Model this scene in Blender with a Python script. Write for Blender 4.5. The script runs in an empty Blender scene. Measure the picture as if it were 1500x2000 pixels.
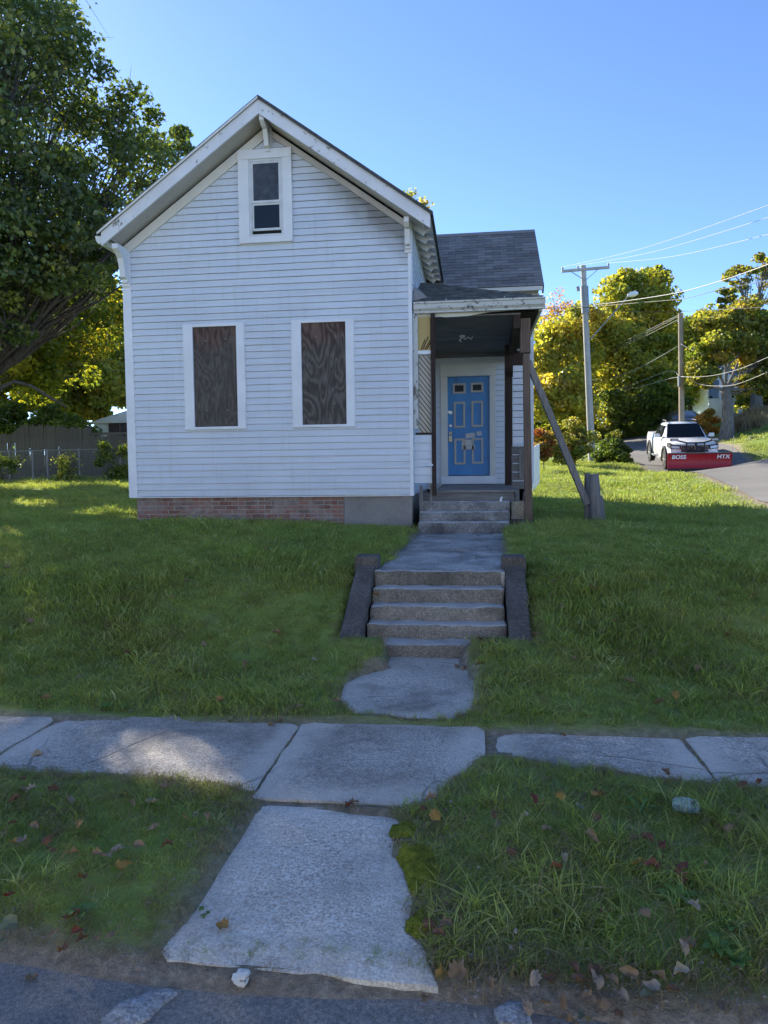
import bpy, bmesh, math, random
import numpy as np
from mathutils import Vector, Matrix, noise as mnoise
R = math.radians
random.seed(7)
rng = np.random.default_rng(7)
scene = bpy.context.scene
col = scene.collection

# ---------------------------------------------------------------- camera
FPX, CX, CY = 1400.0, 750.0, 1000.0          # focal length and centre in the units of a 1500 x 2000 frame
YAW, PITCH, ROLL = R(7.2), R(3.2), 0.012
EYE = np.array([0.0, 0.0, 1.65])
_f0 = np.array([-math.sin(YAW), math.cos(YAW), 0.0]); _r0 = np.array([math.cos(YAW), math.sin(YAW), 0.0]); _z = np.array([0, 0, 1.0])
FWD = _f0 * math.cos(PITCH) - _z * math.sin(PITCH); _u0 = _f0 * math.sin(PITCH) + _z * math.cos(PITCH)
RIGHT = _r0 * math.cos(ROLL) - _u0 * math.sin(ROLL); UP = _u0 * math.cos(ROLL) + _r0 * math.sin(ROLL)
cam_data = bpy.data.cameras.new('camera'); cam = bpy.data.objects.new('camera', cam_data); col.objects.link(cam)
m = Matrix.Identity(4)
for i in range(3):
    m[i][0] = RIGHT[i]; m[i][1] = UP[i]; m[i][2] = -FWD[i]; m[i][3] = EYE[i]
cam.matrix_world = m
cam_data.sensor_fit = 'VERTICAL'; cam_data.sensor_height = 36.0; cam_data.lens = 36.0 * FPX / 2000.0
cam_data.clip_start = 0.05; cam_data.clip_end = 2000
scene.camera = cam

# ---------------------------------------------------------------- world, sun, exposure
SUN_LEFT, SUN_EL = R(45), R(29)              # sun stands behind the house, to its left
world = bpy.data.worlds.new('World'); scene.world = world; world.use_nodes = True
wn = world.node_tree; bg = wn.nodes['Background']
sky = wn.nodes.new('ShaderNodeTexSky'); sky.sky_type = 'NISHITA'; sky.sun_disc = False
sky.sun_elevation = SUN_EL; sky.sun_rotation = -SUN_LEFT
sky.air_density = 0.40; sky.dust_density = 0.05; sky.ozone_density = 4.2; sky.altitude = 0
wn.links.new(sky.outputs[0], bg.inputs[0]); bg.inputs[1].default_value = 0.15
sd = bpy.data.lights.new('sun', 'SUN'); sd.energy = 4.4; sd.angle = R(0.53); sd.color = (1.0, 0.91, 0.76)
sun = bpy.data.objects.new('sun', sd); col.objects.link(sun)
sdir = Vector((-math.sin(SUN_LEFT) * math.cos(SUN_EL), math.cos(SUN_LEFT) * math.cos(SUN_EL), math.sin(SUN_EL)))
sun.rotation_euler = sdir.to_track_quat('Z', 'Y').to_euler(); sun.location = (-20, 30, 30)
vs = scene.view_settings
vs.view_transform = 'Standard'; vs.look = 'None'; vs.gamma = 1.0; vs.use_curve_mapping = False; vs.exposure = 1.65
scene.cycles.max_bounces = 6; scene.cycles.use_denoising = True; scene.cycles.denoising_input_passes = 'RGB_ALBEDO_NORMAL'; scene.cycles.denoising_prefilter = 'NONE'; scene.cycles.adaptive_threshold = 0.01; scene.cycles.sample_clamp_indirect = 4.0; scene.cycles.diffuse_bounces = 3; scene.cycles.glossy_bounces = 2; scene.cycles.transmission_bounces = 6; scene.cycles.transparent_max_bounces = 4

# ---------------------------------------------------------------- placing helpers
def ray(px, py):
    return FWD + RIGHT * ((px - CX) / FPX) + UP * ((CY - py) / FPX)
def W(px, py, Y):                            # point on the upright plane at depth Y
    d = ray(px, py); return EYE + d * (Y / d[1])
def Zp(px, py, z):                           # point on the level plane at height z
    d = ray(px, py); return EYE + d * ((z - EYE[2]) / d[2])
def T(px, py, t):                            # point at distance t along the view axis
    return EYE + ray(px, py) * t
def poly_px(pts, z):
    return np.array([Zp(a, b, z)[:2] for a, b in pts])
def inside(poly, x, y):
    x = np.asarray(x, float); y = np.asarray(y, float); r = np.zeros(x.shape, bool); n = len(poly)
    for i in range(n):
        x1, y1 = poly[i]; x2, y2 = poly[(i + 1) % n]
        c = ((y1 > y) != (y2 > y)) & (x < (x2 - x1) * (y - y1) / (y2 - y1 + 1e-12) + x1)
        r ^= c
    return r
def pdist(poly, x, y):                       # distance to the outline, negative inside
    x = np.asarray(x, float); y = np.asarray(y, float); d = np.full(x.shape, 1e9); n = len(poly)
    for i in range(n):
        ax, ay = poly[i]; bx, by = poly[(i + 1) % n]; vx, vy = bx - ax, by - ay
        t = np.clip(((x - ax) * vx + (y - ay) * vy) / (vx * vx + vy * vy + 1e-12), 0, 1)
        d = np.minimum(d, np.hypot(x - ax - t * vx, y - ay - t * vy))
    return np.where(inside(poly, x, y), -d, d)

# ---------------------------------------------------------------- object helpers
WORLD = {}
def link(o, parent=None):
    col.objects.link(o)
    if parent is not None:
        o.parent = parent; o.matrix_parent_inverse = WORLD[parent.name].inverted()
    return o
def props(o, label=None, cat=None, group=None, kind=None):
    if label: o['label'] = label
    if cat: o['category'] = cat
    if group: o['group'] = group
    if kind: o['kind'] = kind
    return o
def thing(name, label, cat, loc, rotz=0.0, group=None):
    o = bpy.data.objects.new(name, None); o.empty_display_size = 0.2
    o.location = loc; o.rotation_euler = (0, 0, rotz); col.objects.link(o)
    WORLD[o.name] = Matrix.Translation(Vector(loc)) @ Matrix.Rotation(rotz, 4, 'Z')
    return props(o, label, cat, group)
def mesh_obj(name, me, mat=None, parent=None, local=False, mtx=None):
    o = bpy.data.objects.new(name, me)
    if mat is not None and not me.materials: me.materials.append(mat)
    col.objects.link(o)
    if parent is not None:
        o.parent = parent
        if not local: o.matrix_parent_inverse = WORLD[parent.name].inverted()
    if mtx is not None: o.matrix_basis = mtx
    WORLD[o.name] = (WORLD[parent.name] if (parent is not None and local) else Matrix.Identity(4)) @ (mtx if mtx is not None else Matrix.Identity(4))
    return o

class MB:
    def __init__(s): s.v = []; s.f = []; s.sm = []
    def add(s, vs, fs, smooth=False):
        b = len(s.v); s.v += [tuple(map(float, v)) for v in vs]; s.f += [tuple(b + i for i in f) for f in fs]; s.sm += [smooth] * len(fs); return s
    def box(s, x0, x1, y0, y1, z0, z1):
        return s.add([(x0, y0, z0), (x1, y0, z0), (x1, y1, z0), (x0, y1, z0), (x0, y0, z1), (x1, y0, z1), (x1, y1, z1), (x0, y1, z1)],
                     [(0, 3, 2, 1), (4, 5, 6, 7), (0, 1, 5, 4), (1, 2, 6, 5), (2, 3, 7, 6), (3, 0, 4, 7)])
    def hexa(s, p): return s.add(p, [(0, 3, 2, 1), (4, 5, 6, 7), (0, 1, 5, 4), (1, 2, 6, 5), (2, 3, 7, 6), (3, 0, 4, 7)])
    def prism(s, pts, d):                     # closed outline (3-D points) swept along d
        n = len(pts); d = np.array(d, float); pts = [np.array(p, float) for p in pts]
        return s.add(pts + [p + d for p in pts], [tuple(range(n))[::-1], tuple(range(n, 2 * n))] + [(i, (i + 1) % n, n + (i + 1) % n, n + i) for i in range(n)])
    def beam(s, a, b, w, h, upv=(0, 0, 1)):   # square timber from a to b
        a = Vector(a); b = Vector(b); d = (b - a).normalized(); side = d.cross(Vector(upv)).normalized(); u = side.cross(d).normalized()
        p = []
        for c in (a, b):
            p += [c - side * w / 2 - u * h / 2, c + side * w / 2 - u * h / 2, c + side * w / 2 + u * h / 2, c - side * w / 2 + u * h / 2]
        return s.add(p, [(3, 2, 1, 0), (4, 5, 6, 7), (0, 1, 5, 4), (1, 2, 6, 5), (2, 3, 7, 6), (3, 0, 4, 7)])
    def tube(s, path, rad, n=8, cap=True):
        path = [Vector(p) for p in path]; k = len(path)
        if not hasattr(rad, '__len__'): rad = [rad] * k
        vs = []; fs = []; prev = None
        for i, p in enumerate(path):
            t = (path[min(i + 1, k - 1)] - path[max(i - 1, 0)]).normalized()
            a = prev if prev is not None else (Vector((1, 0, 0)) if abs(t.x) < 0.8 else Vector((0, 1, 0)))
            a = (a - t * a.dot(t)).normalized(); prev = a; b = t.cross(a)
            for j in range(n):
                q = 2 * math.pi * j / n; vs.append(p + (a * math.cos(q) + b * math.sin(q)) * rad[i])
        for i in range(k - 1):
            for j in range(n):
                fs.append((i * n + j, i * n + (j + 1) % n, (i + 1) * n + (j + 1) % n, (i + 1) * n + j))
        if cap: fs += [tuple(range(n))[::-1], tuple((k - 1) * n + j for j in range(n))]
        return s.add(vs, fs, True)
    def disc_cyl(s, c, ax, r, h, n=20):
        c = Vector(c); ax = Vector(ax).normalized(); return s.tube([c - ax * h / 2, c + ax * h / 2], r, n)
    def mesh(s, name='mesh'):
        me = bpy.data.meshes.new(name); me.from_pydata(s.v, [], s.f); me.polygons.foreach_set('use_smooth', s.sm); me.update(); return me
    def build(s, name, mat=None, parent=None, local=False, mtx=None, bevel=0.0, sharp=True):
        me = s.mesh(name)
        if bevel > 0:
            bm = bmesh.new(); bm.from_mesh(me); bmesh.ops.bevel(bm, geom=bm.edges[:], offset=bevel, segments=2, affect='EDGES', profile=0.6); bm.to_mesh(me); bm.free()
        if any(s.sm) and sharp:
            try: me.set_sharp_from_angle(angle=R(40))
            except Exception: pass
        return mesh_obj(name, me, mat, parent, local, mtx)

def rough_box(name, x0, x1, y0, y1, z0, z1, mat, parent=None, step=0.07, amp=0.008, bevel=0.015, seed=0, shape=None):
    """a worn block: bevelled, cut into small faces and pushed about by noise"""
    bm = bmesh.new(); bmesh.ops.create_cube(bm, size=1.0)
    for v in bm.verts: v.co = Vector((x0 + (v.co.x + .5) * (x1 - x0), y0 + (v.co.y + .5) * (y1 - y0), z0 + (v.co.z + .5) * (z1 - z0)))
    if bevel: bmesh.ops.bevel(bm, geom=bm.edges[:], offset=bevel, segments=2, affect='EDGES', profile=0.5)
    for _ in range(7):
        long = [e for e in bm.edges if e.calc_length() > step * 1.5]
        if not long: break
        bmesh.ops.subdivide_edges(bm, edges=long, cuts=1, use_grid_fill=True)
    for v in bm.verts:
        p = v.co * 7 + Vector((seed * 3.1, seed, 0)); q = v.co * 24 + Vector((seed, 0, seed))
        v.co += Vector(mnoise.noise_vector(p)) * amp + Vector(mnoise.noise_vector(q)) * amp * 0.4
        if shape: v.co = Vector(shape(v.co))
    bmesh.ops.triangulate(bm, faces=[f for f in bm.faces if len(f.verts) > 4])
    me = bpy.data.meshes.new(name); bm.to_mesh(me); bm.free()
    return mesh_obj(name, me, mat, parent)

def np_mesh(name, verts, faces_tri=None, faces_quad=None, smooth=False):
    me = bpy.data.meshes.new(name); verts = np.asarray(verts, np.float32)
    me.vertices.add(len(verts)); me.vertices.foreach_set('co', verts.ravel())
    fs = faces_tri if faces_tri is not None else faces_quad; k = fs.shape[1]
    me.loops.add(fs.size); me.loops.foreach_set('vertex_index', fs.astype(np.int32).ravel())
    me.polygons.add(len(fs)); me.polygons.foreach_set('loop_start', (np.arange(len(fs)) * k).astype(np.int32))
    if smooth: me.polygons.foreach_set('use_smooth', np.ones(len(fs), bool))
    me.update(); me.validate(); return me

# ---------------------------------------------------------------- materials
class N:
    """small node-graph writer"""
    def __init__(s, name):
        s.m = bpy.data.materials.new(name); s.m.use_nodes = True; s.t = s.m.node_tree; s.n = s.t.nodes; s.l = s.t.links
        s.b = s.n['Principled BSDF']; s.out = s.n['Material Output']; s.co = s.n.new('ShaderNodeTexCoord').outputs['Object']
    def val(s, sock, v):
        if hasattr(v, 'is_linked') or isinstance(v, bpy.types.NodeSocket): s.l.new(v, sock)
        elif isinstance(v, (tuple, list)): sock.default_value = tuple(v) + ((1.0,) if len(v) == 3 and len(sock.default_value) == 4 else ())
        else: sock.default_value = v
    def mapping(s, scale=(1, 1, 1), loc=(0, 0, 0), rot=(0, 0, 0), src=None):
        n = s.n.new('ShaderNodeMapping'); n.inputs['Scale'].default_value = scale; n.inputs['Location'].default_value = loc; n.inputs['Rotation'].default_value = rot
        s.l.new(src or s.co, n.inputs[0]); return n.outputs[0]
    def noise(s, scale, detail=4, rough=0.55, src=None, dist=0.0):
        n = s.n.new('ShaderNodeTexNoise'); n.inputs['Scale'].default_value = scale; n.inputs['Detail'].default_value = detail
        n.inputs['Roughness'].default_value = rough; n.inputs['Distortion'].default_value = dist; s.l.new(src or s.co, n.inputs['Vector']); return n.outputs['Fac']
    def voro(s, scale, feat='F1', src=None):
        n = s.n.new('ShaderNodeTexVoronoi'); n.feature = feat; n.inputs['Scale'].default_value = scale; s.l.new(src or s.co, n.inputs['Vector']); return n.outputs['Distance']
    def ramp(s, fac, stops):
        n = s.n.new('ShaderNodeValToRGB'); e = n.color_ramp.elements
        while len(e) < len(stops): e.new(0.5)
        for i, (p, c) in enumerate(stops):
            e[i].position = p; e[i].color = (c, c, c, 1) if not isinstance(c, (tuple, list)) else tuple(c) + (1,)
        s.val(n.inputs[0], fac); return n.outputs[0]
    def mix(s, fac, a, b, mode='MIX'):
        n = s.n.new('ShaderNodeMix'); n.data_type = 'RGBA'; n.blend_type = mode
        s.val(n.inputs['Factor'], fac); s.val(n.inputs['A'] if False else n.inputs[6], a); s.val(n.inputs[7], b); return n.outputs[2]
    def math(s, op, a, b=0.0, clamp=False):
        n = s.n.new('ShaderNodeMath'); n.operation = op; n.use_clamp = clamp; s.val(n.inputs[0], a); s.val(n.inputs[1], b); return n.outputs[0]
    def xyz(s, src=None):
        n = s.n.new('ShaderNodeSeparateXYZ'); s.l.new(src or s.co, n.inputs[0]); return n.outputs
    def random(s): return s.n.new('ShaderNodeObjectInfo').outputs['Random']
    def attr(s, name):
        n = s.n.new('ShaderNodeAttribute'); n.attribute_name = name; return n.outputs['Color']
    def bump(s, h, strength=0.3, dist=0.01):
        n = s.n.new('ShaderNodeBump'); n.inputs['Strength'].default_value = strength; n.inputs['Distance'].default_value = dist
        s.val(n.inputs['Height'], h); s.l.new(n.outputs[0], s.b.inputs['Normal']); return s
    def done(s, color, rough=0.7, spec=0.4, metal=0.0):
        s.val(s.b.inputs['Base Color'], color); s.val(s.b.inputs['Roughness'], rough); s.val(s.b.inputs['Specular IOR Level'], spec); s.val(s.b.inputs['Metallic'], metal); return s.m

M = {}
def plain(key, c, rough=0.6, var=0.15, scale=8.0, spec=0.4, metal=0.0, bump=0.0):
    g = N(key); f = g.noise(scale, 5); d = tuple(x * (1 - var) for x in c); e = tuple(min(1, x * (1 + var)) for x in c)
    r = g.ramp(f, [(0.3, d), (0.7, e)])
    if bump: g.bump(g.noise(scale * 8, 3), bump, 0.004)
    M[key] = g.done(r, rough, spec, metal); return M[key]

# vinyl siding, grimy near the right-hand rake
ZSPL = 1.45
g = N('siding'); x, y, z = g.xyz()
f = g.noise(1.2, 5); f2 = g.noise(1.0, 4, src=g.mapping((0.8, 1, 14)))
c = g.ramp(f, [(0.3, (0.55, 0.60, 0.675)), (0.7, (0.63, 0.68, 0.74))])
c = g.mix(g.math('MULTIPLY', g.ramp(f2, [(0.45, 0.0), (0.75, 1.0)]), 0.38), c, (0.44, 0.45, 0.41))
streak = g.noise(3.0, 4, src=g.mapping((5, 1, 0.5))); c = g.mix(g.math('MULTIPLY', g.ramp(streak, [(0.52, 0.0), (0.72, 1.0)]), 0.22), c, (0.40, 0.41, 0.38))
low = g.math('MULTIPLY', g.ramp(g.math('ADD', g.math('MULTIPLY', g.math('SUBTRACT', z, ZSPL), -1.1), g.math('MULTIPLY', g.noise(4, 5, 0.7), 0.9)), [(0.35, 0.0), (0.85, 1.0)]), 0.35); c = g.mix(low, c, (0.36, 0.36, 0.31))      # splashed dirt along the foot
# soot band lying along the right rake: distance below the rake line
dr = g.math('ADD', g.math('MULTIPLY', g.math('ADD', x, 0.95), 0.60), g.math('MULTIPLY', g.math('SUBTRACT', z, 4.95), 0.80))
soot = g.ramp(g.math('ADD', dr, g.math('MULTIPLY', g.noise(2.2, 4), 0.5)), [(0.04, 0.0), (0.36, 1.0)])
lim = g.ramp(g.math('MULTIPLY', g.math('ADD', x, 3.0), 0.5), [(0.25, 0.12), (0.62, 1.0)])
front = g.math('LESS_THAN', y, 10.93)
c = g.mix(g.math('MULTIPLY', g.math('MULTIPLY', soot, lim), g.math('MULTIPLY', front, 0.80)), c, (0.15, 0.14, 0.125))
c = g.mix(g.math('MULTIPLY', g.random(), 0.20), c, (0.70, 0.72, 0.74))
g.bump(g.noise(30, 2, src=g.mapping((0.6, 1, 6))), 0.12, 0.003)
M['siding'] = g.done(c, 0.5, 0.35)
# old painted trim
def painted(key, c, wood, amount=0.55, scale=7.0, stretch=(1, 1, 1), rough=0.65):
    g = N(key); a = g.noise(scale, 6, 0.7, src=g.mapping(stretch)); b = g.noise(1.3, 3)
    mask = g.ramp(g.math('ADD', g.math('MULTIPLY', a, 0.75), g.math('MULTIPLY', b, 0.25)), [(amount, 0.0), (amount + 0.045, 1.0)])
    base = g.ramp(g.noise(2.5, 5), [(0.3, tuple(q * 0.86 for q in c)), (0.7, c)])
    wd = g.ramp(g.noise(20, 4, src=g.mapping(stretch)), [(0.3, tuple(q * 0.6 for q in wood)), (0.7, tuple(q * 1.3 for q in wood))])
    g.bump(g.math('SUBTRACT', 1.0, mask), 0.4, 0.003)
    M[key] = g.done(g.mix(mask, base, wd), rough, 0.3); return M[key]
painted('white_trim', (0.76, 0.77, 0.78), (0.30, 0.28, 0.25), 0.67)
painted('clean_trim', (0.78, 0.80, 0.83), (0.4, 0.4, 0.4), 0.80, rough=0.45)
painted('peeling_trim', (0.72, 0.72, 0.73), (0.26, 0.24, 0.22), 0.585, 9.0, (1, 1, 1))
painted('cream_trim', (0.70, 0.68, 0.62), (0.30, 0.26, 0.20), 0.66)
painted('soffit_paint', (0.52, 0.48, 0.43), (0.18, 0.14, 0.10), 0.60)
painted('old_white', (0.60, 0.60, 0.57), (0.16, 0.13, 0.10), 0.535, 14.0, (1, 1, 0.4))
painted('lattice_paint', (0.50, 0.46, 0.39), (0.25, 0.20, 0.15), 0.63)
painted('yellow_board', (0.52, 0.40, 0.16), (0.20, 0.15, 0.09), 0.60, 9, (1, 1, 0.5))
def wood(key, dark, light, axis, rough=0.85, scale=5.0):
    g = N(key); st = [12.0, 12.0, 12.0]; st[axis] = 0.7; mp = g.mapping(tuple(st))
    f = g.noise(scale * 0.5, 6, 0.65, src=mp); f2 = g.noise(1.1, 4); c = g.ramp(f, [(0.28, dark), (0.72, light)])
    c = g.mix(g.math('MULTIPLY', g.ramp(f2, [(0.4, 0.0), (0.7, 1.0)]), 0.45), c, tuple(q * 0.55 for q in dark))
    c = g.mix(g.math('MULTIPLY', g.random(), 0.22), c, light); g.bump(f, 0.5, 0.006)
    M[key] = g.done(c, rough, 0.25); return M[key]
wood('grey_wood', (0.11, 0.105, 0.10), (0.30, 0.285, 0.27), 2)
wood('grey_wood_x', (0.10, 0.098, 0.097), (0.27, 0.265, 0.26), 0)
wood('deck_wood', (0.12, 0.118, 0.115), (0.30, 0.295, 0.29), 0)
wood('brown_post', (0.075, 0.052, 0.040), (0.20, 0.145, 0.11), 2)
wood('dark_post', (0.022, 0.016, 0.014), (0.07, 0.045, 0.036), 2)
wood('ceiling_wood', (0.09, 0.086, 0.083), (0.25, 0.24, 0.23), 0)
wood('fence_wood', (0.06, 0.053, 0.045), (0.21, 0.185, 0.155), 2)
wood('pole_wood', (0.26, 0.245, 0.225), (0.46, 0.44, 0.41), 2)
wood('pole_wood_brown', (0.22, 0.17, 0.12), (0.42, 0.34, 0.25), 2)
# weathered plywood: contour lines of a stretched field make the grain
def plywood(key, off, amp):
    g = N(key); x, y, z = g.xyz(); mp = g.mapping((2.6, 1, 0.75), (off, 0, off * 0.7)); fld = g.noise(1.5, 2.0, 0.45, src=mp, dist=0.35)
    fine = g.noise(16, 4, src=g.mapping((9, 1, 0.8)))
    k1 = g.voro(1.25, src=g.mapping((2.4, 0.0, 1.0), (off * 2.3, 0, off)))
    ring = g.math('SINE', g.math('MULTIPLY', g.math('ADD', fld, g.math('MULTIPLY', g.ramp(k1, [(0.0, 1.0), (0.35, 0.0)]), 0.28)), 62.0))
    c = g.ramp(g.math('ADD', g.math('MULTIPLY', ring, amp), g.math('ADD', g.math('MULTIPLY', fine, 0.70), 0.15)), [(0.2, (0.032, 0.027, 0.024)), (0.5, (0.088, 0.076, 0.066)), (0.85, (0.20, 0.175, 0.155))])
    knot = g.ramp(k1, [(0.035, 1.0), (0.085, 0.0)]); c = g.mix(g.math('MULTIPLY', knot, 0.8), c, (0.17, 0.075, 0.03))
    red = g.ramp(g.math('ADD', g.math('MULTIPLY', g.math('SUBTRACT', z, 3.35), 1.6), g.math('MULTIPLY', g.math('SUBTRACT', g.noise(3, 4), 0.5), 1.2)), [(0.25, 0.0), (0.75, 1.0)])
    c = g.mix(g.math('MULTIPLY', red, 0.42), c, g.mix(g.math('ADD', g.math('MULTIPLY', ring, 0.5), 0.5), (0.055, 0.016, 0.012), (0.17, 0.075, 0.05)))
    g.bump(ring, 0.15, 0.003); M[key] = g.done(c, 0.8, 0.25)
plywood('plywood_a', 1.7, 0.07); plywood('plywood_b', 5.3, 0.13)
# brick with a per-brick colour, old limewash and grime
g = N('brick'); rnd = g.random()
c = g.ramp(rnd, [(0.0, (0.17, 0.075, 0.055)), (0.3, (0.27, 0.105, 0.075)), (0.55, (0.30, 0.15, 0.11)), (0.75, (0.23, 0.14, 0.115)), (1.0, (0.16, 0.115, 0.10))])
f = g.noise(4.0, 6, 0.65, src=g.n.new('ShaderNodeNewGeometry').outputs['Position']); c = g.mix(g.ramp(f, [(0.42, 0.05), (0.64, 0.85)]), c, (0.33, 0.29, 0.26))
c = g.mix(g.ramp(g.noise(45, 3), [(0.45, 0.0), (0.75, 0.6)]), c, (0.12, 0.07, 0.055)); g.bump(g.noise(60, 4), 0.5, 0.004); M['brick'] = g.done(c, 0.9, 0.2)
plain('mortar', (0.33, 0.31, 0.285), 0.95, 0.25, 14, 0.15, bump=0.4)
def concrete(key, dark, light, stain=0.4, stain_c=(0.05, 0.05, 0.045), spk=1.0, scale=1.6, crack=0.0, edge=0.0, tread=None):
    g = N(key); a = g.noise(scale, 6, 0.62); b = g.noise(95, 3, 0.6); v = g.voro(80)
    c = g.ramp(a, [(0.28, dark), (0.72, light)]); c = g.mix(0.75 * spk, c, g.ramp(b, [(0.34, 0.22), (0.5, 0.5), (0.66, 0.80)]), 'OVERLAY'); c = g.mix(0.5 * spk, c, g.ramp(g.noise(34, 4, 0.7), [(0.36, 0.3), (0.5, 0.5), (0.66, 0.72)]), 'OVERLAY')
    c = g.mix(g.math('MULTIPLY', g.ramp(v, [(0.10, 1.0), (0.24, 0.0)]), 0.45 * spk), c, tuple(min(1, q * 1.6) for q in light))
    s = g.ramp(g.noise(1.5, 8, 0.72, dist=0.5), [(0.46, 0.0), (0.64, 1.0)]); c = g.mix(g.math('MULTIPLY', s, stain), c, stain_c)
    h = g.math('ADD', g.math('MULTIPLY', b, 0.6), g.noise(28, 4))
    if edge:
        w = g.math('ADD', g.attr('rim'), g.math('MULTIPLY', g.math('SUBTRACT', g.noise(6, 5, 0.65), 0.5), 0.9)); c = g.mix(g.math('MULTIPLY', g.ramp(w, [(0.15, 1.0), (0.6, 0.0)]), edge), c, tuple(min(1, q * 1.25) for q in light))
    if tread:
        nz = g.xyz(g.n.new('ShaderNodeNewGeometry').outputs['Normal'])[2]; w = g.math('MULTIPLY', g.ramp(nz, [(0.55, 0.0), (0.9, 1.0)]), g.ramp(g.noise(5, 6, 0.7), [(0.3, 0.45), (0.6, 1.0)])); c = g.mix(w, c, tread)  # upward faces paler: sky light on the treads put into the colour
    if crack:
        e = g.voro(1.3, 'DISTANCE_TO_EDGE', src=g.mix(0.06, g.co, g.n.new('ShaderNodeTexNoise').outputs['Color'])); k = g.math('MULTIPLY', g.ramp(e, [(0.004, 1.0), (0.010, 0.0)]), g.ramp(g.noise(1.1, 3), [(0.48, 0.0), (0.56, 1.0)])); c = g.mix(g.math('MULTIPLY', k, crack), c, (0.03, 0.03, 0.025)); h = g.math('SUBTRACT', h, g.math('MULTIPLY', k, 1.5))
    g.bump(h, 0.8, 0.010); M[key] = g.done(c, 0.9, 0.2); return M[key]
concrete('sidewalk', (0.30, 0.275, 0.24), (0.52, 0.475, 0.415), 0.65, (0.15, 0.138, 0.12), 1.0, 1.3, 0.35, 0.55)
concrete('apron', (0.46, 0.42, 0.365), (0.62, 0.57, 0.50), 0.55, (0.26, 0.237, 0.205), 1.0, 1.2, 0.0, 0.3)
concrete('walkway', (0.25, 0.235, 0.215), (0.54, 0.51, 0.47), 0.75, (0.085, 0.083, 0.08), scale=2.6, crack=0.8)
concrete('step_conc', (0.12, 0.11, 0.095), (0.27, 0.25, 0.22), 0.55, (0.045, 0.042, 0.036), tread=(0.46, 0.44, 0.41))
concrete('cheek', (0.065, 0.058, 0.052), (0.165, 0.15, 0.135), 0.4, (0.03, 0.028, 0.026))
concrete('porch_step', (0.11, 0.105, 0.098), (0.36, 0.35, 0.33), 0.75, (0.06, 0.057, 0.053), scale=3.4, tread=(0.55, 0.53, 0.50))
concrete('parge', (0.25, 0.235, 0.22), (0.33, 0.315, 0.295), 0.30, (0.15, 0.14, 0.13), 0.4, 1.2)
concrete('block', (0.30, 0.265, 0.20), (0.42, 0.375, 0.29), 0.35, (0.12, 0.10, 0.07))
concrete('kerb', (0.22, 0.22, 0.22), (0.46, 0.46, 0.45), 0.7, (0.12, 0.115, 0.11), scale=14)
# asphalt
g = N('asphalt'); a = g.noise(0.9, 6, 0.6); b = g.voro(170); c = g.ramp(a, [(0.3, (0.14, 0.14, 0.14)), (0.7, (0.22, 0.217, 0.21))])
c = g.mix(g.ramp(b, [(0.1, 0.5), (0.3, 0.0)]), c, (0.20, 0.20, 0.20)); c = g.mix(g.ramp(g.noise(3, 8, 0.75), [(0.42, 0.0), (0.62, 0.8)]), c, (0.27, 0.245, 0.215)); c = g.mix(0.6, c, g.ramp(g.noise(70, 4, 0.7), [(0.34, 0.2), (0.5, 0.5), (0.66, 0.8)]), 'OVERLAY')
g.bump(g.math('ADD', b, g.noise(30, 4)), 0.6, 0.006); M['asphalt'] = g.done(c, 0.9, 0.25)
g = N('road'); a = g.noise(0.35, 6, 0.6); c = g.ramp(a, [(0.3, (0.13, 0.125, 0.12)), (0.7, (0.19, 0.183, 0.172))]); c = g.mix(0.5, c, g.ramp(g.noise(40, 3), [(0.3, 0.3), (0.7, 0.7)]), 'OVERLAY')
M['road'] = g.done(c, 0.9, 0.2)
# ground under the grass: soil, dry thatch, green
g = N('ground'); a = g.noise(1.1, 6, 0.6); b = g.noise(22, 5, 0.7); c = g.ramp(b, [(0.3, (0.14, 0.115, 0.09)), (0.55, (0.26, 0.22, 0.17)), (0.75, (0.42, 0.36, 0.28))])
gm = g.attr('green'); c = g.mix(g.math('MULTIPLY', gm, g.ramp(b, [(0.2, 0.95), (0.8, 0.7)])), c, g.ramp(a, [(0.3, (0.14, 0.22, 0.035)), (0.7, (0.23, 0.32, 0.06))]))
g.bump(b, 0.9, 0.03); M['ground'] = g.done(c, 0.95, 0.1)
# shingles
g = N('shingle'); rnd = g.random(); c = g.ramp(rnd, [(0.0, (0.17, 0.155, 0.143)), (0.5, (0.22, 0.203, 0.187)), (1.0, (0.28, 0.26, 0.24))])
c = g.mix(0.5, c, g.ramp(g.noise(140, 3), [(0.3, 0.25), (0.7, 0.75)]), 'OVERLAY'); g.bump(g.noise(120, 3), 0.5, 0.004); M['shingle'] = g.done(c, 0.9, 0.25)
g = N('old_shingle'); c = g.ramp(g.noise(7, 6, 0.7), [(0.35, (0.05, 0.053, 0.05)), (0.55, (0.12, 0.125, 0.115)), (0.7, (0.20, 0.215, 0.18))]); g.bump(g.noise(40, 4), 0.6, 0.01); M['old_shingle'] = g.done(c, 0.95, 0.15)
plain('roof_edge', (0.06, 0.058, 0.055), 0.9, 0.3, 30)
plain('gutter', (0.62, 0.62, 0.585), 0.5, 0.18, 6); painted('dirty_gutter', (0.58, 0.58, 0.55), (0.10, 0.11, 0.10), 0.57, 16, (1, 1, 1), 0.5)
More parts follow.
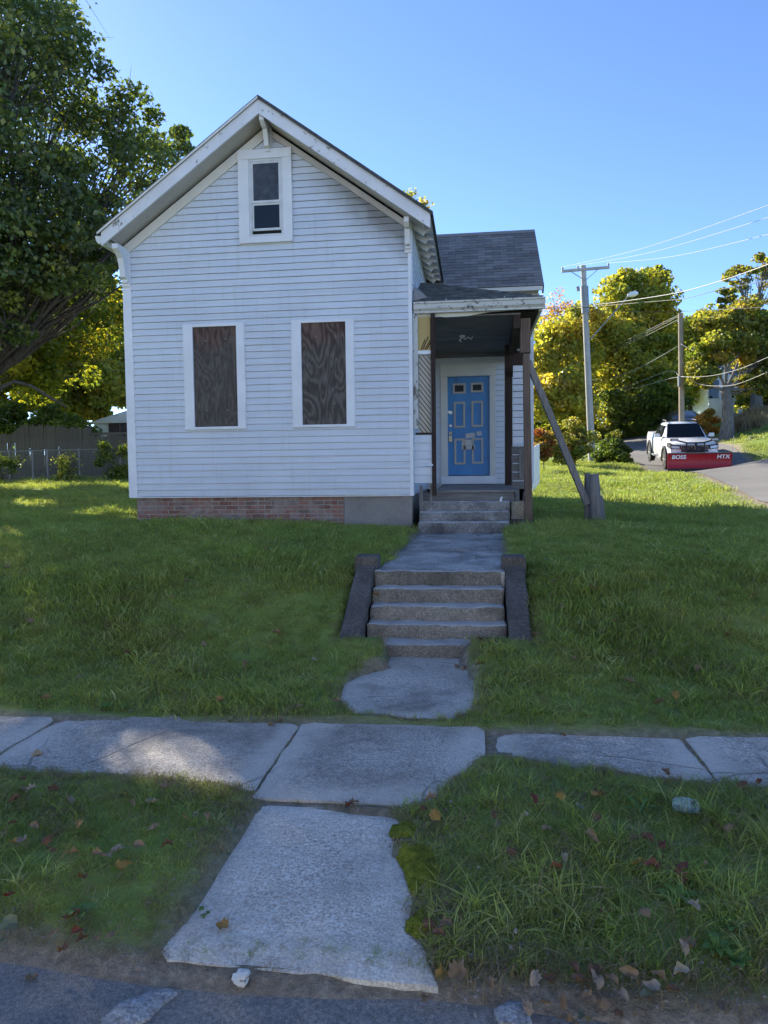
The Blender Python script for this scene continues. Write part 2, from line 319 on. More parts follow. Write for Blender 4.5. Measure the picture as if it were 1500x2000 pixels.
# door
g = N('door_blue'); c = g.ramp(g.noise(3, 5), [(0.3, (0.022, 0.19, 0.46)), (0.7, (0.035, 0.25, 0.55))]); c = g.mix(g.ramp(g.noise(9, 6, 0.7, src=g.mapping((3, 1, 0.6))), [(0.50, 0.0), (0.72, 0.6)]), c, (0.05, 0.14, 0.29))
g.bump(g.noise(40, 2, src=g.mapping((4, 1, 0.5))), 0.12, 0.002); M['door_blue'] = g.done(c, 0.42, 0.45)
painted('door_trim', (0.52, 0.47, 0.40), (0.30, 0.24, 0.18), 0.68)
plain('metal', (0.55, 0.54, 0.50), 0.35, 0.2, 20, 0.5, 0.9); plain('brass', (0.42, 0.36, 0.25), 0.4, 0.2, 20, 0.5, 0.8); plain('galv', (0.24, 0.245, 0.25), 0.6, 0.2, 12, 0.4, 0.3)
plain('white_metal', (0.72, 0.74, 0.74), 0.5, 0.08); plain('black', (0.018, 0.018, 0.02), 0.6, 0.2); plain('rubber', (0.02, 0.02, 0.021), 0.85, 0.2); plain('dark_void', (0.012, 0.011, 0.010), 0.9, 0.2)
plain('sash', (0.60, 0.61, 0.60), 0.5, 0.1); plain('blind', (0.42, 0.41, 0.39), 0.7, 0.15)
g = N('window_glass'); M['window_glass'] = g.done((0.012, 0.014, 0.016), 0.05, 0.4)
g = N('reflection_glass'); M['reflection_glass'] = g.done(g.ramp(g.noise(9, 5, 0.7), [(0.35, (0.035, 0.038, 0.04)), (0.7, (0.085, 0.09, 0.092))]), 0.15, 0.4)  # upper attic pane: mottled tree reflection put into the glass colour
g = N('door_glass'); M['door_glass'] = g.done((0.010, 0.010, 0.012), 0.2, 0.12)
g = N('paper'); x, y, z = g.xyz(); ln = g.math('SINE', g.math('MULTIPLY', z, 330.0)); c = g.mix(g.math('MULTIPLY', g.ramp(ln, [(0.55, 0.0), (0.8, 1.0)]), g.ramp(g.noise(60, 2), [(0.42, 0.0), (0.5, 0.75)])), (0.62, 0.60, 0.55), (0.10, 0.10, 0.11)); M['paper'] = g.done(c, 0.8, 0.2)
g = N('jar_glass'); g.b.inputs['Transmission Weight'].default_value = 0.9; g.b.inputs['IOR'].default_value = 1.2; M['jar_glass'] = g.done((0.80, 0.93, 0.93), 0.08, 0.9)
# car paints
def paint(key, c, rough=0.3, coat=0.6):
    g = N(key); g.b.inputs['Coat Weight'].default_value = coat; g.b.inputs['Coat Roughness'].default_value = 0.08; M[key] = g.done(g.ramp(g.noise(9, 6, 0.7), [(0.3, tuple(q * 0.80 for q in c)), (0.6, c)]), rough, 0.5)
paint('truck_white', (0.72, 0.73, 0.74)); paint('plow_red', (0.42, 0.010, 0.018), 0.5, 0.1); paint('dark_car', (0.015, 0.02, 0.03))
g = N('car_glass'); M['car_glass'] = g.done((0.010, 0.014, 0.019), 0.12, 0.10)
g = N('head_glass'); M['head_glass'] = g.done((0.50, 0.52, 0.55), 0.12, 0.7)
# leaves, blades and bark
def leaf_mat(key, attr=True, c=None, trans=0.5, gloss=0.06, instance=False):
    g = N(key); g.n.remove(g.b); 
    if attr: cc = g.attr('leaf_colour')
    else: cc = c(g)
    d = g.n.new('ShaderNodeBsdfDiffuse'); t = g.n.new('ShaderNodeBsdfTranslucent'); mx = g.n.new('ShaderNodeMixShader'); gl = g.n.new('ShaderNodeBsdfGlossy'); m2 = g.n.new('ShaderNodeMixShader')
    g.val(d.inputs[0], cc); br = g.mix(1.0, cc, (1.25, 1.2, 0.55), 'MULTIPLY'); g.val(t.inputs[0], br)
    mx.inputs[0].default_value = trans; g.l.new(d.outputs[0], mx.inputs[1]); g.l.new(t.outputs[0], mx.inputs[2])
    gl.inputs['Roughness'].default_value = 0.45; gl.inputs[0].default_value = (1, 1, 1, 1); m2.inputs[0].default_value = gloss
    g.l.new(mx.outputs[0], m2.inputs[1]); g.l.new(gl.outputs[0], m2.inputs[2]); g.l.new(m2.outputs[0], g.out.inputs['Surface']); M[key] = g.m; return g.m
leaf_mat('leaf')
leaf_mat('thin_leaf', trans=0.64, gloss=0.03)
def blade_col(g):
    oi = g.n.new('ShaderNodeObjectInfo'); pos = oi.outputs['Location']; rnd = oi.outputs['Random']
    a = g.noise(0.55, 4, 0.6, src=pos); b = g.noise(2.6, 4, src=pos)
    c = g.ramp(g.math('ADD', g.math('MULTIPLY', a, 0.6), g.math('MULTIPLY', b, 0.4)), [(0.33, (0.21, 0.31, 0.065)), (0.5, (0.32, 0.42, 0.095)), (0.66, (0.47, 0.50, 0.15))])
    c = g.mix(g.ramp(rnd, [(0.70, 0.0), (1.0, 0.8)]), c, (0.28, 0.24, 0.09))
    c = g.mix(1.0, c, g.ramp(g.math('FRACT', g.math('MULTIPLY', rnd, 7.31)), [(0.0, 0.62), (0.6, 1.0), (1.0, 1.0)]), 'MULTIPLY'); c = g.mix(g.ramp(g.math('FRACT', g.math('MULTIPLY', rnd, 3.77)), [(0.84, 0.0), (1.0, 0.7)]), c, (0.50, 0.56, 0.30))
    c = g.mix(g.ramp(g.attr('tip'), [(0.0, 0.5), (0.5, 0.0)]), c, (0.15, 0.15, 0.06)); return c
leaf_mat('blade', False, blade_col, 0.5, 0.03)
def dry_col(g):
    rnd = g.n.new('ShaderNodeObjectInfo').outputs['Random']; return g.ramp(rnd, [(0.0, (0.16, 0.12, 0.07)), (1.0, (0.33, 0.27, 0.16))])
leaf_mat('dry_blade', False, dry_col, 0.3, 0.03)
def weed_col(g):
    return g.ramp(g.noise(20, 3), [(0.3, (0.08, 0.17, 0.035)), (0.7, (0.15, 0.26, 0.055))])
leaf_mat('weed', False, weed_col, 0.35, 0.03)
def moss_col(g): return g.ramp(g.noise(30, 4), [(0.3, (0.09, 0.11, 0.015)), (0.7, (0.27, 0.28, 0.03))])
g = N('moss'); c = moss_col(g); g.bump(g.noise(120, 4), 1.0, 0.02); M['moss'] = g.done(c, 0.95, 0.1)
FALLEN = {'tan': (0.33, 0.22, 0.13), 'pale': (0.47, 0.37, 0.28), 'brown': (0.19, 0.085, 0.04), 'red': (0.19, 0.04, 0.03), 'yellow': (0.46, 0.27, 0.05), 'grey_green': (0.20, 0.24, 0.15)}
for k, v in FALLEN.items():
    def fc(g, v=v): return g.mix(g.math('MULTIPLY', g.random(), 0.4), g.ramp(g.noise(25, 5), [(0.3, tuple(q * 0.55 for q in v)), (0.65, v)]), (0.24, 0.16, 0.10))
    leaf_mat('fallen_' + k, False, fc, 0.25, 0.02)
def bark(key, d, l):
    g = N(key); f = g.noise(3.5, 6, 0.65, src=g.mapping((6, 6, 1.2))); c = g.ramp(f, [(0.3, d), (0.7, l)]); g.bump(f, 0.8, 0.03); M[key] = g.done(c, 0.95, 0.15)
bark('bark', (0.045, 0.038, 0.032), (0.13, 0.115, 0.10)); bark('bark_grey', (0.09, 0.08, 0.07), (0.22, 0.20, 0.175))

# ================================================================ TERRAIN
ctrl = []
for X in (-30, -16, -10, -6, -3, -1.5, 1.2, 3, 6, 10, 25):
    for Y, z in ((-30, 0.1), (-8, 0.05), (-1, 0.045), (1.85, 0.045), (2.05, 0.065), (2.2, 0.095), (3.2, 0.125), (4.5, 0.13), (5.2, 0.16), (5.75, 0.27), (6.6, 0.66), (7.4, 0.77)):
        if X > 7 and Y > 4: z = z * 1.02
        ctrl.append((X, Y, z))
for X, Y, z in ((-6, 10.9, .87), (-3, 10.9, .87), (-1.2, 10.9, .80), (1.3, 10.9, .82), (3.2, 11, .80), (5.5, 11, .78), (-6, 14, .98), (-9, 14, 1.02), (-14, 14, 1.1), (-3, 16, .9), (0, 16, .9), (1.8, 15.7, .96), (5, 15, .9),
               (-9, 19, 1.25), (-15, 19, 1.3), (0, 22, 1.2), (2.5, 19, 1.1), (9, 9, .85), (14, 9, 1.0)):
    ctrl.append((X, Y, z))
def C(px, py, t): p = T(px, py, t); ctrl.append(tuple(p))
for a in ((100, 940, 24), (0, 944, 24), (250, 938, 24), (-200, 950, 24), (1155, 902, 34), (1100, 915, 26), (1300, 933, 26.5), (1400, 934, 26.5), (1270, 917, 32), (1490, 982, 13.8), (1430, 950, 18.5),
          (1240, 905, 31), (1215, 868, 42), (1500, 896, 24), (1440, 880, 30), (1400, 865, 36), (1500, 852, 31), (1455, 832, 40), (1560, 790, 42), (1700, 880, 26), (1100, 872, 45), (1300, 845, 52), (1420, 862, 36), (1000, 870, 50)):
    C(*a)
for X, Y, z in ((-40, 45, 3), (-15, 45, 3), (10, 60, 4.5), (35, 60, 8), (60, 40, 8), (-60, 10, 1), (60, 5, 1), (0, 120, 6), (80, 120, 12), (-80, 120, 5), (-120, -60, 0), (120, -60, 0), (300, 300, 14), (-300, 300, 8), (300, -300, 0), (-300, -300, 0)):
    ctrl.append((X, Y, z))
ctrl = np.array(ctrl)
def phi(r): return np.sqrt(r * r + 0.16)
_A = phi(np.hypot(ctrl[:, None, 0] - ctrl[None, :, 0], ctrl[:, None, 1] - ctrl[None, :, 1])); n_ = len(ctrl)
_Q = np.zeros((n_ + 1, n_ + 1)); _Q[:n_, :n_] = _A; _Q[:n_, n_] = 1; _Q[n_, :n_] = 1
_w = np.linalg.lstsq(_Q, np.append(ctrl[:, 2], 0), rcond=None)[0]
def base_z(x, y):
    x = np.asarray(x, float); y = np.asarray(y, float); r = np.full(x.shape, _w[n_])
    for i in range(n_): r = r + _w[i] * phi(np.hypot(x - ctrl[i, 0], y - ctrl[i, 1]))
    return r
# hard surfaces, outlines in plan
SW_Z = 0.105
P_SIDEWALK = poly_px([(-700, 1352), (-200, 1384), (0, 1399), (590, 1411), (950, 1426), (1500, 1440), (2100, 1452), (2100, 1560), (1500, 1535), (1350, 1528), (1240, 1515), (1130, 1503), (1040, 1487), (970, 1472), (938, 1478), (900, 1520), (850, 1555), (790, 1582), (500, 1570), (484, 1540), (240, 1522), (0, 1504), (-200, 1490), (-700, 1450)], SW_Z)
P_APRON = poly_px([(497, 1572), (640, 1581), (770, 1590), (792, 1612), (772, 1650), (796, 1690), (806, 1730), (818, 1770), (802, 1800), (828, 1850), (846, 1914), (690, 1897), (520, 1880), (332, 1866), (320, 1832), (360, 1780), (402, 1718), (440, 1660), (470, 1615)], 0.09)
P_PAD = 1.0 * poly_px([(757, 1289), (905, 1289), (908, 1308), (930, 1335), (927, 1370), (906, 1396), (800, 1402), (705, 1396), (668, 1368), (688, 1332), (722, 1316), (755, 1310)], 0.12)
P_PAD = P_PAD.mean(0) + (P_PAD - P_PAD.mean(0)) * np.array([1.07, 1.05])
SX0, SX1 = -0.93, 0.27                       # front steps
P_STEPS = np.array([(SX0 - 0.20, 5.72), (SX1 + 0.20, 5.72), (SX1 + 0.20, 7.05), (SX0 - 0.20, 7.05)])
WALK_Z = 0.735
P_WALK = poly_px([(742, 1117), (980, 1119), (990, 1060), (995, 1040), (818, 1040), (790, 1066)], WALK_Z)
P_HOUSE = np.array([(-5.5, 10.9), (1.0, 10.7), (1.0, 18.3), (-5.5, 18.3)])
EDGE = [Zp(q[0], q[1], 0.01)[:2] for q in ((2200, 2040), (1500, 2012), (1300, 2004), (1040, 1972), (850, 1948), (640, 1944), (480, 1932), (330, 1914), (200, 1902), (90, 1884), (0, 1870), (-300, 1835))]
P_STREET = np.array([(-300, -9), (300, -9), (300, EDGE[0][1])] + [tuple(q) for q in EDGE] + [(-300, EDGE[-1][1])])
P_ROAD = np.array([T(*a)[:2] for a in ((1650, 1040, 10.2), (1560, 1010, 12), (1490, 984, 14), (1430, 953, 18.5), (1360, 934, 22.5), (1300, 933, 26), (1262, 920, 29.5), (1240, 905, 33), (1222, 880, 39), (1190, 868, 45), (1120, 862, 50), (1110, 855, 56), (1200, 850, 55), (1300, 852, 48), (1400, 866, 36), (1440, 881, 30), (1500, 896, 24.5), (1600, 925, 19), (1900, 960, 15), (1900, 1040, 11))])
HARD = [P_SIDEWALK, P_APRON, P_PAD, P_STEPS, P_WALK]; LEVEL = [SW_Z - 0.016, 0.065, 0.075, 0.02, WALK_Z - 0.035]
def sm(a, b, x): t = np.clip((x - a) / (b - a), 0, 1); return t * t * (3 - 2 * t)
def wob(x, y, k, s=0.0): return (np.sin(x * k + 1.3 + s) * np.cos(y * k * 1.17 + .4) + 0.6 * np.sin(x * k * 2.3 + y * k * 1.9 + s))
def ground_z(x, y):
    x = np.asarray(x, float); y = np.asarray(y, float); z = base_z(x, y)
    z = z + 0.010 * wob(x, y, 3.1) * (y > 2.3) + 0.006 * wob(x, y, 9.0, 2.0) * (y > 2.3)
    for P, lv in zip(HARD, LEVEL): k = sm(0.012, -0.05, pdist(P, x, y)); z = z * (1 - k) + np.minimum(z, lv) * k
    z = z - 0.06 * sm(0.02, -0.15, pdist(P_STREET, x, y)) - 0.08 * sm(0.05, -0.6, pdist(P_ROAD, x, y))
    z = z - 0.15 * sm(0.0, -0.15, pdist(P_HOUSE, x, y))
    return z
def axis(lo, hi, fine, grow, far_lo, far_hi):
    a = list(np.arange(lo, hi + 1e-6, fine)); s = fine
    while a[-1] < far_hi: s *= grow; a.append(a[-1] + s)
    s = fine; b = []; q = lo
    while q > far_lo: s *= grow; q -= s; b.append(q)
    return np.array(b[::-1] + a)
gx = axis(-4.2, 4.2, 0.075, 1.07, -400, 400); gy = axis(2.0, 7.2, 0.065, 1.045, -120, 500)
GX, GY = np.meshgrid(gx, gy); GZ = ground_z(GX, GY)
nx, ny = len(gx), len(gy); idx = np.arange(nx * ny).reshape(ny, nx)
quads = np.stack([idx[:-1, :-1], idx[:-1, 1:], idx[1:, 1:], idx[1:, :-1]], -1).reshape(-1, 4)
me = np_mesh('ground', np.stack([GX, GY, GZ], -1).reshape(-1, 3), faces_quad=quads, smooth=True)
grn = np.ones(GX.shape)
for P, a, b in ((P_SIDEWALK, -0.02, 0.05), (P_APRON, -0.02, 0.06), (P_PAD, -0.02, 0.05), (P_STREET, 0.0, 0.09), (P_ROAD, 0.0, 0.7), (P_WALK, 0.0, 0.06)):
    grn = np.minimum(grn, sm(a, b, pdist(P, GX, GY)))
at = me.attributes.new('green', 'FLOAT_COLOR', 'POINT'); g4 = np.ones((nx * ny, 4), np.float32); g4[:, :3] = grn.reshape(-1, 1); at.data.foreach_set('color', g4.ravel())
ground = props(mesh_obj('ground', me, M['ground']), 'earth and turf of the sloping front yard and hillside', 'ground', kind='structure')
def gz(x, y): return float(ground_z(np.array([x]), np.array([y]))[0])
def G(px, py, lo=1.6, hi=70):                # where the sight line through a point meets the ground
    d = ray(px, py); t = np.linspace(lo, hi, 1500); p = EYE[None] + d[None] * t[:, None]; below = p[:, 2] < base_z(p[:, 0], p[:, 1])
    k = int(np.argmax(below)) if below.any() else len(t) - 1; return p[k]

def sheet(name, poly, zf, mat, step, label, cat):
    """a surface draped over the terrain, clipped to an outline"""
    bm = bmesh.new(); vs = [bm.verts.new((a, b, 0)) for a, b in poly]; f = bm.faces.new(vs)
    lo = poly.min(0); hi = poly.max(0)
    for ax in (0, 1):
        for c in np.arange(math.ceil(lo[ax] / step) * step, hi[ax], step):
            pl = [0, 0, 0]; no = [0, 0, 0]; pl[ax] = c; no[ax] = 1; bmesh.ops.bisect_plane(bm, geom=bm.verts[:] + bm.edges[:] + bm.faces[:], plane_co=pl, plane_no=no)
    bm.verts.ensure_lookup_table(); xs = np.array([v.co.x for v in bm.verts]); ys = np.array([v.co.y for v in bm.verts]); zz = zf(xs, ys)
    for v, q in zip(bm.verts, zz): v.co.z = q
    bmesh.ops.recalc_face_normals(bm, faces=bm.faces[:])
    if sum(f.normal.z for f in bm.faces) < 0: bmesh.ops.reverse_faces(bm, faces=bm.faces[:])
    for f in bm.faces: f.smooth = True
    me = bpy.data.meshes.new(name); bm.to_mesh(me); bm.free(); return props(mesh_obj(name, me, mat), label, cat, kind='structure')
st_poly = np.array([(-40, -8.5), (40, -8.5), (40, EDGE[0][1] + .1)] + [(q[0], q[1] + .10) for q in EDGE] + [(-40, EDGE[-1][1] + .1)])
sheet('street', st_poly, lambda x, y: 0.0 * x + 0.046 + 0.004 * wob(x, y, 2.5), M['asphalt'], 0.5, 'worn asphalt street at the foot of the picture', 'street')
sheet('side_road', P_ROAD, lambda x, y: base_z(x, y) + 0.012, M['road'], 1.2, 'sunlit grey side road climbing past the parked pickup', 'road')

# ================================================================ PAVING AND STEPS
def slab_poly(name, poly, z0, z1, mat, parent=None, edge=0.01, amp=0.006, seed=0.0, step=0.09):
    """a concrete slab with an irregular outline: worn top edge, uneven surface"""
    pts = []
    n = len(poly)
    for i in range(n):
        a = poly[i]; b = poly[(i + 1) % n]; k = max(1, int(np.hypot(*(b - a)) / 0.05))
        for j in range(k):
            p = a + (b - a) * j / k; pts.append(p)
    pts = np.array(pts)
    jit = np.array([mnoise.noise_vector(Vector((p[0] * 6 + seed, p[1] * 6, seed)))[:2] for p in pts]) * edge * 1.6 + np.array([mnoise.noise_vector(Vector((p[0] * 25 + seed, p[1] * 25, seed)))[:2] for p in pts]) * edge * 0.7
    pts = pts + jit; cen = pts.mean(0)
    bm = bmesh.new(); top = [bm.verts.new((a, b, 0)) for a, b in pts]; bm.faces.new(top)
    lo = pts.min(0); hi = pts.max(0)
    for ax in (0, 1):
        for c in np.arange(lo[ax] + step, hi[ax], step):
            pl = [0, 0, 0]; no = [0, 0, 0]; pl[ax] = c; no[ax] = 1; bmesh.ops.bisect_plane(bm, geom=bm.verts[:] + bm.edges[:] + bm.faces[:], plane_co=pl, plane_no=no)
    rim = [e for e in bm.edges if len(e.link_faces) == 1]
    ret = bmesh.ops.extrude_edge_only(bm, edges=rim); newv = [v for v in ret['geom'] if isinstance(v, bmesh.types.BMVert)]; ns = set(newv)
    for v in bm.verts:
        h = mnoise.noise(Vector((v.co.x * 3, v.co.y * 3, seed))) * amp + mnoise.noise(Vector((v.co.x * 14, v.co.y * 14, seed))) * amp * 0.35
        v.co.z = (z1 + h) if v not in ns else z0
    # round the rim over
    for e in rim:
        for v in e.verts: v.co.z -= 0.006
    bmesh.ops.recalc_face_normals(bm, faces=bm.faces[:])
    for f in bm.faces: f.smooth = True
    me = bpy.data.meshes.new(name); bm.to_mesh(me); bm.free()
    co = np.empty(len(me.vertices) * 3, np.float32); me.vertices.foreach_get('co', co); co = co.reshape(-1, 3); dd = np.clip(-pdist(poly, co[:, 0], co[:, 1]) / 0.40, 0, 1); c4 = np.ones((len(co), 4), np.float32); c4[:, :3] = dd[:, None]; me.attributes.new('rim', 'FLOAT_COLOR', 'POINT').data.foreach_set('color', c4.ravel())
    try: me.set_sharp_from_angle(angle=R(50))
    except Exception: pass
    return mesh_obj(name, me, mat, parent)
sidewalk = bpy.data.objects.new('sidewalk', None); sidewalk.location = (-1, 3.85, 0.0); col.objects.link(sidewalk); WORLD['sidewalk'] = Matrix.Translation((-1, 3.85, 0.0))
props(sidewalk, 'grey concrete sidewalk of big slabs crossing the front of the yard', 'sidewalk', kind='structure')
JO = [-8.9, -7.35, -5.8, -4.22, -2.65, -1.07, 0.06, 1.19, 2.62, 4.1, 5.6]
for i in range(len(JO) - 1):
    a, b = JO[i] + 0.007, JO[i + 1] - 0.007; y0, y1 = 3.24, 4.42
    if i == 6: a += 0.02
    dz = [0, .004, -.004, .006, .0, .008, -.006, .004, 0, 0][i]
    slab_poly('slab', np.array([(a, y0), (b, y0), (b, y1 + 0.01), (a, y1)]), -0.03, SW_Z + dz, M['sidewalk'], sidewalk, 0.008, 0.010, i * 2.3)
def grow(P, k): c = P.mean(0); return c + (P - c) * k
apron = slab_poly('apron_slab', grow(P_APRON, 1.03), -0.03, 0.092, M['apron'], None, 0.010, 0.008, 4.4)
props(apron, 'large pale concrete slab leading from the street to the sidewalk', 'paving slab', kind='structure')
pad = slab_poly('path_slab', grow(P_PAD, 1.07), 0.02, 0.128, M['sidewalk'], None, 0.012, 0.010, 9.1)
props(pad, 'small rounded concrete slab at the foot of the front steps', 'paving slab', kind='structure')
# walkway from the top step to the porch: two slabs and a worn nosing
walk = bpy.data.objects.new('walkway', None); walk.location = (-0.2, 8.5, 0.6); col.objects.link(walk); WORLD['walkway'] = Matrix.Translation((-0.2, 8.5, 0.6))
props(walk, 'cracked pale concrete walkway between the front steps and the porch', 'walkway', kind='structure')
RIS = [(5.79, 0.115, 0.235), (6.00, 0.235, 0.355), (6.19, 0.355, 0.475), (6.38, 0.475, 0.60), (6.57, 0.60, 0.735)]
wl = lambda y: (SX0 + 0.03) + (W(818, 1042, 10.55)[0] - SX0 - 0.03) * sm(6.6, 10.5, np.array(y)) * 1.0
x_pl = W(818, 1042, 10.55)[0]; x_pr = W(995, 1042, 10.55)[0]
for k, (ya, yb) in enumerate(((6.58, 8.35), (8.37, 10.56))):
    fl = lambda y: SX0 + 0.02 + (x_pl - SX0 - 0.02) * (y - 6.58) / 3.98
    fr = lambda y: SX1 + 0.00 + (x_pr - SX1) * (y - 6.58) / 3.98
    slab_poly('slab', np.array([(fl(ya), ya), (fr(ya), ya), (fr(yb), yb), (fl(yb), yb)]), 0.50, WALK_Z + 0.004 * k, M['walkway'], walk, 0.012, 0.016, 20 + k * 7)
steps = thing('front_steps', 'dark mossy concrete steps between two sloping cheek walls in the lawn', 'steps', (-0.33, 6.2, 0.1))
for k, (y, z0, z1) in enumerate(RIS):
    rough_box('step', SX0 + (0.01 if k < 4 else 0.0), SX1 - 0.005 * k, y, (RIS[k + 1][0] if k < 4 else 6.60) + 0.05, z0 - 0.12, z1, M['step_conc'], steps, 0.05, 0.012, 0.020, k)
def cheek(xa, xb, seed, label):
    w = bpy.data.objects.new('cheek_wall', None)
    def shp(co):
        f = (co.y - 5.68) / (6.72 - 5.68); top = 0.27 + 0.50 * max(0, min(1, f)); 
        if co.z > 0.3: co.z = top + (co.z - 1.0)
        return co
    o = rough_box('cheek_wall', xa, xb, 5.68, 6.72, -0.05, 1.0, M['cheek'], steps, 0.06, 0.008, 0.018, seed, shp)
    rough_box('cap_block', xa - 0.025, xb + 0.015, 6.72, 6.98, 0.45, 0.845, M['cheek'], steps, 0.06, 0.007, 0.016, seed + 3)
cheek(SX0 - 0.185, SX0 - 0.005, 11, ''); cheek(SX1 + 0.005, SX1 + 0.185, 17, '')

# ================================================================ HOUSE
YF = 10.9
house = thing('house', 'old pale blue clapboard house with boarded windows, gable roof and sagging side porch', 'house', (-3.2, 14.5, 0.8))
XL = W(246, 735, YF)[0] ; XLb = XL; XR = W(806, 735, YF)[0]
ZB = W(530, 969, YF)[2]                      # bottom edge of the siding
YR = 10.48                                   # front of the rake
PK = W(504, 190, YR); EL = W(197, 452, YR); ER = W(840, 412, YR)
XPK = PK[0]; ZPK = PK[2]; ZE = (EL[2] + ER[2]) / 2; XEL, XER = EL[0], ER[0]
slL = (ZPK - ZE) / (XPK - XEL); slR = (ZPK - ZE) / (XER - XPK)
def roof_z(x): return ZPK - (XPK - x) * slL if x < XPK else ZPK - (x - XPK) * slR
YBACK = 18.2
FT = 0.245                                   # vertical depth of roof edge and fascia together
# --- sheathing wall (the boards hang on it)
def wall_poly(off): return [(XL + off, ZB + off), (XR - off, ZB + off), (XR - off, roof_z(XR) - FT), (XPK, ZPK - FT), (XL + off, roof_z(XL) - FT)]
mb = MB(); mb.prism([(a, YF + 0.01, b) for a, b in wall_poly(0.01)][::-1], (0, 0.08, 0))
front = mb.build('front_wall', M['siding'], house)
mb = MB(); mb.box(XR - 0.10, XR - 0.012, YF + 0.095, YBACK, ZB, roof_z(XR) - 0.12); side = mb.build('side_wall', M['siding'], house)
mb = MB(); mb.box(XL + 0.012, XL + 0.10, YF + 0.095, YBACK, ZB, roof_z(XL) - 0.12); mb.prism([(a, YBACK - 0.085, b) for a, b in wall_poly(0.11)][::-1], (0, 0.08, 0)); mb.build('rear_wall', M['siding'], house)
# --- openings in the front wall: (x0, x1, z0, z1) of the outer trim
def rect_px(x0, y0, x1, y1, Y):
    a = W(x0, (y0 + y1) / 2, Y)[0]; b = W(x1, (y0 + y1) / 2, Y)[0]; xm = (x0 + x1) / 2
    return (a, b, W(xm, y1, Y)[2], W(xm, y0, Y)[2])
OW1 = rect_px(362, 634, 479, 839, YF); OW2 = rect_px(572, 625, 692, 834, YF); OA = rect_px(468, 294, 572, 476, YF)
zz = (OW1[2] + OW2[2]) / 2; zt = (OW1[3] + OW2[3]) / 2; OW1 = OW1[:2] + (zz, zt); OW2 = OW2[:2] + (zz, zt)
OPEN = [OW1, OW2, OA]
EXPO = 0.1016
WARP = [0.0]
def board(parent, xb0, xb1, xt0, xt1, z0, z1, Y, frac0=0.0, frac1=1.0, name='siding_board'):
    """one clapboard facing -Y, thicker at its lower edge"""
    p0 = 0.020 - 0.015 * frac0; p1 = 0.020 - 0.015 * frac1
    if frac0 < 0.02 and z1 - z0 > 0.03: z0 = z0 + (0.0075 if Y < 12 else 0.013)
    w0, w1 = random.gauss(0, .0012), random.gauss(0, .0012); z0a, z0b = z0 + w0, z0 + w1; p0 += random.gauss(0, .0012)
    mb = MB(); mb.hexa([(xb0, Y - p0, z0a), (xb1, Y - p0, z0b), (xb1, Y + 0.008, z0), (xb0, Y + 0.008, z0), (xt0, Y - p1, z1), (xt1, Y - p1, z1), (xt1, Y + 0.008, z1), (xt0, Y + 0.008, z1)])
    return mb.build(name, M['siding'], parent)
def lim(z):                                   # wall limits under the rake at height z
    a, b = XL + 0.135, XR - 0.05
    zr = z + FT + 0.02
    if zr > roof_z(a): a = XPK - (ZPK - zr) / slL
    if zr > roof_z(b): b = XPK + (ZPK - zr) / slR
    return a, b
z = ZB; k = 0; JX = [W(343, 700, YF)[0], W(710, 700, YF)[0], W(560, 900, YF)[0], W(425, 500, YF)[0], W(648, 450, YF)[0]]
while True:
    z1 = z + EXPO
    a0, b0 = lim(z); a1, b1 = lim(min(z1, ZPK - FT - 0.03))
    if b0 - a0 < 0.12: break
    z1 = min(z1, ZPK - FT - 0.03)
    spans = [(a0, b0, a1, b1, z, z1)]
    for (ox0, ox1, oz0, oz1) in OPEN:
        ns = []
        for s in spans:
            if z1 <= oz0 + 0.002 or z >= oz1 - 0.002 or not (s[0] < ox0 and s[1] > ox1): ns.append(s); continue
            ns.append((s[0], ox0 + 0.02, s[2], ox0 + 0.02, s[4], s[5])); ns.append((ox1 - 0.02, s[1], ox1 - 0.02, s[3], s[4], s[5]))
            if z < oz0 - 0.004: ns.append((ox0 + 0.02, ox1 - 0.02, ox0 + 0.02, ox1 - 0.02, z, oz0))
            if z1 > oz1 + 0.004: ns.append((ox0 + 0.02, ox1 - 0.02, ox0 + 0.02, ox1 - 0.02, oz1, z1))
        spans = ns
    j = JX[(k * 2 + (k // 3)) % 5] if k % 2 == 0 else None
    for s in spans:
        f0 = (s[4] - z) / EXPO; f1 = (s[5] - z) / EXPO
        if j and s[0] + 0.3 < j < s[1] - 0.3 and abs(s[0] - s[2]) < 0.3:
            board(front, s[0], j - 0.0012, s[2], j - 0.0012, s[4], s[5], YF, f0, f1); board(front, j + 0.0012, s[1], j + 0.0012, s[3], s[4], s[5], YF - 0.0015, f0, f1)
        else: board(front, s[0], s[1], s[2], s[3], s[4], s[5], YF, f0, f1)
    z += EXPO; k += 1
# --- corner boards, frieze boards, bottom strip
mb = MB(); mb.box(XL, XL + 0.14, YF - 0.022, YF + 0.2, ZB - 0.012, roof_z(XL) - FT + 0.02); mb.build('corner_board', M['clean_trim'], house, bevel=0.004)
mb = MB(); mb.box(XR - 0.055, XR, YF - 0.022, YF + 0.16, ZB - 0.012, roof_z(XR) - FT + 0.02); mb.build('corner_board', M['clean_trim'], house, bevel=0.004)
mb = MB(); mb.box(XL + 0.142, XR - 0.057, YF - 0.018, YF - 0.002, ZB - 0.014, ZB - 0.001); mb.build('starter_strip', M['clean_trim'], house)
def rake_prism(xa, za, xb, zb, y0, y1, top, bot, mat, name, parent=house):
    mb = MB(); mb.prism([(xa, y0, za - bot), (xb, y0, zb - bot), (xb, y0, zb - top), (xa, y0, za - top)], (0, y1 - y0, 0)); return mb.build(name, mat, parent)
rake_prism(XL + 0.02, roof_z(XL + 0.02), XPK - 0.001, ZPK, YF - 0.045, YF + 0.008, FT, FT + 0.16, M['cream_trim'], 'frieze_board')
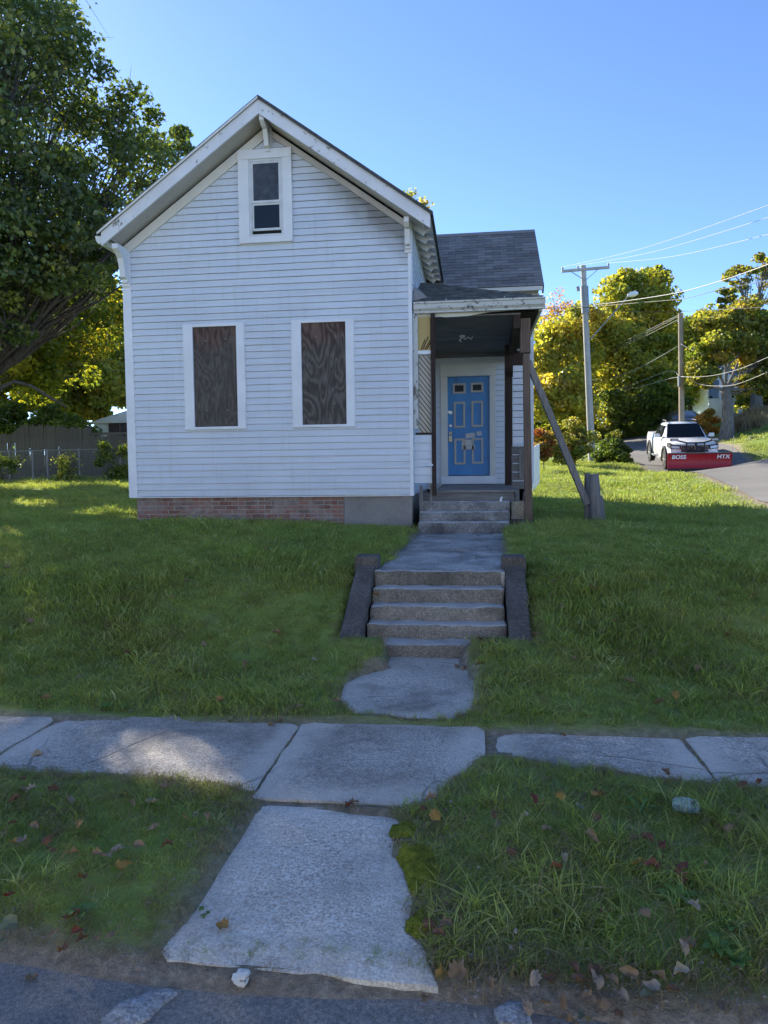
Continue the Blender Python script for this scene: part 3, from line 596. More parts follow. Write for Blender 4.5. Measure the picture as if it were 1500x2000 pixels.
rake_prism(XPK + 0.001, ZPK, XR - 0.02, roof_z(XR - 0.02), YF - 0.045, YF + 0.008, FT, FT + 0.10, M['soffit_paint'], 'frieze_board')
# --- roof: shingle layer, sheathing, fascia on the rakes, soffits
for sx, xe, sl in ((-1, XEL - 0.05, slL), (1, XER + 0.04, slR)):
    ze = ZPK - abs(xe - XPK) * sl
    pts = [(XPK, YR - 0.02, ZPK + 0.03), (xe, YR - 0.02, ze + 0.03), (xe, YR - 0.02, ze - 0.015), (XPK, YR - 0.02, ZPK - 0.015)]
    mb = MB(); mb.prism(pts if sx < 0 else pts[::-1], (0, YBACK + 0.4 - YR, 0)); rf = mb.build('roof', M['old_shingle'], house)
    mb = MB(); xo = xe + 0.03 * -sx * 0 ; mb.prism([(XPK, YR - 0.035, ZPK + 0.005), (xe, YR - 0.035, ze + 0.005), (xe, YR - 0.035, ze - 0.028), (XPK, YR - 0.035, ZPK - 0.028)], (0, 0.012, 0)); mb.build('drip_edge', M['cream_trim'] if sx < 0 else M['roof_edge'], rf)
    xf = XEL if sx < 0 else XER
    zf = ZPK - abs(xf - XPK) * sl; xi = xf - sx * 0.11
    rake_prism(XPK + sx * 0.001, ZPK, xf, zf, YR, YR + 0.035, 0.022, FT - 0.02, M['peeling_trim'], 'fascia_board')
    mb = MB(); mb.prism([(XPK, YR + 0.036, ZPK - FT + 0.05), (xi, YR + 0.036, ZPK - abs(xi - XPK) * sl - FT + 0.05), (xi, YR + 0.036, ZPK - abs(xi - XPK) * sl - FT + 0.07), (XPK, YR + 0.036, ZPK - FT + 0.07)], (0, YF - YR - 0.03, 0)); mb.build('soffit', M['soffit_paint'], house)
# --- rafter tails under the right eave, and boards between them
for k in range(10):
    y = YF + 0.22 + k * 0.40
    xa, xb = XR - 0.03, XER - 0.02
    pts = []
    za, zb = roof_z(xa) - 0.025, roof_z(xb) - 0.025
    mb = MB(); mb.prism([(xa, y, za), (xb, y, zb), (xb, y, zb - 0.06), (xb - 0.08, y, zb - 0.05), (xb - 0.13, y, zb - 0.10), (xa, y, za - 0.20)], (0, 0.06, 0)); mb.build('rafter_tail', M['peeling_trim'], house)
mb = MB(); mb.prism([(XR - 0.02, YR + 0.05, roof_z(XR - 0.02) - 0.018), (XER, YR + 0.05, roof_z(XER) - 0.018), (XER, YR + 0.05, roof_z(XER) - 0.04), (XR - 0.02, YR + 0.05, roof_z(XR - 0.02) - 0.04)], (0, 4.3, 0)); mb.build('eave_board', M['peeling_trim'], house)
# --- brackets at the gable: curved profile in the plane square to the wall
def bracket(xc, ztop, drop, proj, w, mat):
    prof = [(0, 0), (-proj, 0), (-proj, -0.07), (-proj * 0.72, -0.12), (-proj * 0.5, -drop * 0.34), (-proj * 0.36, -drop * 0.62), (-proj * 0.30, -drop * 0.86), (-proj * 0.12, -drop * 0.90), (-proj * 0.12, -drop), (0, -drop)]
    mb = MB(); mb.prism([(xc - w / 2, YF - 0.05 + a, ztop + b) for a, b in prof], (w, 0, 0)); o = mb.build('bracket', mat, house)
    mb = MB(); mb.box(xc - w / 2 - 0.02, xc + w / 2 + 0.02, YF - 0.047, YF - 0.017, ztop - drop - 0.05, ztop - 0.02); mb.build('back_plate', mat, o)
bracket(XPK + 0.03, ZPK - FT + 0.02, 0.40, 0.33, 0.07, M['peeling_trim'])
bracket(XL + 0.07, roof_z(XL) - FT - 0.02, 0.52, 0.32, 0.09, M['white_trim'])
bracket(XR - 0.045, roof_z(XR) - FT + 0.01, 0.38, 0.28, 0.07, M['peeling_trim'])
# --- gutter along the left eave
gzl = roof_z(XEL) - 0.12
mb = MB(); prof = [(XEL - 0.12, gzl + 0.06), (XEL - 0.10, gzl - 0.02), (XEL - 0.07, gzl - 0.06), (XEL + 0.02, gzl - 0.06), (XEL + 0.02, gzl + 0.05)]
mb.prism([(a, YR + 0.04, b) for a, b in prof], (0, YBACK - YR, 0)); mb.build('gutter', M['gutter'], house)
mb = MB(); mb.tube([(XEL + 0.03, YF + 0.5, gzl - 0.05), (XEL + 0.10, YF + 0.5, gzl - 0.22), (XL - 0.06, YF + 0.5, gzl - 0.45), (XL - 0.06, YF + 0.5, 1.0)], 0.035, 8); mb.build('downspout', M['gutter'], house)
# --- boarded windows
def boarded(o, mat, bx):
    x0, x1, z0, z1 = o
    w = thing_part = MB(); cw = 0.145
    fr = MB(); fr.box(x0, x0 + cw, YF - 0.035, YF + 0.02, z0 + 0.04, z1); win = fr.build('window', M['clean_trim'], house, bevel=0.003)
    q = MB(); q.box(x1 - cw * 0.85, x1, YF - 0.035, YF + 0.02, z0 + 0.04, z1); q.build('casing', M['clean_trim'], win, bevel=0.003)
    q = MB(); q.box(x0 + cw + 0.001, x1 - cw * 0.85 - 0.001, YF - 0.033, YF + 0.02, z1 - 0.035, z1 - 0.001); q.build('head', M['clean_trim'], win)
    q = MB(); q.box(x0 - 0.012, x1 + 0.012, YF - 0.050, YF + 0.02, z0 - 0.002, z0 + 0.039); q.build('sill', M['clean_trim'], win, bevel=0.004)
    q = MB(); q.box(x0 - 0.013, x0 - 0.001, YF - 0.026, YF, z0 + 0.04, z1 + 0.012); q.box(x1 + 0.001, x1 + 0.013, YF - 0.026, YF, z0 + 0.04, z1 + 0.012); q.box(x0 - 0.013, x1 + 0.013, YF - 0.028, YF, z1 + 0.001, z1 + 0.013); q.build('trim_channel', M['clean_trim'], win)
    q = MB(); q.box(x0 + cw - 0.01, x1 - cw * 0.85 + 0.01, YF - 0.004, YF + 0.009, z0 + 0.02, z1 - 0.02); bo = q.build('plywood_board', mat, win)
    for fx, fz in bx:
        q = MB(); q.disc_cyl((x0 + cw + fx * (x1 - x0 - 2 * cw), YF - 0.006, z0 + 0.05 + fz * (z1 - z0 - 0.08)), (0, 1, 0), 0.009, 0.008, 10); q.build('screw_head', M['galv'], win)
boarded(OW1, M['plywood_a'], ((0.3, 0.86), (0.76, 0.87), (0.28, 0.16), (0.78, 0.16)))
boarded(OW2, M['plywood_b'], ((0.34, 0.86), (0.80, 0.86), (0.26, 0.18), (0.76, 0.20)))
# --- attic window: casing, frame, two sashes, panes, the upper one with its reflection painted in
x0, x1, z0, z1 = OA; cw = 0.165
q = MB(); q.box(x0, x0 + cw, YF - 0.065, YF + 0.02, z0 + 0.09, z1 - 0.14); win = q.build('window', M['white_trim'], house, bevel=0.003)
q = MB(); q.box(x1 - cw * 0.85, x1, YF - 0.065, YF + 0.02, z0 + 0.09, z1 - 0.14); q.build('casing', M['white_trim'], win, bevel=0.003)
q = MB(); q.box(x0, x1, YF - 0.068, YF + 0.02, z1 - 0.139, z1); q.build('head', M['white_trim'], win, bevel=0.003)
q = MB(); q.box(x0, x1, YF - 0.072, YF + 0.02, z0, z0 + 0.089); q.build('sill', M['white_trim'], win, bevel=0.003)
ix0, ix1, iz0, iz1 = x0 + cw, x1 - cw * 0.85, z0 + 0.09, z1 - 0.14
q = MB(); q.box(ix0, ix0 + 0.035, YF - 0.050, YF + 0.0, iz0, iz1); q.box(ix1 - 0.035, ix1, YF - 0.050, YF + 0.0, iz0, iz1); q.box(ix0 + .035, ix1 - .035, YF - 0.050, YF + 0.0, iz1 - 0.035, iz1); q.box(ix0 + .035, ix1 - .035, YF - 0.054, YF + 0.0, iz0, iz0 + 0.04); q.build('frame', M['sash'], win)
zm = iz0 + 0.44 * (iz1 - iz0)
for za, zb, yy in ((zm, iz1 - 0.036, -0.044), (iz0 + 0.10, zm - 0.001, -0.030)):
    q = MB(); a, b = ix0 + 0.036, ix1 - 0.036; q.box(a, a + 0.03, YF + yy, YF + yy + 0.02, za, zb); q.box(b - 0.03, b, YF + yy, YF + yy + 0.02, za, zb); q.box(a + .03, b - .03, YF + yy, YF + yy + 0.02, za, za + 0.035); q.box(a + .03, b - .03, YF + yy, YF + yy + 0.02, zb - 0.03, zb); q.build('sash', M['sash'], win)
    q = MB(); q.box(a + 0.029, b - 0.029, YF + yy + 0.008, YF + yy + 0.012, za + 0.034, zb - 0.029); q.build('pane', M['reflection_glass'] if yy < -.04 else M['window_glass'], win)
q = MB(); q.box(ix0 + 0.04, ix1 - 0.04, YF - 0.008, YF - 0.004, iz0 + .04, iz1 - .04); q.build('dark_interior', M['dark_void'], win)
# --- brick foundation, each brick its own piece; right end parged
XB0, XB1 = XL + 0.09, XR - 0.03; XPG = W(672, 1000, YF + 0.05)[0]; YB = YF + 0.05; zfb = 0.62
q = MB(); q.box(XB0 + .006, XPG, YB + 0.006, YB + 0.22, zfb, ZB - 0.005); found = q.build('foundation', M['mortar'], house)
bl, bh, bt = 0.203, 0.057, 0.0095
bm_ = bmesh.new(); bmesh.ops.create_cube(bm_, size=1.0); bmesh.ops.scale(bm_, vec=(bl, 0.09, bh), verts=bm_.verts); bmesh.ops.bevel(bm_, geom=bm_.edges[:], offset=0.004, segments=1, affect='EDGES'); bme = bpy.data.meshes.new('brick'); bm_.to_mesh(bme); bm_.free(); bme.materials.append(M['brick'])
row = 0; zc = ZB - 0.045
while zc > zfb + 0.05:
    xx = XB0 + (0.0 if row % 2 == 0 else -bl / 2 - bt / 2) + bl / 2
    while xx - bl / 2 < XPG - 0.02:
        l = max(XB0, xx - bl / 2); r_ = min(XPG + (0.12 if row % 2 else 0.0) * (row % 3), xx + bl / 2)
        if r_ - l > 0.05:
            mt = Matrix.Translation(((l + r_) / 2, YB + 0.045 + random.uniform(-.003, .003), zc + random.uniform(-.0015, .0015))) @ Matrix.Rotation(random.uniform(-.008, .008), 4, 'Y') @ Matrix.Diagonal(((r_ - l) / bl * random.uniform(.97, 1.0), 1, random.uniform(.95, 1.0), 1))
            mesh_obj('brick', bme, None, found, mtx=mt)
        xx += bl + bt
    zc -= bh + bt; row += 1
rough_box('parged_wall', XPG + 0.002, XB1, YB - 0.004, YB + 0.22, zfb, ZB - 0.004, M['parge'], house, 0.08, 0.006, 0.006, 5)
q = MB(); q.box(XB1 - 0.22, XB1 - 0.003, YB + 0.225, YBACK, zfb, ZB - 0.004); q.box(XB0 + 0.003, XB0 + 0.22, YB + 0.225, YBACK, zfb, ZB - 0.004); q.build('foundation_return', M['parge'], house)

# --- side wall boards above the porch (seen edge-on)
z = 4.30; zt = roof_z(XR) - 0.20
while z < zt:
    q = MB(); q.hexa([(XR - 0.012, YF + 0.17, z), (XR + 0.012, YF + 0.17, z), (XR + 0.012, 14.55, z), (XR - 0.012, 14.55, z), (XR - 0.012, YF + 0.17, z + EXPO), (XR + 0.001, YF + 0.17, z + EXPO), (XR + 0.001, 14.55, z + EXPO), (XR - 0.012, 14.55, z + EXPO)]); q.build('siding_board', M['siding'], side); z += EXPO

# ---------------- wing behind the porch
YD = 14.4
WXR = W(1041, 700, YD)[0]; WE = W(1062, 557, 13.98); WRX = WE[0]; WEZ = WE[2]
WRG = W(1044, 452, 16.05); WRZ = WRG[2]; WRY = 16.05
XDL = XR + 0.0
OD = (W(861, 800, YD)[0], W(968, 800, YD)[0], W(912, 945, YD)[2], W(912, 711, YD)[2])   # outer door casing
DECK = OD[2] - 0.004
q = MB(); q.box(XR - 0.01, OD[0] + 0.05, YD + 0.012, YD + 0.09, DECK - .1, WEZ - 0.02); q.box(OD[1] - 0.05, WXR - 0.01, YD + 0.012, YD + 0.09, DECK - .1, WEZ - 0.02); q.box(OD[0] + 0.05, OD[1] - 0.05, YD + 0.012, YD + 0.09, OD[3] - 0.1, WEZ - 0.02)
q.box(WXR - 0.09, WXR - 0.012, YD + 0.095, 17.7, 0.6, WEZ - 0.02); q.prism([(WXR - 0.09, YD + 0.095, WEZ - 0.021), (WXR - 0.09, 17.7, WEZ - 0.021), (WXR - 0.09, WRY, WRZ - 0.12)], (0.075, 0, 0))
wing = q.build('wing_wall', M['siding'], house)
z = DECK
while z < WEZ - 0.05:
    z1 = z + EXPO
    parts = [(XR + 0.02, OD[0] + 0.005), (OD[1] - 0.005, WXR - 0.01)] if z < OD[3] - 0.06 else [(XR + 0.02, WXR - 0.01)]
    for a, b in parts: board(wing, a, b, a, b, z, z1, YD)
    z += EXPO
q = MB(); q.box(WXR - 0.05, WXR + 0.012, YD - 0.02, YD + 0.1, DECK, WEZ - 0.05); q.build('corner_board', M['clean_trim'], house)
q = MB(); q.box(XR + 0.01, WRX - 0.05, YD - 0.025, YD - 0.002, WEZ - 0.20, WEZ - 0.05); q.build('frieze_board', M['cream_trim'], house)
bz = WEZ - 0.06; q = MB(); q.prism([(WXR - 0.10, YD - 0.03, bz), (WXR + 0.06, YD - 0.03, bz), (WXR + 0.06, YD - 0.03, bz - 0.05), (WXR - 0.02, YD - 0.03, bz - 0.25), (WXR - 0.08, YD - 0.03, bz - 0.28)], (0, -0.10, 0)); q.build('bracket', M['white_trim'], house)
q = MB(); q.box(WXR - 0.25, WXR - 0.02, YD + 0.1, 17.7, 0.5, 0.62 + 0.02); q.box(XR + 0.1, WXR - 0.02, 17.5, 17.69, 0.5, WEZ - 0.1); q.box(XR + 0.1, WXR - 0.26, YD + 0.1, YD + 0.3, 0.5, DECK - 0.11); q.build('wing_foundation', M['parge'], house)
# wing roof: deck, shingle tabs, rake edge, eave trim
YE = 13.98; XW0 = W(858, 467, WRY)[0] - 0.8
n_r = Vector((0, -(WRZ - WEZ), (WRY - YE))).normalized(); run = Vector((0, WRY - YE, WRZ - WEZ)); L = run.length; ur = run / L
def wr(u, v, h=0.0): p = Vector((u, YE, WEZ)) + ur * v + n_r * h; return tuple(p)
q = MB(); q.hexa([wr(XW0, 0, -0.05), wr(WRX - 0.02, 0, -0.05), wr(WRX - 0.02, L, -0.05), wr(XW0, L, -0.05), wr(XW0, 0, -0.002), wr(WRX - 0.02, 0, -0.002), wr(WRX - 0.02, L, -0.002), wr(XW0, L, -0.002)])
q.hexa([(XW0, WRY + 0.001, WRZ - 0.055), (WRX - 0.02, WRY + 0.001, WRZ - 0.055), (WRX - 0.02, WRY + 2.05, WEZ - 0.05), (XW0, WRY + 2.05, WEZ - 0.05), (XW0, WRY + 0.001, WRZ + 0.01), (WRX - 0.02, WRY + 0.001, WRZ + 0.01), (WRX - 0.02, WRY + 2.05, WEZ + 0.01), (XW0, WRY + 2.05, WEZ + 0.01)])
wroof = q.build('wing_roof', M['old_shingle'], house)
tw, te = 0.305, 0.137
tm = MB(); tm.hexa([(0.004, 0, 0.010), (tw - 0.004, 0, 0.010), (tw - 0.003, te + 0.03, 0.000), (0.003, te + 0.03, 0.000), (0.004, 0, 0.021), (tw - 0.004, 0, 0.021), (tw - 0.003, te + 0.03, 0.004), (0.003, te + 0.03, 0.004)]); tme = tm.mesh('shingle'); tme.materials.append(M['shingle'])
Rm = Matrix(((1, 0, 0, 0), (0, ur.y, n_r.y, 0), (0, ur.z, n_r.z, 0), (0, 0, 0, 1)))
r = 0; v = -0.02
while v < L - 0.04:
    u = WRX - tw * (1.0 if r % 2 == 0 else 0.5)
    first = True
    while u > XW0 + 0.1:
        sc = 1.0
        if first and r % 2: sc = 0.5
        mt = Matrix.Translation(Vector(wr(u, v, random.uniform(0, 0.003)))) @ Rm @ Matrix.Diagonal((sc, min(1.0, (L - v) / (te + 0.03)), 1, 1)); mesh_obj('shingle', tme, None, wroof, mtx=mt)
        u -= tw; first = False
    v += te; r += 1
q = MB(); q.hexa([wr(XW0, L - 0.10, 0.02), wr(WRX, L - 0.10, 0.02), wr(WRX, L + 0.01, 0.03), wr(XW0, L + 0.01, 0.03), wr(XW0, L - 0.10, 0.026), wr(WRX, L - 0.10, 0.026), wr(WRX, L + 0.01, 0.042), wr(XW0, L + 0.01, 0.042)]); q.build('ridge_cap', M['shingle'], wroof)
q = MB(); q.hexa([wr(WRX - 0.018, 0, -0.16), wr(WRX + 0.008, 0, -0.16), wr(WRX + 0.008, L, -0.16), wr(WRX - 0.018, L, -0.16), wr(WRX - 0.018, 0, 0.004), wr(WRX + 0.008, 0, 0.004), wr(WRX + 0.008, L, 0.004), wr(WRX - 0.018, L, 0.004)]); q.build('rake_board', M['roof_edge'], wroof)
q = MB(); q.box(XW0 + 0.3, WRX - 0.02, YE - 0.012, YE + 0.02, WEZ - 0.085, WEZ - 0.012); q.build('eave_trim', M['cream_trim'], wroof)
q = MB(); q.box(XW0 + 0.3, WRX - 0.08, YE + 0.021, YD - 0.004, WEZ - 0.075, WEZ - 0.055); q.build('soffit', M['soffit_paint'], wroof)

# ---------------- front door
dx0, dx1 = W(874, 830, YD + .03)[0], W(957, 830, YD + .03)[0]; dz0, dz1 = W(914, 928, YD + .03)[2], W(914, 736, YD + .03)[2]
q = MB(); q.box(dx0, dx1, YD + 0.02, YD + 0.06, dz0, dz1); door = q.build('door', M['door_blue'], house, bevel=0.002); props(door, 'bright blue panelled front door with papers taped on')
q = MB(); q.box(OD[0], dx0 + 0.006, YD - 0.035, YD + 0.06, OD[2] + .16, dz1 + 0.006); q.build('door_casing', M['cream_trim'], house, bevel=0.003)
q = MB(); q.box(dx1 - 0.006, OD[1], YD - 0.035, YD + 0.06, OD[2] + .16, dz1 + 0.006); q.build('door_casing', M['cream_trim'], house, bevel=0.003)
q = MB(); q.box(OD[0] - 0.01, OD[1] + 0.01, YD - 0.04, YD + 0.06, dz1 + 0.007, OD[3]); q.build('door_head', M['cream_trim'], house, bevel=0.003)
q = MB(); q.box(OD[0], OD[1] + 0.02, YD - 0.055, YD + 0.06, OD[2], OD[2] + 0.158); q.build('door_sill', M['clean_trim'], house, bevel=0.003)
DW, DH = dx1 - dx0, dz1 - dz0
def dpt(px, py):                              # door-local fractions from the frontal crop
    return dx0 + (px - 115) / 685 * DW, dz1 - (py - 130) / 1600 * DH
yd = YD + 0.02
def ring(px0, py0, px1, py1, wpx, name, mat):
    a, t = dpt(px0, py0); b, s = dpt(px1, py1); w = wpx / 685 * DW
    q = MB(); q.box(a, a + w, yd - 0.020, yd + 0.004, s, t); q.box(b - w, b, yd - 0.020, yd + 0.004, s, t); q.box(a + w, b - w, yd - 0.020, yd + 0.004, t - w, t); q.box(a + w, b - w, yd - 0.020, yd + 0.004, s, s + w); return q.build(name, mat, door), (a + w, b - w, s + w, t - w)
for p in ((218, 533, 402, 955), (503, 525, 690, 945), (224, 1130, 404, 1552), (508, 1128, 690, 1545)): ring(*p, 32, 'panel_moulding', M['door_trim'])
for p in ((207, 235, 410, 400), (497, 230, 695, 385)):
    _, (a, b, s, t) = ring(*p, 30, 'light_moulding', M['door_trim']); q = MB(); q.box(a, b, yd - 0.003, yd + 0.002, s, t); q.build('pane', M['door_glass'], door)
def lockset(px, py, r, kind):
    a, t = dpt(px, py); q = MB(); q.disc_cyl((a, yd - 0.008, t), (0, 1, 0), r, 0.02, 14); q.disc_cyl((a, yd - 0.035, t), (0, 1, 0), r * 0.6, 0.04, 12)
    if kind == 'box': q.box(a - 0.032, a + 0.030, yd - 0.055, yd - 0.02, t - 0.17, t - 0.06); q.tube([(a - .02, yd - .035, t - .06), (a - .015, yd - .035, t - .01), (a + .015, yd - .035, t - .01), (a + .02, yd - .035, t - .06)], 0.005, 6)
    q.build({'hasp': 'padlock_hasp', 'bolt': 'deadbolt', 'box': 'lock_box'}[kind], M['metal'] if kind != 'box' else M['brass'], door)
lockset(165, 705, 0.035, 'hasp'); lockset(165, 918, 0.026, 'bolt'); lockset(165, 1040, 0.030, 'box')
a, t = dpt(130, 690); q = MB(); q.box(a - 0.03, a + 0.06, yd - 0.016, yd - 0.001, t - 0.025, t + 0.012); q.build('hasp_plate', M['metal'], door)
for i, (p0, p1, ang) in enumerate((((408, 1045), (558, 1125), 0.08), ((585, 1018), (668, 1085), 0.0), ((345, 1150), (540, 1245), -0.02), ((345, 1248), (562, 1310), 0.015))):
    a, t = dpt(*p0); b, s = dpt(*p1); q = MB(); cx, cz = (a + b) / 2, (s + t) / 2
    pts = [(a, s), (b, s), (b, t), (a, t)]; pts = [(cx + (u - cx) * math.cos(ang) - (w - cz) * math.sin(ang), cz + (u - cx) * math.sin(ang) + (w - cz) * math.cos(ang)) for u, w in pts]
    q.prism([(u, yd - 0.014 - 0.002 * i, w) for u, w in pts], (0, 0.0015, 0)); q.build('paper_notice', M['paper'], door)
q = MB(); a, t = dpt(258, 140); q.tube([(a, yd - .02, t + .05), (a + .004, yd - .018, t - .1), (a + .012, yd - .016, t - .24), (a + .008, yd - .016, t - .30)], 0.004, 5); q.build('dangling_cord', M['black'], door)

# ---------------- porch
YP = 11.0
GL = W(808, 597, YP)[0]; GR = W(1062, 590, 10.95)[0]; GT = W(930, 586, 10.95)[2]; GB = W(930, 607, 10.95)[2]
PX = GR
def gut(pts, d, name):
    q = MB(); q.prism(pts, d); return q.build(name, M['dirty_gutter'], house)
h = GT - GB
prof = [(0, 0), (0, h), (-0.05, h), (-0.05, h * .84), (-0.038, h * .80), (-0.038, h * 0.40), (-0.018, h * 0.16), (-0.018, 0.0)]
gut([(GL, 11.0 + a * 1.9, GB + b) for a, b in prof], (GR - GL + 0.02, 0, 0), 'gutter')
gut([(GR - a * 1.9 - 0.06, 11.02, GB + b - 0.02) for a, b in prof][::-1], (0, 3.2, 0), 'gutter')
for px in (871, 985):
    p = W(px, 586, 10.93); q = MB(); q.beam((p[0], 10.9, GT + 0.015), (p[0] + .01, 11.12, GT + 0.075), 0.012, 0.012); q.build('gutter_spike', M['gutter'], house)
PZ = GT + 0.015; PT = W(818, 559, 12.9)[2]
V = [(GL + 0.005, 10.97, PZ), (GR + 0.0, 10.97, PZ), (GR + 0.0, 14.35, PZ), (XR + 0.016, 14.35, PT), (XR + 0.016, 12.7, PT)]
q = MB(); vs_ = V + [(a, b, c - 0.045) for a, b, c in V]; q.add(vs_, [(0, 1, 4), (1, 2, 3, 4), (5, 9, 6), (6, 9, 8, 7), (0, 5, 6, 1), (1, 6, 7, 2), (2, 7, 8, 3), (3, 8, 9, 4), (4, 9, 5, 0)]); proof = q.build('porch_roof', M['old_shingle'], house)
# shingle courses on the front hip: stepped strips
Av, Bv, Cv = Vector(V[0]), Vector(V[1]), Vector(V[4]); nn = (Bv - Av).cross(Cv - Av).normalized(); 
if nn.z < 0: nn = -nn
for k in range(12):
    f0, f1 = k / 12, (k + 1) / 12 + 0.02
    l0, l1 = Av.lerp(Cv, f0), Av.lerp(Cv, min(1, f1)); r0, r1 = Bv.lerp(Cv, f0), Bv.lerp(Cv, min(1, f1))
    q = MB(); q.hexa([tuple(l0 + nn * .004), tuple(r0 + nn * .004), tuple(r1 + nn * .001), tuple(l1 + nn * .001), tuple(l0 + nn * .018), tuple(r0 + nn * .018), tuple(r1 + nn * .006), tuple(l1 + nn * .006)]); q.build('shingle_course', M['old_shingle'], proof)
# torn flashing where the roof meets the house
p = W(808, 575, 11.05); q = MB(); q.add([(XR + 0.004, 10.98, PZ + 0.02), (XR + 0.22, 11.15, PZ + 0.10), (XR + 0.10, 11.5, PZ + 0.24), (XR + 0.02, 11.5, PZ + 0.36), (XR + 0.02, 11.05, PZ + 0.22)], [(0, 1, 2, 3, 4)]); q.build('flashing', M['parge'], house)
# fascia under the gutter, with a rotted lower edge
FX0, FX1 = W(816, 612, 11.06)[0], W(1024, 612, 11.06)[0]; zl = W(900, 618, 11.06)[2]
low = [(FX0, 0.0), (FX0 + 0.35, 0.005), (FX0 + 0.42, -0.006), (FX0 + 0.75, 0.0), (FX0 + 0.95, 0.03), (FX0 + 1.1, 0.05), (FX1 - 0.3, 0.055), (FX1, 0.075)]
q = MB(); q.prism([(a, 11.045, zl + b) for a, b in low] + [(FX1, 11.045, GB + 0.06), (FX0, 11.045, GB + 0.06)], (0, 0.03, 0)); q.build('fascia_board', M['cream_trim'], house)
# ceiling planks
CZ0, CZ1 = W(900, 619, 11.12)[2], W(900, 690, YD)[2]; CX0, CX1 = XR + 0.03, W(1010, 640, 12)[0]
nP = 16
for k in range(nP):
    y0_ = 11.09 + (YD - 11.13) * k / nP; y1_ = 11.09 + (YD - 11.13) * (k + 1) / nP - 0.008; zc = CZ0 + (CZ1 - CZ0) * k / nP + random.uniform(-.004, .004)
    q = MB(); q.box(CX0, CX1, y0_, y1_, zc, zc + 0.02)
    if k == 0: ceil = q.build('porch_ceiling', M['ceiling_wood'], house)
    else: q.build('ceiling_plank', M['ceiling_wood'], ceil)
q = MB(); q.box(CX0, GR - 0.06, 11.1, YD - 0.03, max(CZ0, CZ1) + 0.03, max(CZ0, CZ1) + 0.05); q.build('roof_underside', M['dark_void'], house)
p = W(903, 659, 12.6); q = MB(); zc = CZ0 - 0.01; q.disc_cyl((p[0], 12.6, zc), (0, 0, 1), 0.055, 0.03, 14); q.tube([(p[0], 12.6, zc - .02), (p[0] + .05, 12.6, zc - .06), (p[0] + .10, 12.58, zc - .03), (p[0] + .15, 12.57, zc - .07), (p[0] + .18, 12.56, zc - .02)], 0.012, 6); q.tube([(p[0], 12.6, zc - .02), (p[0] - .05, 12.58, zc - .08), (p[0] - .02, 12.56, zc - .11)], 0.012, 6); q.build('light_fixture_stub', M['white_metal'], house)
# trim at the back of the ceiling
q = MB(); q.box(XR + 0.03, CX1, YD - 0.06, YD - 0.02, CZ1 - 0.09, CZ1 - 0.003); q.build('ceiling_trim', M['ceiling_wood'], house)
# left side of the porch: post, painted strip, yellow board, rail, diagonal slats
def fx(px, y=YP, py=760): return W(px, py, y)[0]
def fz(py, y=YP, px=830): return W(px, py, y)[2]
q = MB(); q.box(XR + 0.004, fx(817), YP - 0.02, YP + 0.09, fz(838), fz(612)); q.build('door_post', M['old_white'], house, bevel=0.004)
q = MB(); q.box(fx(842.5), fx(850.5), YP - 0.035, YP + 0.09, fz(968), fz(613)); q.build('porch_post', M['dark_post'], house, bevel=0.004)
q = MB(); q.box(fx(817) + .001, fx(841), YP + 0.03, YP + 0.045, fz(684), fz(618)); q.build('yellow_board', M['yellow_board'], house)
for k in range(4):
    a = Vector((fx(823 + k * 3.5), YP + 0.024, fz(682))); q = MB(); q.beam(a, a + Vector((0.06 + .02 * k, 0, 0.15 + .04 * (k % 2))), 0.012, 0.008, (0, 1, 0)); q.build('lath_scrap', M['dark_post'], house)
q = MB(); q.box(fx(816.5), fx(842), YP - 0.01, YP + 0.06, fz(692), fz(684.5)); q.build('rail', M['clean_trim'], house, bevel=0.003)
lx0, lx1, lz0, lz1 = fx(818), fx(841), fz(845), fz(693)
q = MB(); q.box(lx0, lx1, YP + 0.045, YP + 0.055, lz0, lz1); lat = q.build('slatted_panel', M['dark_void'], house)
wd = 0.052; c0 = lz0 - (lx1 - lx0) * 1.3
def clip_slat(c):                             # strip between two parallel 52-degree lines clipped to the panel
    sl_ = -1.28; pts = []
    poly = [(lx0, lz0), (lx1, lz0), (lx1, lz1), (lx0, lz1)]
    for sgn, cc in ((1, c), (-1, c + wd * 1.62 - 0.020)):
        out = []
        for i in range(len(poly)):
            a, b = poly[i], poly[(i + 1) % len(poly)]; da = sgn * ((a[1] - sl_ * (a[0] - lx0)) - cc); db = sgn * ((b[1] - sl_ * (b[0] - lx0)) - cc)
            if da >= 0: out.append(a)
            if (da >= 0) != (db >= 0): t = da / (da - db); out.append((a[0] + (b[0] - a[0]) * t, a[1] + (b[1] - a[1]) * t))
        poly = out
        if len(poly) < 3: return None
    return poly
c = lz0
while c < lz1 + 0.4:
    poly = clip_slat(c)
    if poly: q = MB(); q.prism([(a, YP + 0.028, b) for a, b in poly], (0, 0.016, 0)); q.build('slat', M['lattice_paint'], lat)
    c += wd * 1.62
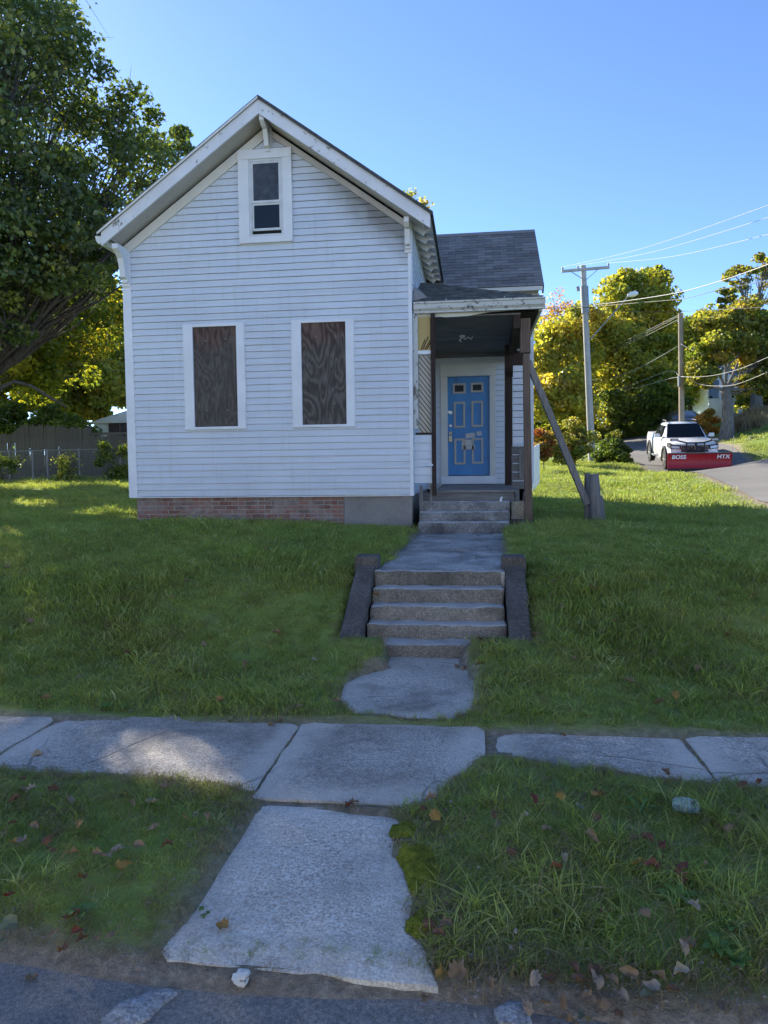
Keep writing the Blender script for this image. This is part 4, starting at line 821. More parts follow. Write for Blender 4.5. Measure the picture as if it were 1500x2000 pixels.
# low siding panel under it: the lower boards hang loose
z0_, z1_ = fz(944), fz(850); nb = 6
for k in range(nb):
    a = z0_ + (z1_ - z0_) * k / nb; b = z0_ + (z1_ - z0_) * (k + 1) / nb
    q = MB(); t_ = (0.012 if k == 2 else 0.0); q.hexa([(XR + 0.004, YP - 0.022, a + .008), (fx(845), YP - 0.022 - t_ * 2, a + t_ + .008), (fx(845), YP + .01, a + t_ + .008), (XR + 0.004, YP + .01, a + .008), (XR + 0.004, YP - 0.008, b), (fx(845), YP - 0.008, b + .001), (fx(845), YP + .01, b + .001), (XR + 0.004, YP + .01, b)])
    if k == 0: low_ = q.build('skirt_panel', M['siding'], house)
    else: q.build('siding_board', M['siding'], low_)
q = MB(); q.box(fx(811), fx(846), YP - 0.02, YP + 0.02, fz(849), fz(845)); q.build('ledge', M['dark_post'], house)
for px, w_, a, b in ((817, 0.05, 1035, 948), (838, 0.035, 985, 945)): q = MB(); q.box(fx(px), fx(px) + w_, YP + 0.03, YP + 0.06, fz(a), fz(b)); q.build('skirt_stud', M['grey_wood'], house)
# right side of the porch: front prop post with its block, back post, beam, siding strip
YQ = 11.2
def qx(px, y=YQ, py=800): return W(px, py, y)[0]
def qz(py, y=YQ, px=1028): return W(px, py, y)[2]
q = MB(); q.box(qx(1016.5), qx(1036), YQ - 0.03, YQ + 0.14, qz(689), qz(622)); q.build('post_block', M['brown_post'], house, bevel=0.005)
q = MB(); zb_ = gz(0.9, 11.2) - 0.1; q.hexa([(qx(1026, py=1010), YQ - 0.01, zb_), (qx(1041, py=1010), YQ - 0.01, zb_), (qx(1041, py=1010), YQ + 0.11, zb_), (qx(1026, py=1010), YQ + 0.11, zb_), (qx(1021.5), YQ - 0.005, qz(690)), (qx(1034.5), YQ - 0.005, qz(690)), (qx(1034.5), YQ + 0.10, qz(690)), (qx(1021.5), YQ + 0.10, qz(690))]); q.build('porch_post', M['brown_post'], house, bevel=0.005)
q = MB(); bx0, bx1 = W(986, 800, 13.6)[0], W(1000.5, 800, 13.6)[0]; q.box(bx0, bx1, 13.55, 13.68, DECK - 0.02, CZ1 - 0.01); q.build('porch_post', M['dark_post'], house, bevel=0.005)
q = MB(); q.hexa([(qx(1003), 11.12, CZ0 - 0.20), (qx(1003) + 0.10, 11.12, CZ0 - 0.20), (bx1 + 0.06, YD - .03, CZ1 - 0.20), (bx1 - 0.04, YD - .03, CZ1 - 0.20), (qx(1003), 11.12, CZ0 + 0.02), (qx(1003) + 0.10, 11.12, CZ0 + 0.02), (bx1 + 0.06, YD - .03, CZ1 + 0.02), (bx1 - 0.04, YD - .03, CZ1 + 0.02)]); q.build('porch_beam', M['dark_post'], house)
q = MB(); q.beam((qx(1010), 11.25, CZ0 - .02), (bx1 + 0.02, 13.5, CZ1 - 0.55), 0.06, 0.12); q.build('knee_brace', M['dark_post'], house)
sx0, sx1 = W(1002, 790, 12.4)[0], W(1024, 790, 12.4)[0]; z0_, z1_ = W(1012, 866, 12.4)[2], W(1012, 714, 12.4)[2]; nb = 12
for k in range(nb):
    a = z0_ + (z1_ - z0_) * k / nb; b = z0_ + (z1_ - z0_) * (k + 1) / nb
    q = MB(); q.hexa([(sx0, 12.385, a + (.010 if k else -.02)), (sx1, 12.385, a + (.010 if k else .012)), (sx1, 12.41, a + .010), (sx0, 12.41, a + .010), (sx0, 12.398, b), (sx1, 12.398, b), (sx1, 12.41, b), (sx0, 12.41, b)])
    if k == 0: strip = q.build('side_panel', M['siding'], house)
    else: q.build('siding_board', M['siding'], strip)
q = MB(); q.box(sx0, sx1, 12.415, 12.43, z0_ + .02, z1_ + 0.25); q.build('panel_backing', M['dark_post'], house)
for k in range(5):
    a = W(1012, 872 + k * 17, 12.5)[2]; b = W(1012, 887 + k * 17, 12.5)[2]; q = MB(); q.box(sx0 - .02, sx1 + (0.0 if k % 2 else .03), 12.49, 12.505, b, a); q.build('skirt_board', M['grey_wood_x'], house)
q = MB(); q.box(sx1 - .09, sx1 + .02, 12.44, 12.46, W(1012, 935, 12.5)[2], W(1012, 880, 12.5)[2]); q.build('skirt_patch', M['grey_wood'], house)
# deck: planks, riser boards, dark underside
dk0 = fx(850, 11.35, 955); dk1 = W(1012, 955, 11.35)[0]; DK = W(930, 957, 11.32)[2]
ny_ = 9
for k in range(ny_):
    a = 11.30 + (YD - .06 - 11.30) * k / ny_; b = 11.30 + (YD - .06 - 11.30) * (k + 1) / ny_ - 0.006; zk = DK + (DECK - DK) * k / ny_
    q = MB(); q.box(dk0, dk1 + (0.02 if k % 2 else 0.0) - (0.0 if k else 0.01), a, b, zk - 0.035, zk)
    if k == 0: deck = q.build('porch_deck', M['deck_wood'], house)
    else: q.build('deck_plank', M['deck_wood'], deck)
q = MB(); q.box(W(820, 968, 11.34)[0], W(1003, 968, 11.34)[0], 11.34, 11.37, W(930, 981, 11.34)[2], DK - 0.036); q.build('riser_board', M['grey_wood_x'], house)
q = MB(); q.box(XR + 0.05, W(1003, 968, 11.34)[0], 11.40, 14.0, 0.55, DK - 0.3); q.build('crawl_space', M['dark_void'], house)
for k in range(3): q = MB(); a = W(1008 + k * 6, 960, 11.5)[0]; q.beam((a, 11.5, DK - 0.28), (a + .03 * (k - 1), 11.5, DK - 0.04), 0.03, 0.02); q.build('joist_end', M['grey_wood'], house)
rough_box('pier_block', W(998, 1000, 11.3)[0], W(1027, 1000, 11.3)[0], 11.25, 11.6, 0.7, W(1012, 979, 11.3)[2], M['block'], house, 0.07, 0.008, 0.012, 8)
rough_box('pier_footing', W(996, 1010, 11.2)[0], W(1029, 1010, 11.2)[0], 11.15, 11.6, 0.55, W(1012, 1014, 11.2)[2], M['cheek'], house, 0.07, 0.008, 0.012, 9)
# concrete porch steps
psteps = thing('porch_steps', 'three stained concrete steps up to the wooden porch deck', 'steps', (0.1, 10.9, 0.72))
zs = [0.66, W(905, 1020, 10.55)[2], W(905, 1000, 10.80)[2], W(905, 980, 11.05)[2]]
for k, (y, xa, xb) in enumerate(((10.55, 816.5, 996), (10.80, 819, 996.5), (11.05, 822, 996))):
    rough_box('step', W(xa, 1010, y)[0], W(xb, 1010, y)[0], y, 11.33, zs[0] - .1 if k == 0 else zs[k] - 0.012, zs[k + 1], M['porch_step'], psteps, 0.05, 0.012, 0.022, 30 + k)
q = MB(); p = W(978, 974, 11.1); q.tube([(p[0], 11.1, zs[3]), (p[0] + .005, 11.1, zs[3] + .05), (p[0] + .03, 11.1, zs[3] + .07)], [0.016, 0.014, 0.010], 8); props(q.build('crumpled_cup', M['white_metal']), 'tiny white scrap standing on the top porch step', 'litter')

# ================================================================ ADDED HOUSES ACROSS THE STREET (unseen, bounce sunlight onto the shaded front)
M['opposite_paint'] = M['clean_trim']
for i, (xa, w_, hgt, col_, lab) in enumerate(((-24, 10, 6.4, 'clean_trim', 'white two storey house across the street, first of the row'), (-11.5, 9.5, 6.8, 'cream_trim', 'cream two storey house across the street, second of the row'), (0.5, 10, 6.4, 'clean_trim', 'white two storey house across the street, third of the row'), (13, 10.5, 6.6, 'cream_trim', 'cream two storey house across the street, last of the row'))):
    oh = thing('fill_house', lab, 'house', (xa + w_ / 2, -14, 0.05), group='houses across the street')
    q = MB(); q.box(xa, xa + w_, -22, -13, 0, hgt); q.prism([(xa, -13.1, hgt), (xa + w_, -13.1, hgt), (xa + w_ / 2, -13.1, hgt + 3.2)], (0, -8.8, 0)); q.build('wall', M[col_], oh)
    q = MB(); q.prism([(xa - .4, -12.6, hgt - .2), (xa + w_ / 2, -12.6, hgt + 3.25), (xa + w_ / 2, -12.6, hgt + 3.45), (xa - .5, -12.6, hgt)], (0, -9.8, 0)); q.prism([(xa + w_ + .4, -12.6, hgt - .2), (xa + w_ + .5, -12.6, hgt), (xa + w_ / 2, -12.6, hgt + 3.45), (xa + w_ / 2, -12.6, hgt + 3.25)], (0, -9.8, 0)); q.build('roof', M['roof_edge'], oh)
    for fx_ in (.22, .5, .78):
        for z_ in (1.2, 4.1):
            xc = xa + w_ * fx_
            if fx_ == .5 and z_ < 2: q = MB(); q.box(xc - .5, xc + .5, -13, -12.96, .3, 2.4); q.build('door', M['shed_brown'] if 'shed_brown' in M else M['dark_post'], oh); continue
            q = MB(); q.box(xc - .45, xc + .45, -13, -12.95, z_, z_ + 1.5); w2 = q.build('window', M['sash'], oh); q = MB(); q.box(xc - .38, xc + .38, -12.949, -12.94, z_ + .07, z_ + 1.43); q.build('pane', M['window_glass'], w2)

# ================================================================ PROP AND STUMPS
zl_ = gz(2.0, 11.4)
a = W(1031, 706, 11.3); b = W(1147, 985, 11.45)
q = MB(); q.beam(a, b, 0.095, 0.14, (0, 1, 0)); props(q.build('timber_prop', M['grey_wood'], bevel=0.006), 'long grey timber leaning as a prop against the porch post', 'timber')
for i, (pa, pb, Y, w_, lab) in enumerate((((1148, 1008), (1147, 924), 11.62, 0.085, 'thin grey stake behind the foot of the leaning timber'), ((1166, 1012), (1160, 926), 11.38, 0.135, 'split grey stump post the leaning timber is wedged against'), ((1178, 1006), (1172, 968), 11.5, 0.07, 'short splintered stake outermost beside the split stump post'))):
    a = W(*pa, Y); b = W(*pb, Y); a[2] -= 0.12
    q = MB(); n = 7; rr = []
    path = [a + (b - a) * k / 5 for k in range(6)]
    q.tube(path, [w_ * f * 0.62 for f in (1.15, 1.05, 1, .98, .95, .85)], 7); o = q.build('stump_post', M['grey_wood'], sharp=False)
    props(o, lab, 'post', 'stake and stump cluster')
    if i == 1:
        q = MB(); q.beam(W(1172, 1008, Y - .07), W(1163, 960, Y - .05), 0.05, 0.05); q.build('splinter', M['grey_wood'], o)

# ================================================================ FENCES AND SHED AT THE BACK LEFT
YS = 26.0; lx = lambda px, py, t: T(px, py, t)
st = thing('stockade_fence', 'tall weathered grey picket fence behind the chain link at the back left', 'fence', tuple(T(130, 930, 26.5)))
pm = MB(); pm.hexa([(-.042, 0, 0), (.042, 0, 0), (.042, .018, 0), (-.042, .018, 0), (-.042, 0, 1), (.042, 0, 1), (.042, .018, 1), (-.042, .018, 1)]); pm.add([(-.042, 0, 1), (.042, 0, 1), (.042, .018, 1), (-.042, .018, 1), (0, 0, 1.035), (0, .018, 1.035)], [(0, 1, 4), (2, 3, 5), (1, 2, 5, 4), (3, 0, 4, 5)]); pme = pm.mesh('picket'); pme.materials.append(M['fence_wood'])
px = -60.0
def top_y(px): return 851 if px < 18 else (851 - (px - 18) * 0.7 if px < 44 else (833 + 0.02 * (px - 44) + (3 if px > 120 else 0) if px < 176 else 852))
while px < 262:
    t = 26.5; p = T(px, top_y(px) + random.uniform(-2.2, 2.2), t); g0 = gz(p[0], p[1]) - 0.05
    mt = Matrix.Translation((p[0], p[1], g0)) @ Matrix.Rotation(YAW + random.uniform(-.05, .05), 4, 'Z') @ Matrix.Rotation(random.uniform(-.006, .006), 4, 'Y') @ Matrix.Diagonal((random.uniform(.96, 1.06), 1, p[2] - g0, 1)); mesh_obj('picket', pme, None, st, mtx=mt); px += 4.75
for py in (846, 915):
    q = MB(); q.beam(T(-60, py + 6, 26.56), T(262, py, 26.56), 0.04, 0.09); q.build('rail', M['fence_wood'], st)
for px in (45, 92, 120, 172):
    q = MB(); p = T(px, 832, 26.65); q.box(p[0] - .06, p[0] + .06, p[1], p[1] + .1, 1.2, p[2]); q.build('post', M['fence_wood'], st)
def chain_link(name, A, B, hgt, label, cell, wire, posts, mat, group=None):
    A = Vector(A); B = Vector(B); d = (B - A); Ln = d.length; d.normalize(); root = thing(name, label, 'fence', tuple(A), group=group)
    def pt(s, z, off=0.0): 
        p = A + d * s; return Vector((p.x, p.y, A.z + (B.z - A.z) * s / Ln + z)) + Vector((d.y, -d.x, 0)) * off
    for s in posts: q = MB(); q.tube([pt(s, -0.3), pt(s, hgt + 0.04)], 0.028, 8); q.build('post', mat, root)
    q = MB(); q.tube([pt(0, hgt), pt(Ln, hgt)], 0.020, 6); q.build('top_rail', mat, root)
    q = MB(); k = -int(hgt / cell) - 1
    while k * cell < Ln:
        for sg in (1, -1):
            s0 = k * cell; s1 = s0 + hgt; z0, z1 = 0.0, hgt
            if s0 < 0: z0 = -s0; s0_ = 0.0
            else: s0_ = s0
            s1_ = s1
            if s1 > Ln: z1 = hgt - (s1 - Ln); s1_ = Ln
            if s1_ - s0_ > 0.03:
                a = pt(s0_, z0 if sg > 0 else hgt - z0, 0.02); b = pt(s1_, z1 if sg > 0 else hgt - z1, 0.02); q.tube([a, b], wire, 3, cap=False)
        k += 1
    q.build('chain_mesh', mat, root); return root
A = T(-60, 945, 24.0); B = T(262, 938, 24.0); A[2] = gz(A[0], A[1]); B[2] = gz(B[0], B[1])
Ln = float(np.linalg.norm(B - A)); hg = 1.07
chain_link('chain_link_fence', A, B, hg, 'long galvanised chain link fence with dark mesh along the left back yard', 0.075, 0.0022, [Ln * (p + 60) / 322 for p in (-20, 20, 65, 94, 156, 236)], M['galv'])
A = W(1041, 945, 18.5); B = T(1052, 948, 21.5); A[2] = gz(A[0], A[1]); B[2] = gz(B[0], B[1])
chain_link('chain_link_fence', A, B, 1.15, 'short bright white chain link run beside the porch corner', 0.06, 0.0035, [0, float(np.linalg.norm(B - A)) * .5, float(np.linalg.norm(B - A))], M['white_metal'])
# shed
sh = thing('garden_shed', 'white clapboard shed with dark purple brown doors behind the picket fence', 'shed', tuple(T(235, 900, 33)))
tS = 33.0
def S(px, py, dt=0.0): return T(px, py, tS + dt)
q = MB(); a, b = S(184, 826), S(330, 822); q.box(a[0], b[0], a[1], a[1] + 4, 1.6, a[2]); wallS = q.build('wall', M['clean_trim'], sh)
z = 2.0
while z < a[2] - .05: q = MB(); q.hexa([(a[0] - .01, a[1] - .025, z), (b[0], a[1] - .025, z), (b[0], a[1] - .002, z), (a[0] - .01, a[1] - .002, z), (a[0] - .01, a[1] - .008, z + .17), (b[0], a[1] - .008, z + .17), (b[0], a[1] - .002, z + .17), (a[0] - .01, a[1] - .002, z + .17)]); q.build('siding_board', M['clean_trim'], wallS); z += .18
pk = S(262, 806); q = MB(); q.prism([(a[0] - .12, a[1] - .18, a[2] - .03), (2 * pk[0] - a[0] + .12, a[1] - .18, a[2] - .03), (pk[0], a[1] - .18, pk[2] + .04)], (0, .14, 0)); q.build('gable', M['clean_trim'], sh)
for k in range(3): f = .12 + .25 * k; q = MB(); w_ = (pk[0] - a[0]) * (1 - f) ; z_ = a[2] + (pk[2] - a[2]) * f; q.box(pk[0] - w_ + .1, pk[0] + w_ - .1, a[1] - .20, a[1] - .181, z_, z_ + .015); q.build('gable_board', M['clean_trim'], sh)
q = MB(); q.prism([(a[0] - .18, a[1] - .2, a[2] - .05), (pk[0], a[1] - .2, pk[2] + .05), (pk[0], a[1] - .2, pk[2] + .10), (a[0] - .20, a[1] - .2, a[2] + .0)], (0, 4.4, 0)); q.prism([(2 * pk[0] - a[0] + .18, a[1] - .2, a[2] - .05), (2 * pk[0] - a[0] + .20, a[1] - .2, a[2]), (pk[0], a[1] - .2, pk[2] + .10), (pk[0], a[1] - .2, pk[2] + .05)], (0, 4.4, 0)); q.build('roof', M['clean_trim'], sh)
plain('shed_door', (0.075, 0.05, 0.06), 0.6, 0.2)
for p0, p1 in ((215, 237), (238.5, 262)):
    u, v = S(p0, 827), S(p1, 827); q = MB(); q.box(u[0], v[0], a[1] - .06, a[1] - .03, 1.6, u[2]); dd = q.build('door', M['shed_door'], sh)
    q = MB(); q.box(u[0] + .06, v[0] - .06, a[1] - .07, a[1] - .0605, 1.7, u[2] - .09); q.build('door_panel', M['shed_door'], dd)

# ================================================================ PICKUP TRUCK WITH SNOW PLOUGH
def loft(mb, secs, smooth=True, cap=True):
    n = len(secs[0]); b = [p for s in secs for p in s]; f = []
    for i in range(len(secs) - 1):
        for j in range(n): f.append((i * n + j, i * n + (j + 1) % n, (i + 1) * n + (j + 1) % n, (i + 1) * n + j))
    if cap: f += [tuple(range(n))[::-1], tuple((len(secs) - 1) * n + j for j in range(n))]
    return mb.add(b, f, smooth)
fr_ = T(1357, 916, 27.8); rr_ = T(1302, 912, 33.2); hd = math.atan2(rr_[0] - fr_[0], rr_[1] - fr_[1])
mid = (fr_ + rr_) / 2; TR = thing('pickup_truck', 'white crew cab pickup with a red snow plough blade, parked on the side road', 'pickup truck', (mid[0], mid[1], gz(mid[0], mid[1]) + 0.09), -hd)
dzr = math.atan2(base_z(np.array([rr_[0]]), np.array([rr_[1]]))[0] - base_z(np.array([fr_[0]]), np.array([fr_[1]]))[0], 5.4)
TR.rotation_euler = (dzr, 0, -hd)
def L_(q, name, mat, parent=TR, **k): return q.build(name, M[mat], parent, local=(parent is TR), **k) if parent is TR else q.build(name, M[mat], parent, local=True, **k)
def sec(y, w, zb, zm, zt, inset=0.10):
    return [(-w + .04, y, zb), (-w, y, zb + .12), (-w, y, zm), (-w + inset * .35, y, (zm + zt) / 2 + .03), (-w + inset, y, zt), (0, y, zt + .025), (w - inset, y, zt), (w - inset * .35, y, (zm + zt) / 2 + .03), (w, y, zm), (w, y, zb + .12), (w - .04, y, zb)]
q = MB(); loft(q, [sec(-2.60, .74, .52, .80, .96, .10), sec(-2.52, .86, .46, .88, 1.04), sec(-2.2, .92, .42, .95, 1.10), sec(-1.2, .94, .40, 1.0, 1.17), sec(-.95, .94, .40, 1.02, 1.19), sec(-.90, .94, .40, 1.02, 1.17), sec(1.12, .94, .40, 1.03, 1.19), sec(1.18, .94, .42, 1.05, 1.27, .06), sec(2.55, .93, .45, 1.05, 1.27, .06), sec(2.68, .90, .5, 1.0, 1.25, .06)])
body = L_(q, 'body', 'truck_white')
def cabsec(y, w0, w1, z0, z1): return [(-w0, y, z0), (-(w0 + w1) / 2 - .01, y, (z0 + z1) / 2), (-w1, y, z1 - .05), (-w1 + .08, y, z1), (0, y, z1 + .02), (w1 - .08, y, z1), (w1, y, z1 - .05), ((w0 + w1) / 2 + .01, y, (z0 + z1) / 2), (w0, y, z0)]
q = MB(); loft(q, [cabsec(-.98, .86, .80, 1.15, 1.20), cabsec(-.22, .86, .66, 1.15, 1.74), cabsec(.1, .86, .66, 1.15, 1.78), cabsec(.85, .86, .65, 1.15, 1.76), cabsec(1.12, .85, .66, 1.15, 1.66), cabsec(1.16, .85, .70, 1.15, 1.25)]); L_(q, 'cab', 'truck_white')
q = MB(); q.hexa([(-.74, -1.03, 1.225), (.74, -1.03, 1.225), (.74, -.93, 1.19), (-.74, -.93, 1.19), (-.60, -.36, 1.735), (.60, -.36, 1.735), (.60, -.23, 1.70), (-.60, -.23, 1.70)]); L_(q, 'windscreen', 'car_glass')
for s in (-1, 1):
    for (ya, yb) in ((-.62, .16), (.24, .90)):
        q = MB(); z0, z1 = 1.21, 1.66; xa, xb = s * .885, s * .70
        fa = -.32 if ya < 0 else ya
        q.add([(xa, ya, z0), (xa, yb, z0), (xb, yb - (.0 if ya < 0 else .05), z1), (xb, fa + .02, z1), (xa - s * .03, ya, z0), (xa - s * .03, yb, z0), (xb - s * .03, yb, z1), (xb - s * .03, fa, z1)], [(0, 1, 2, 3), (4, 7, 6, 5), (0, 4, 5, 1), (1, 5, 6, 2), (2, 6, 7, 3), (3, 7, 4, 0)]); L_(q, 'side_window', 'car_glass')
    for ya in (-.9, .2, 1.1): q = MB(); q.box(s * .942 - .003, s * .942 + .003, ya - .006, ya + .006, .58, 1.15); L_(q, 'door_seam', 'black')
    for ya in (.02, .95): q = MB(); q.box(s * .95 - .015, s * .95 + .015, ya - .09, ya + .09, 1.03, 1.06); L_(q, 'door_handle', 'truck_white')
    q = MB(); loft(q, [[(s * .93, -.72, 1.22), (s * .93, -.62, 1.22), (s * .93, -.62, 1.27), (s * .93, -.72, 1.27)], [(s * .99, -.75, 1.20), (s * .99, -.60, 1.20), (s * .99, -.60, 1.36), (s * .99, -.75, 1.36)], [(s * 1.16, -.72, 1.21), (s * 1.16, -.62, 1.21), (s * 1.16, -.62, 1.35), (s * 1.16, -.72, 1.35)]]); L_(q, 'mirror', 'truck_white')
    q = MB(); q.tube([(s * .60, -.15, 1.80), (s * .60, .0, 1.86), (s * .60, .7, 1.86), (s * .60, .85, 1.80)], .022, 6); L_(q, 'roof_rail', 'black')
    q = MB(); q.box(min(s * .90, s * 1.0), max(s * .90, s * 1.0), -1.15, 1.05, .36, .42); L_(q, 'running_board', 'galv')
    q = MB(); q.hexa([(s * .50, -2.66, .84), (s * .88, -2.56, .86), (s * .95, -2.2, .92), (s * .50, -2.45, .90), (s * .50, -2.63, .99), (s * .88, -2.52, 1.04), (s * .95, -2.2, 1.09), (s * .50, -2.45, 1.05)]); hd_ = L_(q, 'headlight', 'black'); q = MB(); q.hexa([(s * .56, -2.668, .88), (s * .84, -2.592, .89), (s * .84, -2.57, .89), (s * .56, -2.64, .88), (s * .56, -2.655, .96), (s * .84, -2.575, .99), (s * .84, -2.55, .99), (s * .56, -2.63, .96)]); q.build('lens', M['head_glass'], hd_, local=True)
    q = MB(); q.box(min(s * .56, s * .82), max(s * .56, s * .82), -2.66, -2.50, .50, .66); fl = L_(q, 'fog_bezel', 'black'); q = MB(); q.disc_cyl((s * .68, -2.665, .58), (0, 1, 0), .055, .02, 12); q.build('fog_lamp', M['head_glass'], fl, local=True)
    q = MB(); q.box(min(s * .60, s * .88), max(s * .60, s * .88), -2.58, -2.44, 1.16, 1.26); hl = L_(q, 'plough_light', 'black'); q = MB(); q.box(min(s * .63, s * .85), max(s * .63, s * .85), -2.592, -2.581, 1.175, 1.245); q.build('lens', M['head_glass'], hl, local=True)
    for yw in (-1.72, 1.72):
        cx = s * .84
        q = MB(); n = 28; rings = [(s * .74, .34), (s * .74, .385), (s * .78, .395), (s * .92, .395), (s * .955, .375), (s * .955, .27)]
        vs_ = []; fs_ = []
        for k, (xx, rr2) in enumerate(rings):
            for j in range(n): an = 2 * math.pi * j / n; vs_.append((xx, yw + rr2 * math.cos(an), .395 + rr2 * math.sin(an)))
        for k in range(len(rings) - 1):
            for j in range(n): fs_.append((k * n + j, k * n + (j + 1) % n, (k + 1) * n + (j + 1) % n, (k + 1) * n + j))
        q.add(vs_, fs_, True); wh = L_(q, 'wheel', 'rubber')
        rim = MB(); rim.disc_cyl((s * .925, yw, .395), (1, 0, 0), .268, .02, 24)
        ro = rim.build('rim', M['black'], wh, local=True)
        sp = MB()
        for j in range(6):
            an = j * math.pi / 3; sp.beam((s * .945, yw + .05 * math.cos(an), .395 + .05 * math.sin(an)), (s * .945, yw + .25 * math.cos(an), .395 + .25 * math.sin(an)), .055, .03, (1, 0, 0))
        sp.disc_cyl((s * .945, yw, .395), (1, 0, 0), .07, .04, 14); sp.build('spokes', M['metal'], wh, local=True)
        # flare
        q = MB(); n = 18; vs_ = []; fs_ = []
        for j in range(n + 1):
            an = math.pi * (-.08 + 1.16 * j / n)
            for rr2, xx in ((.435, .93), (.435, .985), (.53, .985), (.54, .93)): vs_.append((s * xx, yw + rr2 * math.cos(an), .40 + rr2 * math.sin(an)))
        for j in range(n):
            for k in range(4): fs_.append((j * 4 + k, j * 4 + (k + 1) % 4, (j + 1) * 4 + (k + 1) % 4, (j + 1) * 4 + k))
        fs_ += [(0, 1, 2, 3), (n * 4 + 3, n * 4 + 2, n * 4 + 1, n * 4)]
        q.add(vs_, fs_, True); L_(q, 'wheel_flare', 'black')
        q = MB(); q.disc_cyl((s * .925, yw, .40), (1, 0, 0), .445, .045, 24); L_(q, 'wheel_well', 'dark_void')
q = MB(); q.hexa([(-.49, -2.665, .74), (.49, -2.665, .74), (.49, -2.5, .74), (-.49, -2.5, .74), (-.47, -2.63, 1.01), (.47, -2.63, 1.01), (.47, -2.5, 1.01), (-.47, -2.5, 1.01)]); gr = L_(q, 'grille', 'black')
for k in range(4): q = MB(); z = .82 + k * .055; q.box(-.45, .45, -2.685, -2.62, z, z + .018); q.build('grille_bar', M['galv'], gr, local=True)
q = MB(); loft(q, [[(-.90, -2.45, .50), (-.90, -2.56, .54), (-.90, -2.56, .68), (-.90, -2.45, .74)], [(-.6, -2.62, .46), (-.6, -2.70, .50), (-.6, -2.70, .72), (-.6, -2.60, .78)], [(.6, -2.62, .46), (.6, -2.70, .50), (.6, -2.70, .72), (.6, -2.60, .78)], [(.90, -2.45, .50), (.90, -2.56, .54), (.90, -2.56, .68), (.90, -2.45, .74)]], True); L_(q, 'bumper', 'truck_white')
q = MB(); q.box(-.55, .55, -2.64, -2.5, .40, .49); L_(q, 'lower_grille', 'black')
q = MB(); q.box(-.55, -.12, -.10, .12, 1.05, 1.50); L_(q, 'seat', 'black')
# plough frame and blade
q = MB(); q.tube([(-.62, -2.62, 1.18), (-.3, -2.72, 1.10), (.3, -2.72, 1.10), (.62, -2.62, 1.18)], .03, 8)
for xx in (-.32, .32): q.beam((xx, -2.72, 1.10), (xx, -2.78, .42), .05, .05)
q.beam((0, -2.75, 1.1), (0, -3.05, .55), .09, .09); q.beam((-.3, -2.7, .42), (-.15, -3.30, .38), .07, .10); q.beam((.3, -2.7, .42), (.15, -3.30, .38), .07, .10); q.box(-.32, .32, -2.80, -2.74, .72, .78); q.tube([(-.22, -2.76, .78), (-.12, -2.78, .95), (.14, -2.78, .98), (.25, -2.76, .80)], .02, 6); L_(q, 'plough_mount', 'black')
q = MB(); bw = 1.145; PY = -3.42
prof = [(0.10, .74), (0.02, .77), (0.055, .68), (0.095, .56), (0.10, .44), (0.075, .32), (0.02, .22), (-0.03, .16)]
prof = [(PY - .10 + a, b) for a, b in prof]; back = [(a + .02, b + .004) for a, b in prof][::-1]
sec0 = [(-bw, a, b) for a, b in prof + back]; sec1 = [(bw, a, b) for a, b in prof + back]; n = len(sec0)
q.add(sec0 + sec1, [tuple(range(n)), tuple(range(n, 2 * n))[::-1]] + [(i, n + i, n + (i + 1) % n, (i + 1) % n) for i in range(n)], True); blade = L_(q, 'plough_blade', 'plow_red', sharp=True); props(blade, 'deep red steel snow plough blade with white lettering')
q = MB(); q.hexa([(-bw, PY - .15, .02), (bw, PY - .15, .02), (bw, PY - .13, .02), (-bw, PY - .13, .02), (-bw, PY - .135, .20), (bw, PY - .135, .20), (bw, PY - .11, .20), (-bw, PY - .11, .20)]); q.build('cutting_edge', M['black'], blade, local=True)
q = MB(); q.hexa([(-bw, PY - .12, .745), (bw, PY - .12, .745), (bw, PY + .0, .745), (-bw, PY + .0, .745), (-bw, PY - .135, .765), (bw, PY - .135, .765), (bw, PY, .785), (-bw, PY, .785)]); q.build('deflector', M['black'], blade, local=True)
for xx in (-.75, -.35, .35, .75): q = MB(); q.disc_cyl((xx, PY - .02, .50), (0, 1, 0), .012, .012, 8); q.build('bolt', M['galv'], blade, local=True)
q = MB(); q.tube([(bw - .01, PY - .08, .78), (bw + .01, PY - .08, 1.40)], .008, 6); q.build('marker_rod', M['galv'], blade, local=True)
g_ = N('letter_white'); M['letter_white'] = g_.done((0.80, 0.80, 0.80), 0.5, 0.3)
for txt, xx in (('BOSS', -1.0), ('HTX', .60)):
    cu = bpy.data.curves.new('lettering', 'FONT'); cu.body = txt; cu.size = .205; cu.extrude = .003; cu.offset = .006; cu.shear = .12; cu.space_character = 1.0
    fo = bpy.data.objects.new('lettering_source', cu); me = bpy.data.meshes.new_from_object(fo); bpy.data.objects.remove(fo); me.materials.clear(); me.materials.append(M['letter_white']); o = bpy.data.objects.new('lettering', me); col.objects.link(o); o.parent = blade; o.location = (xx, PY - .075, .56); o.rotation_euler = (R(79), 0, 0); o.scale = (1.08, 1, 1)
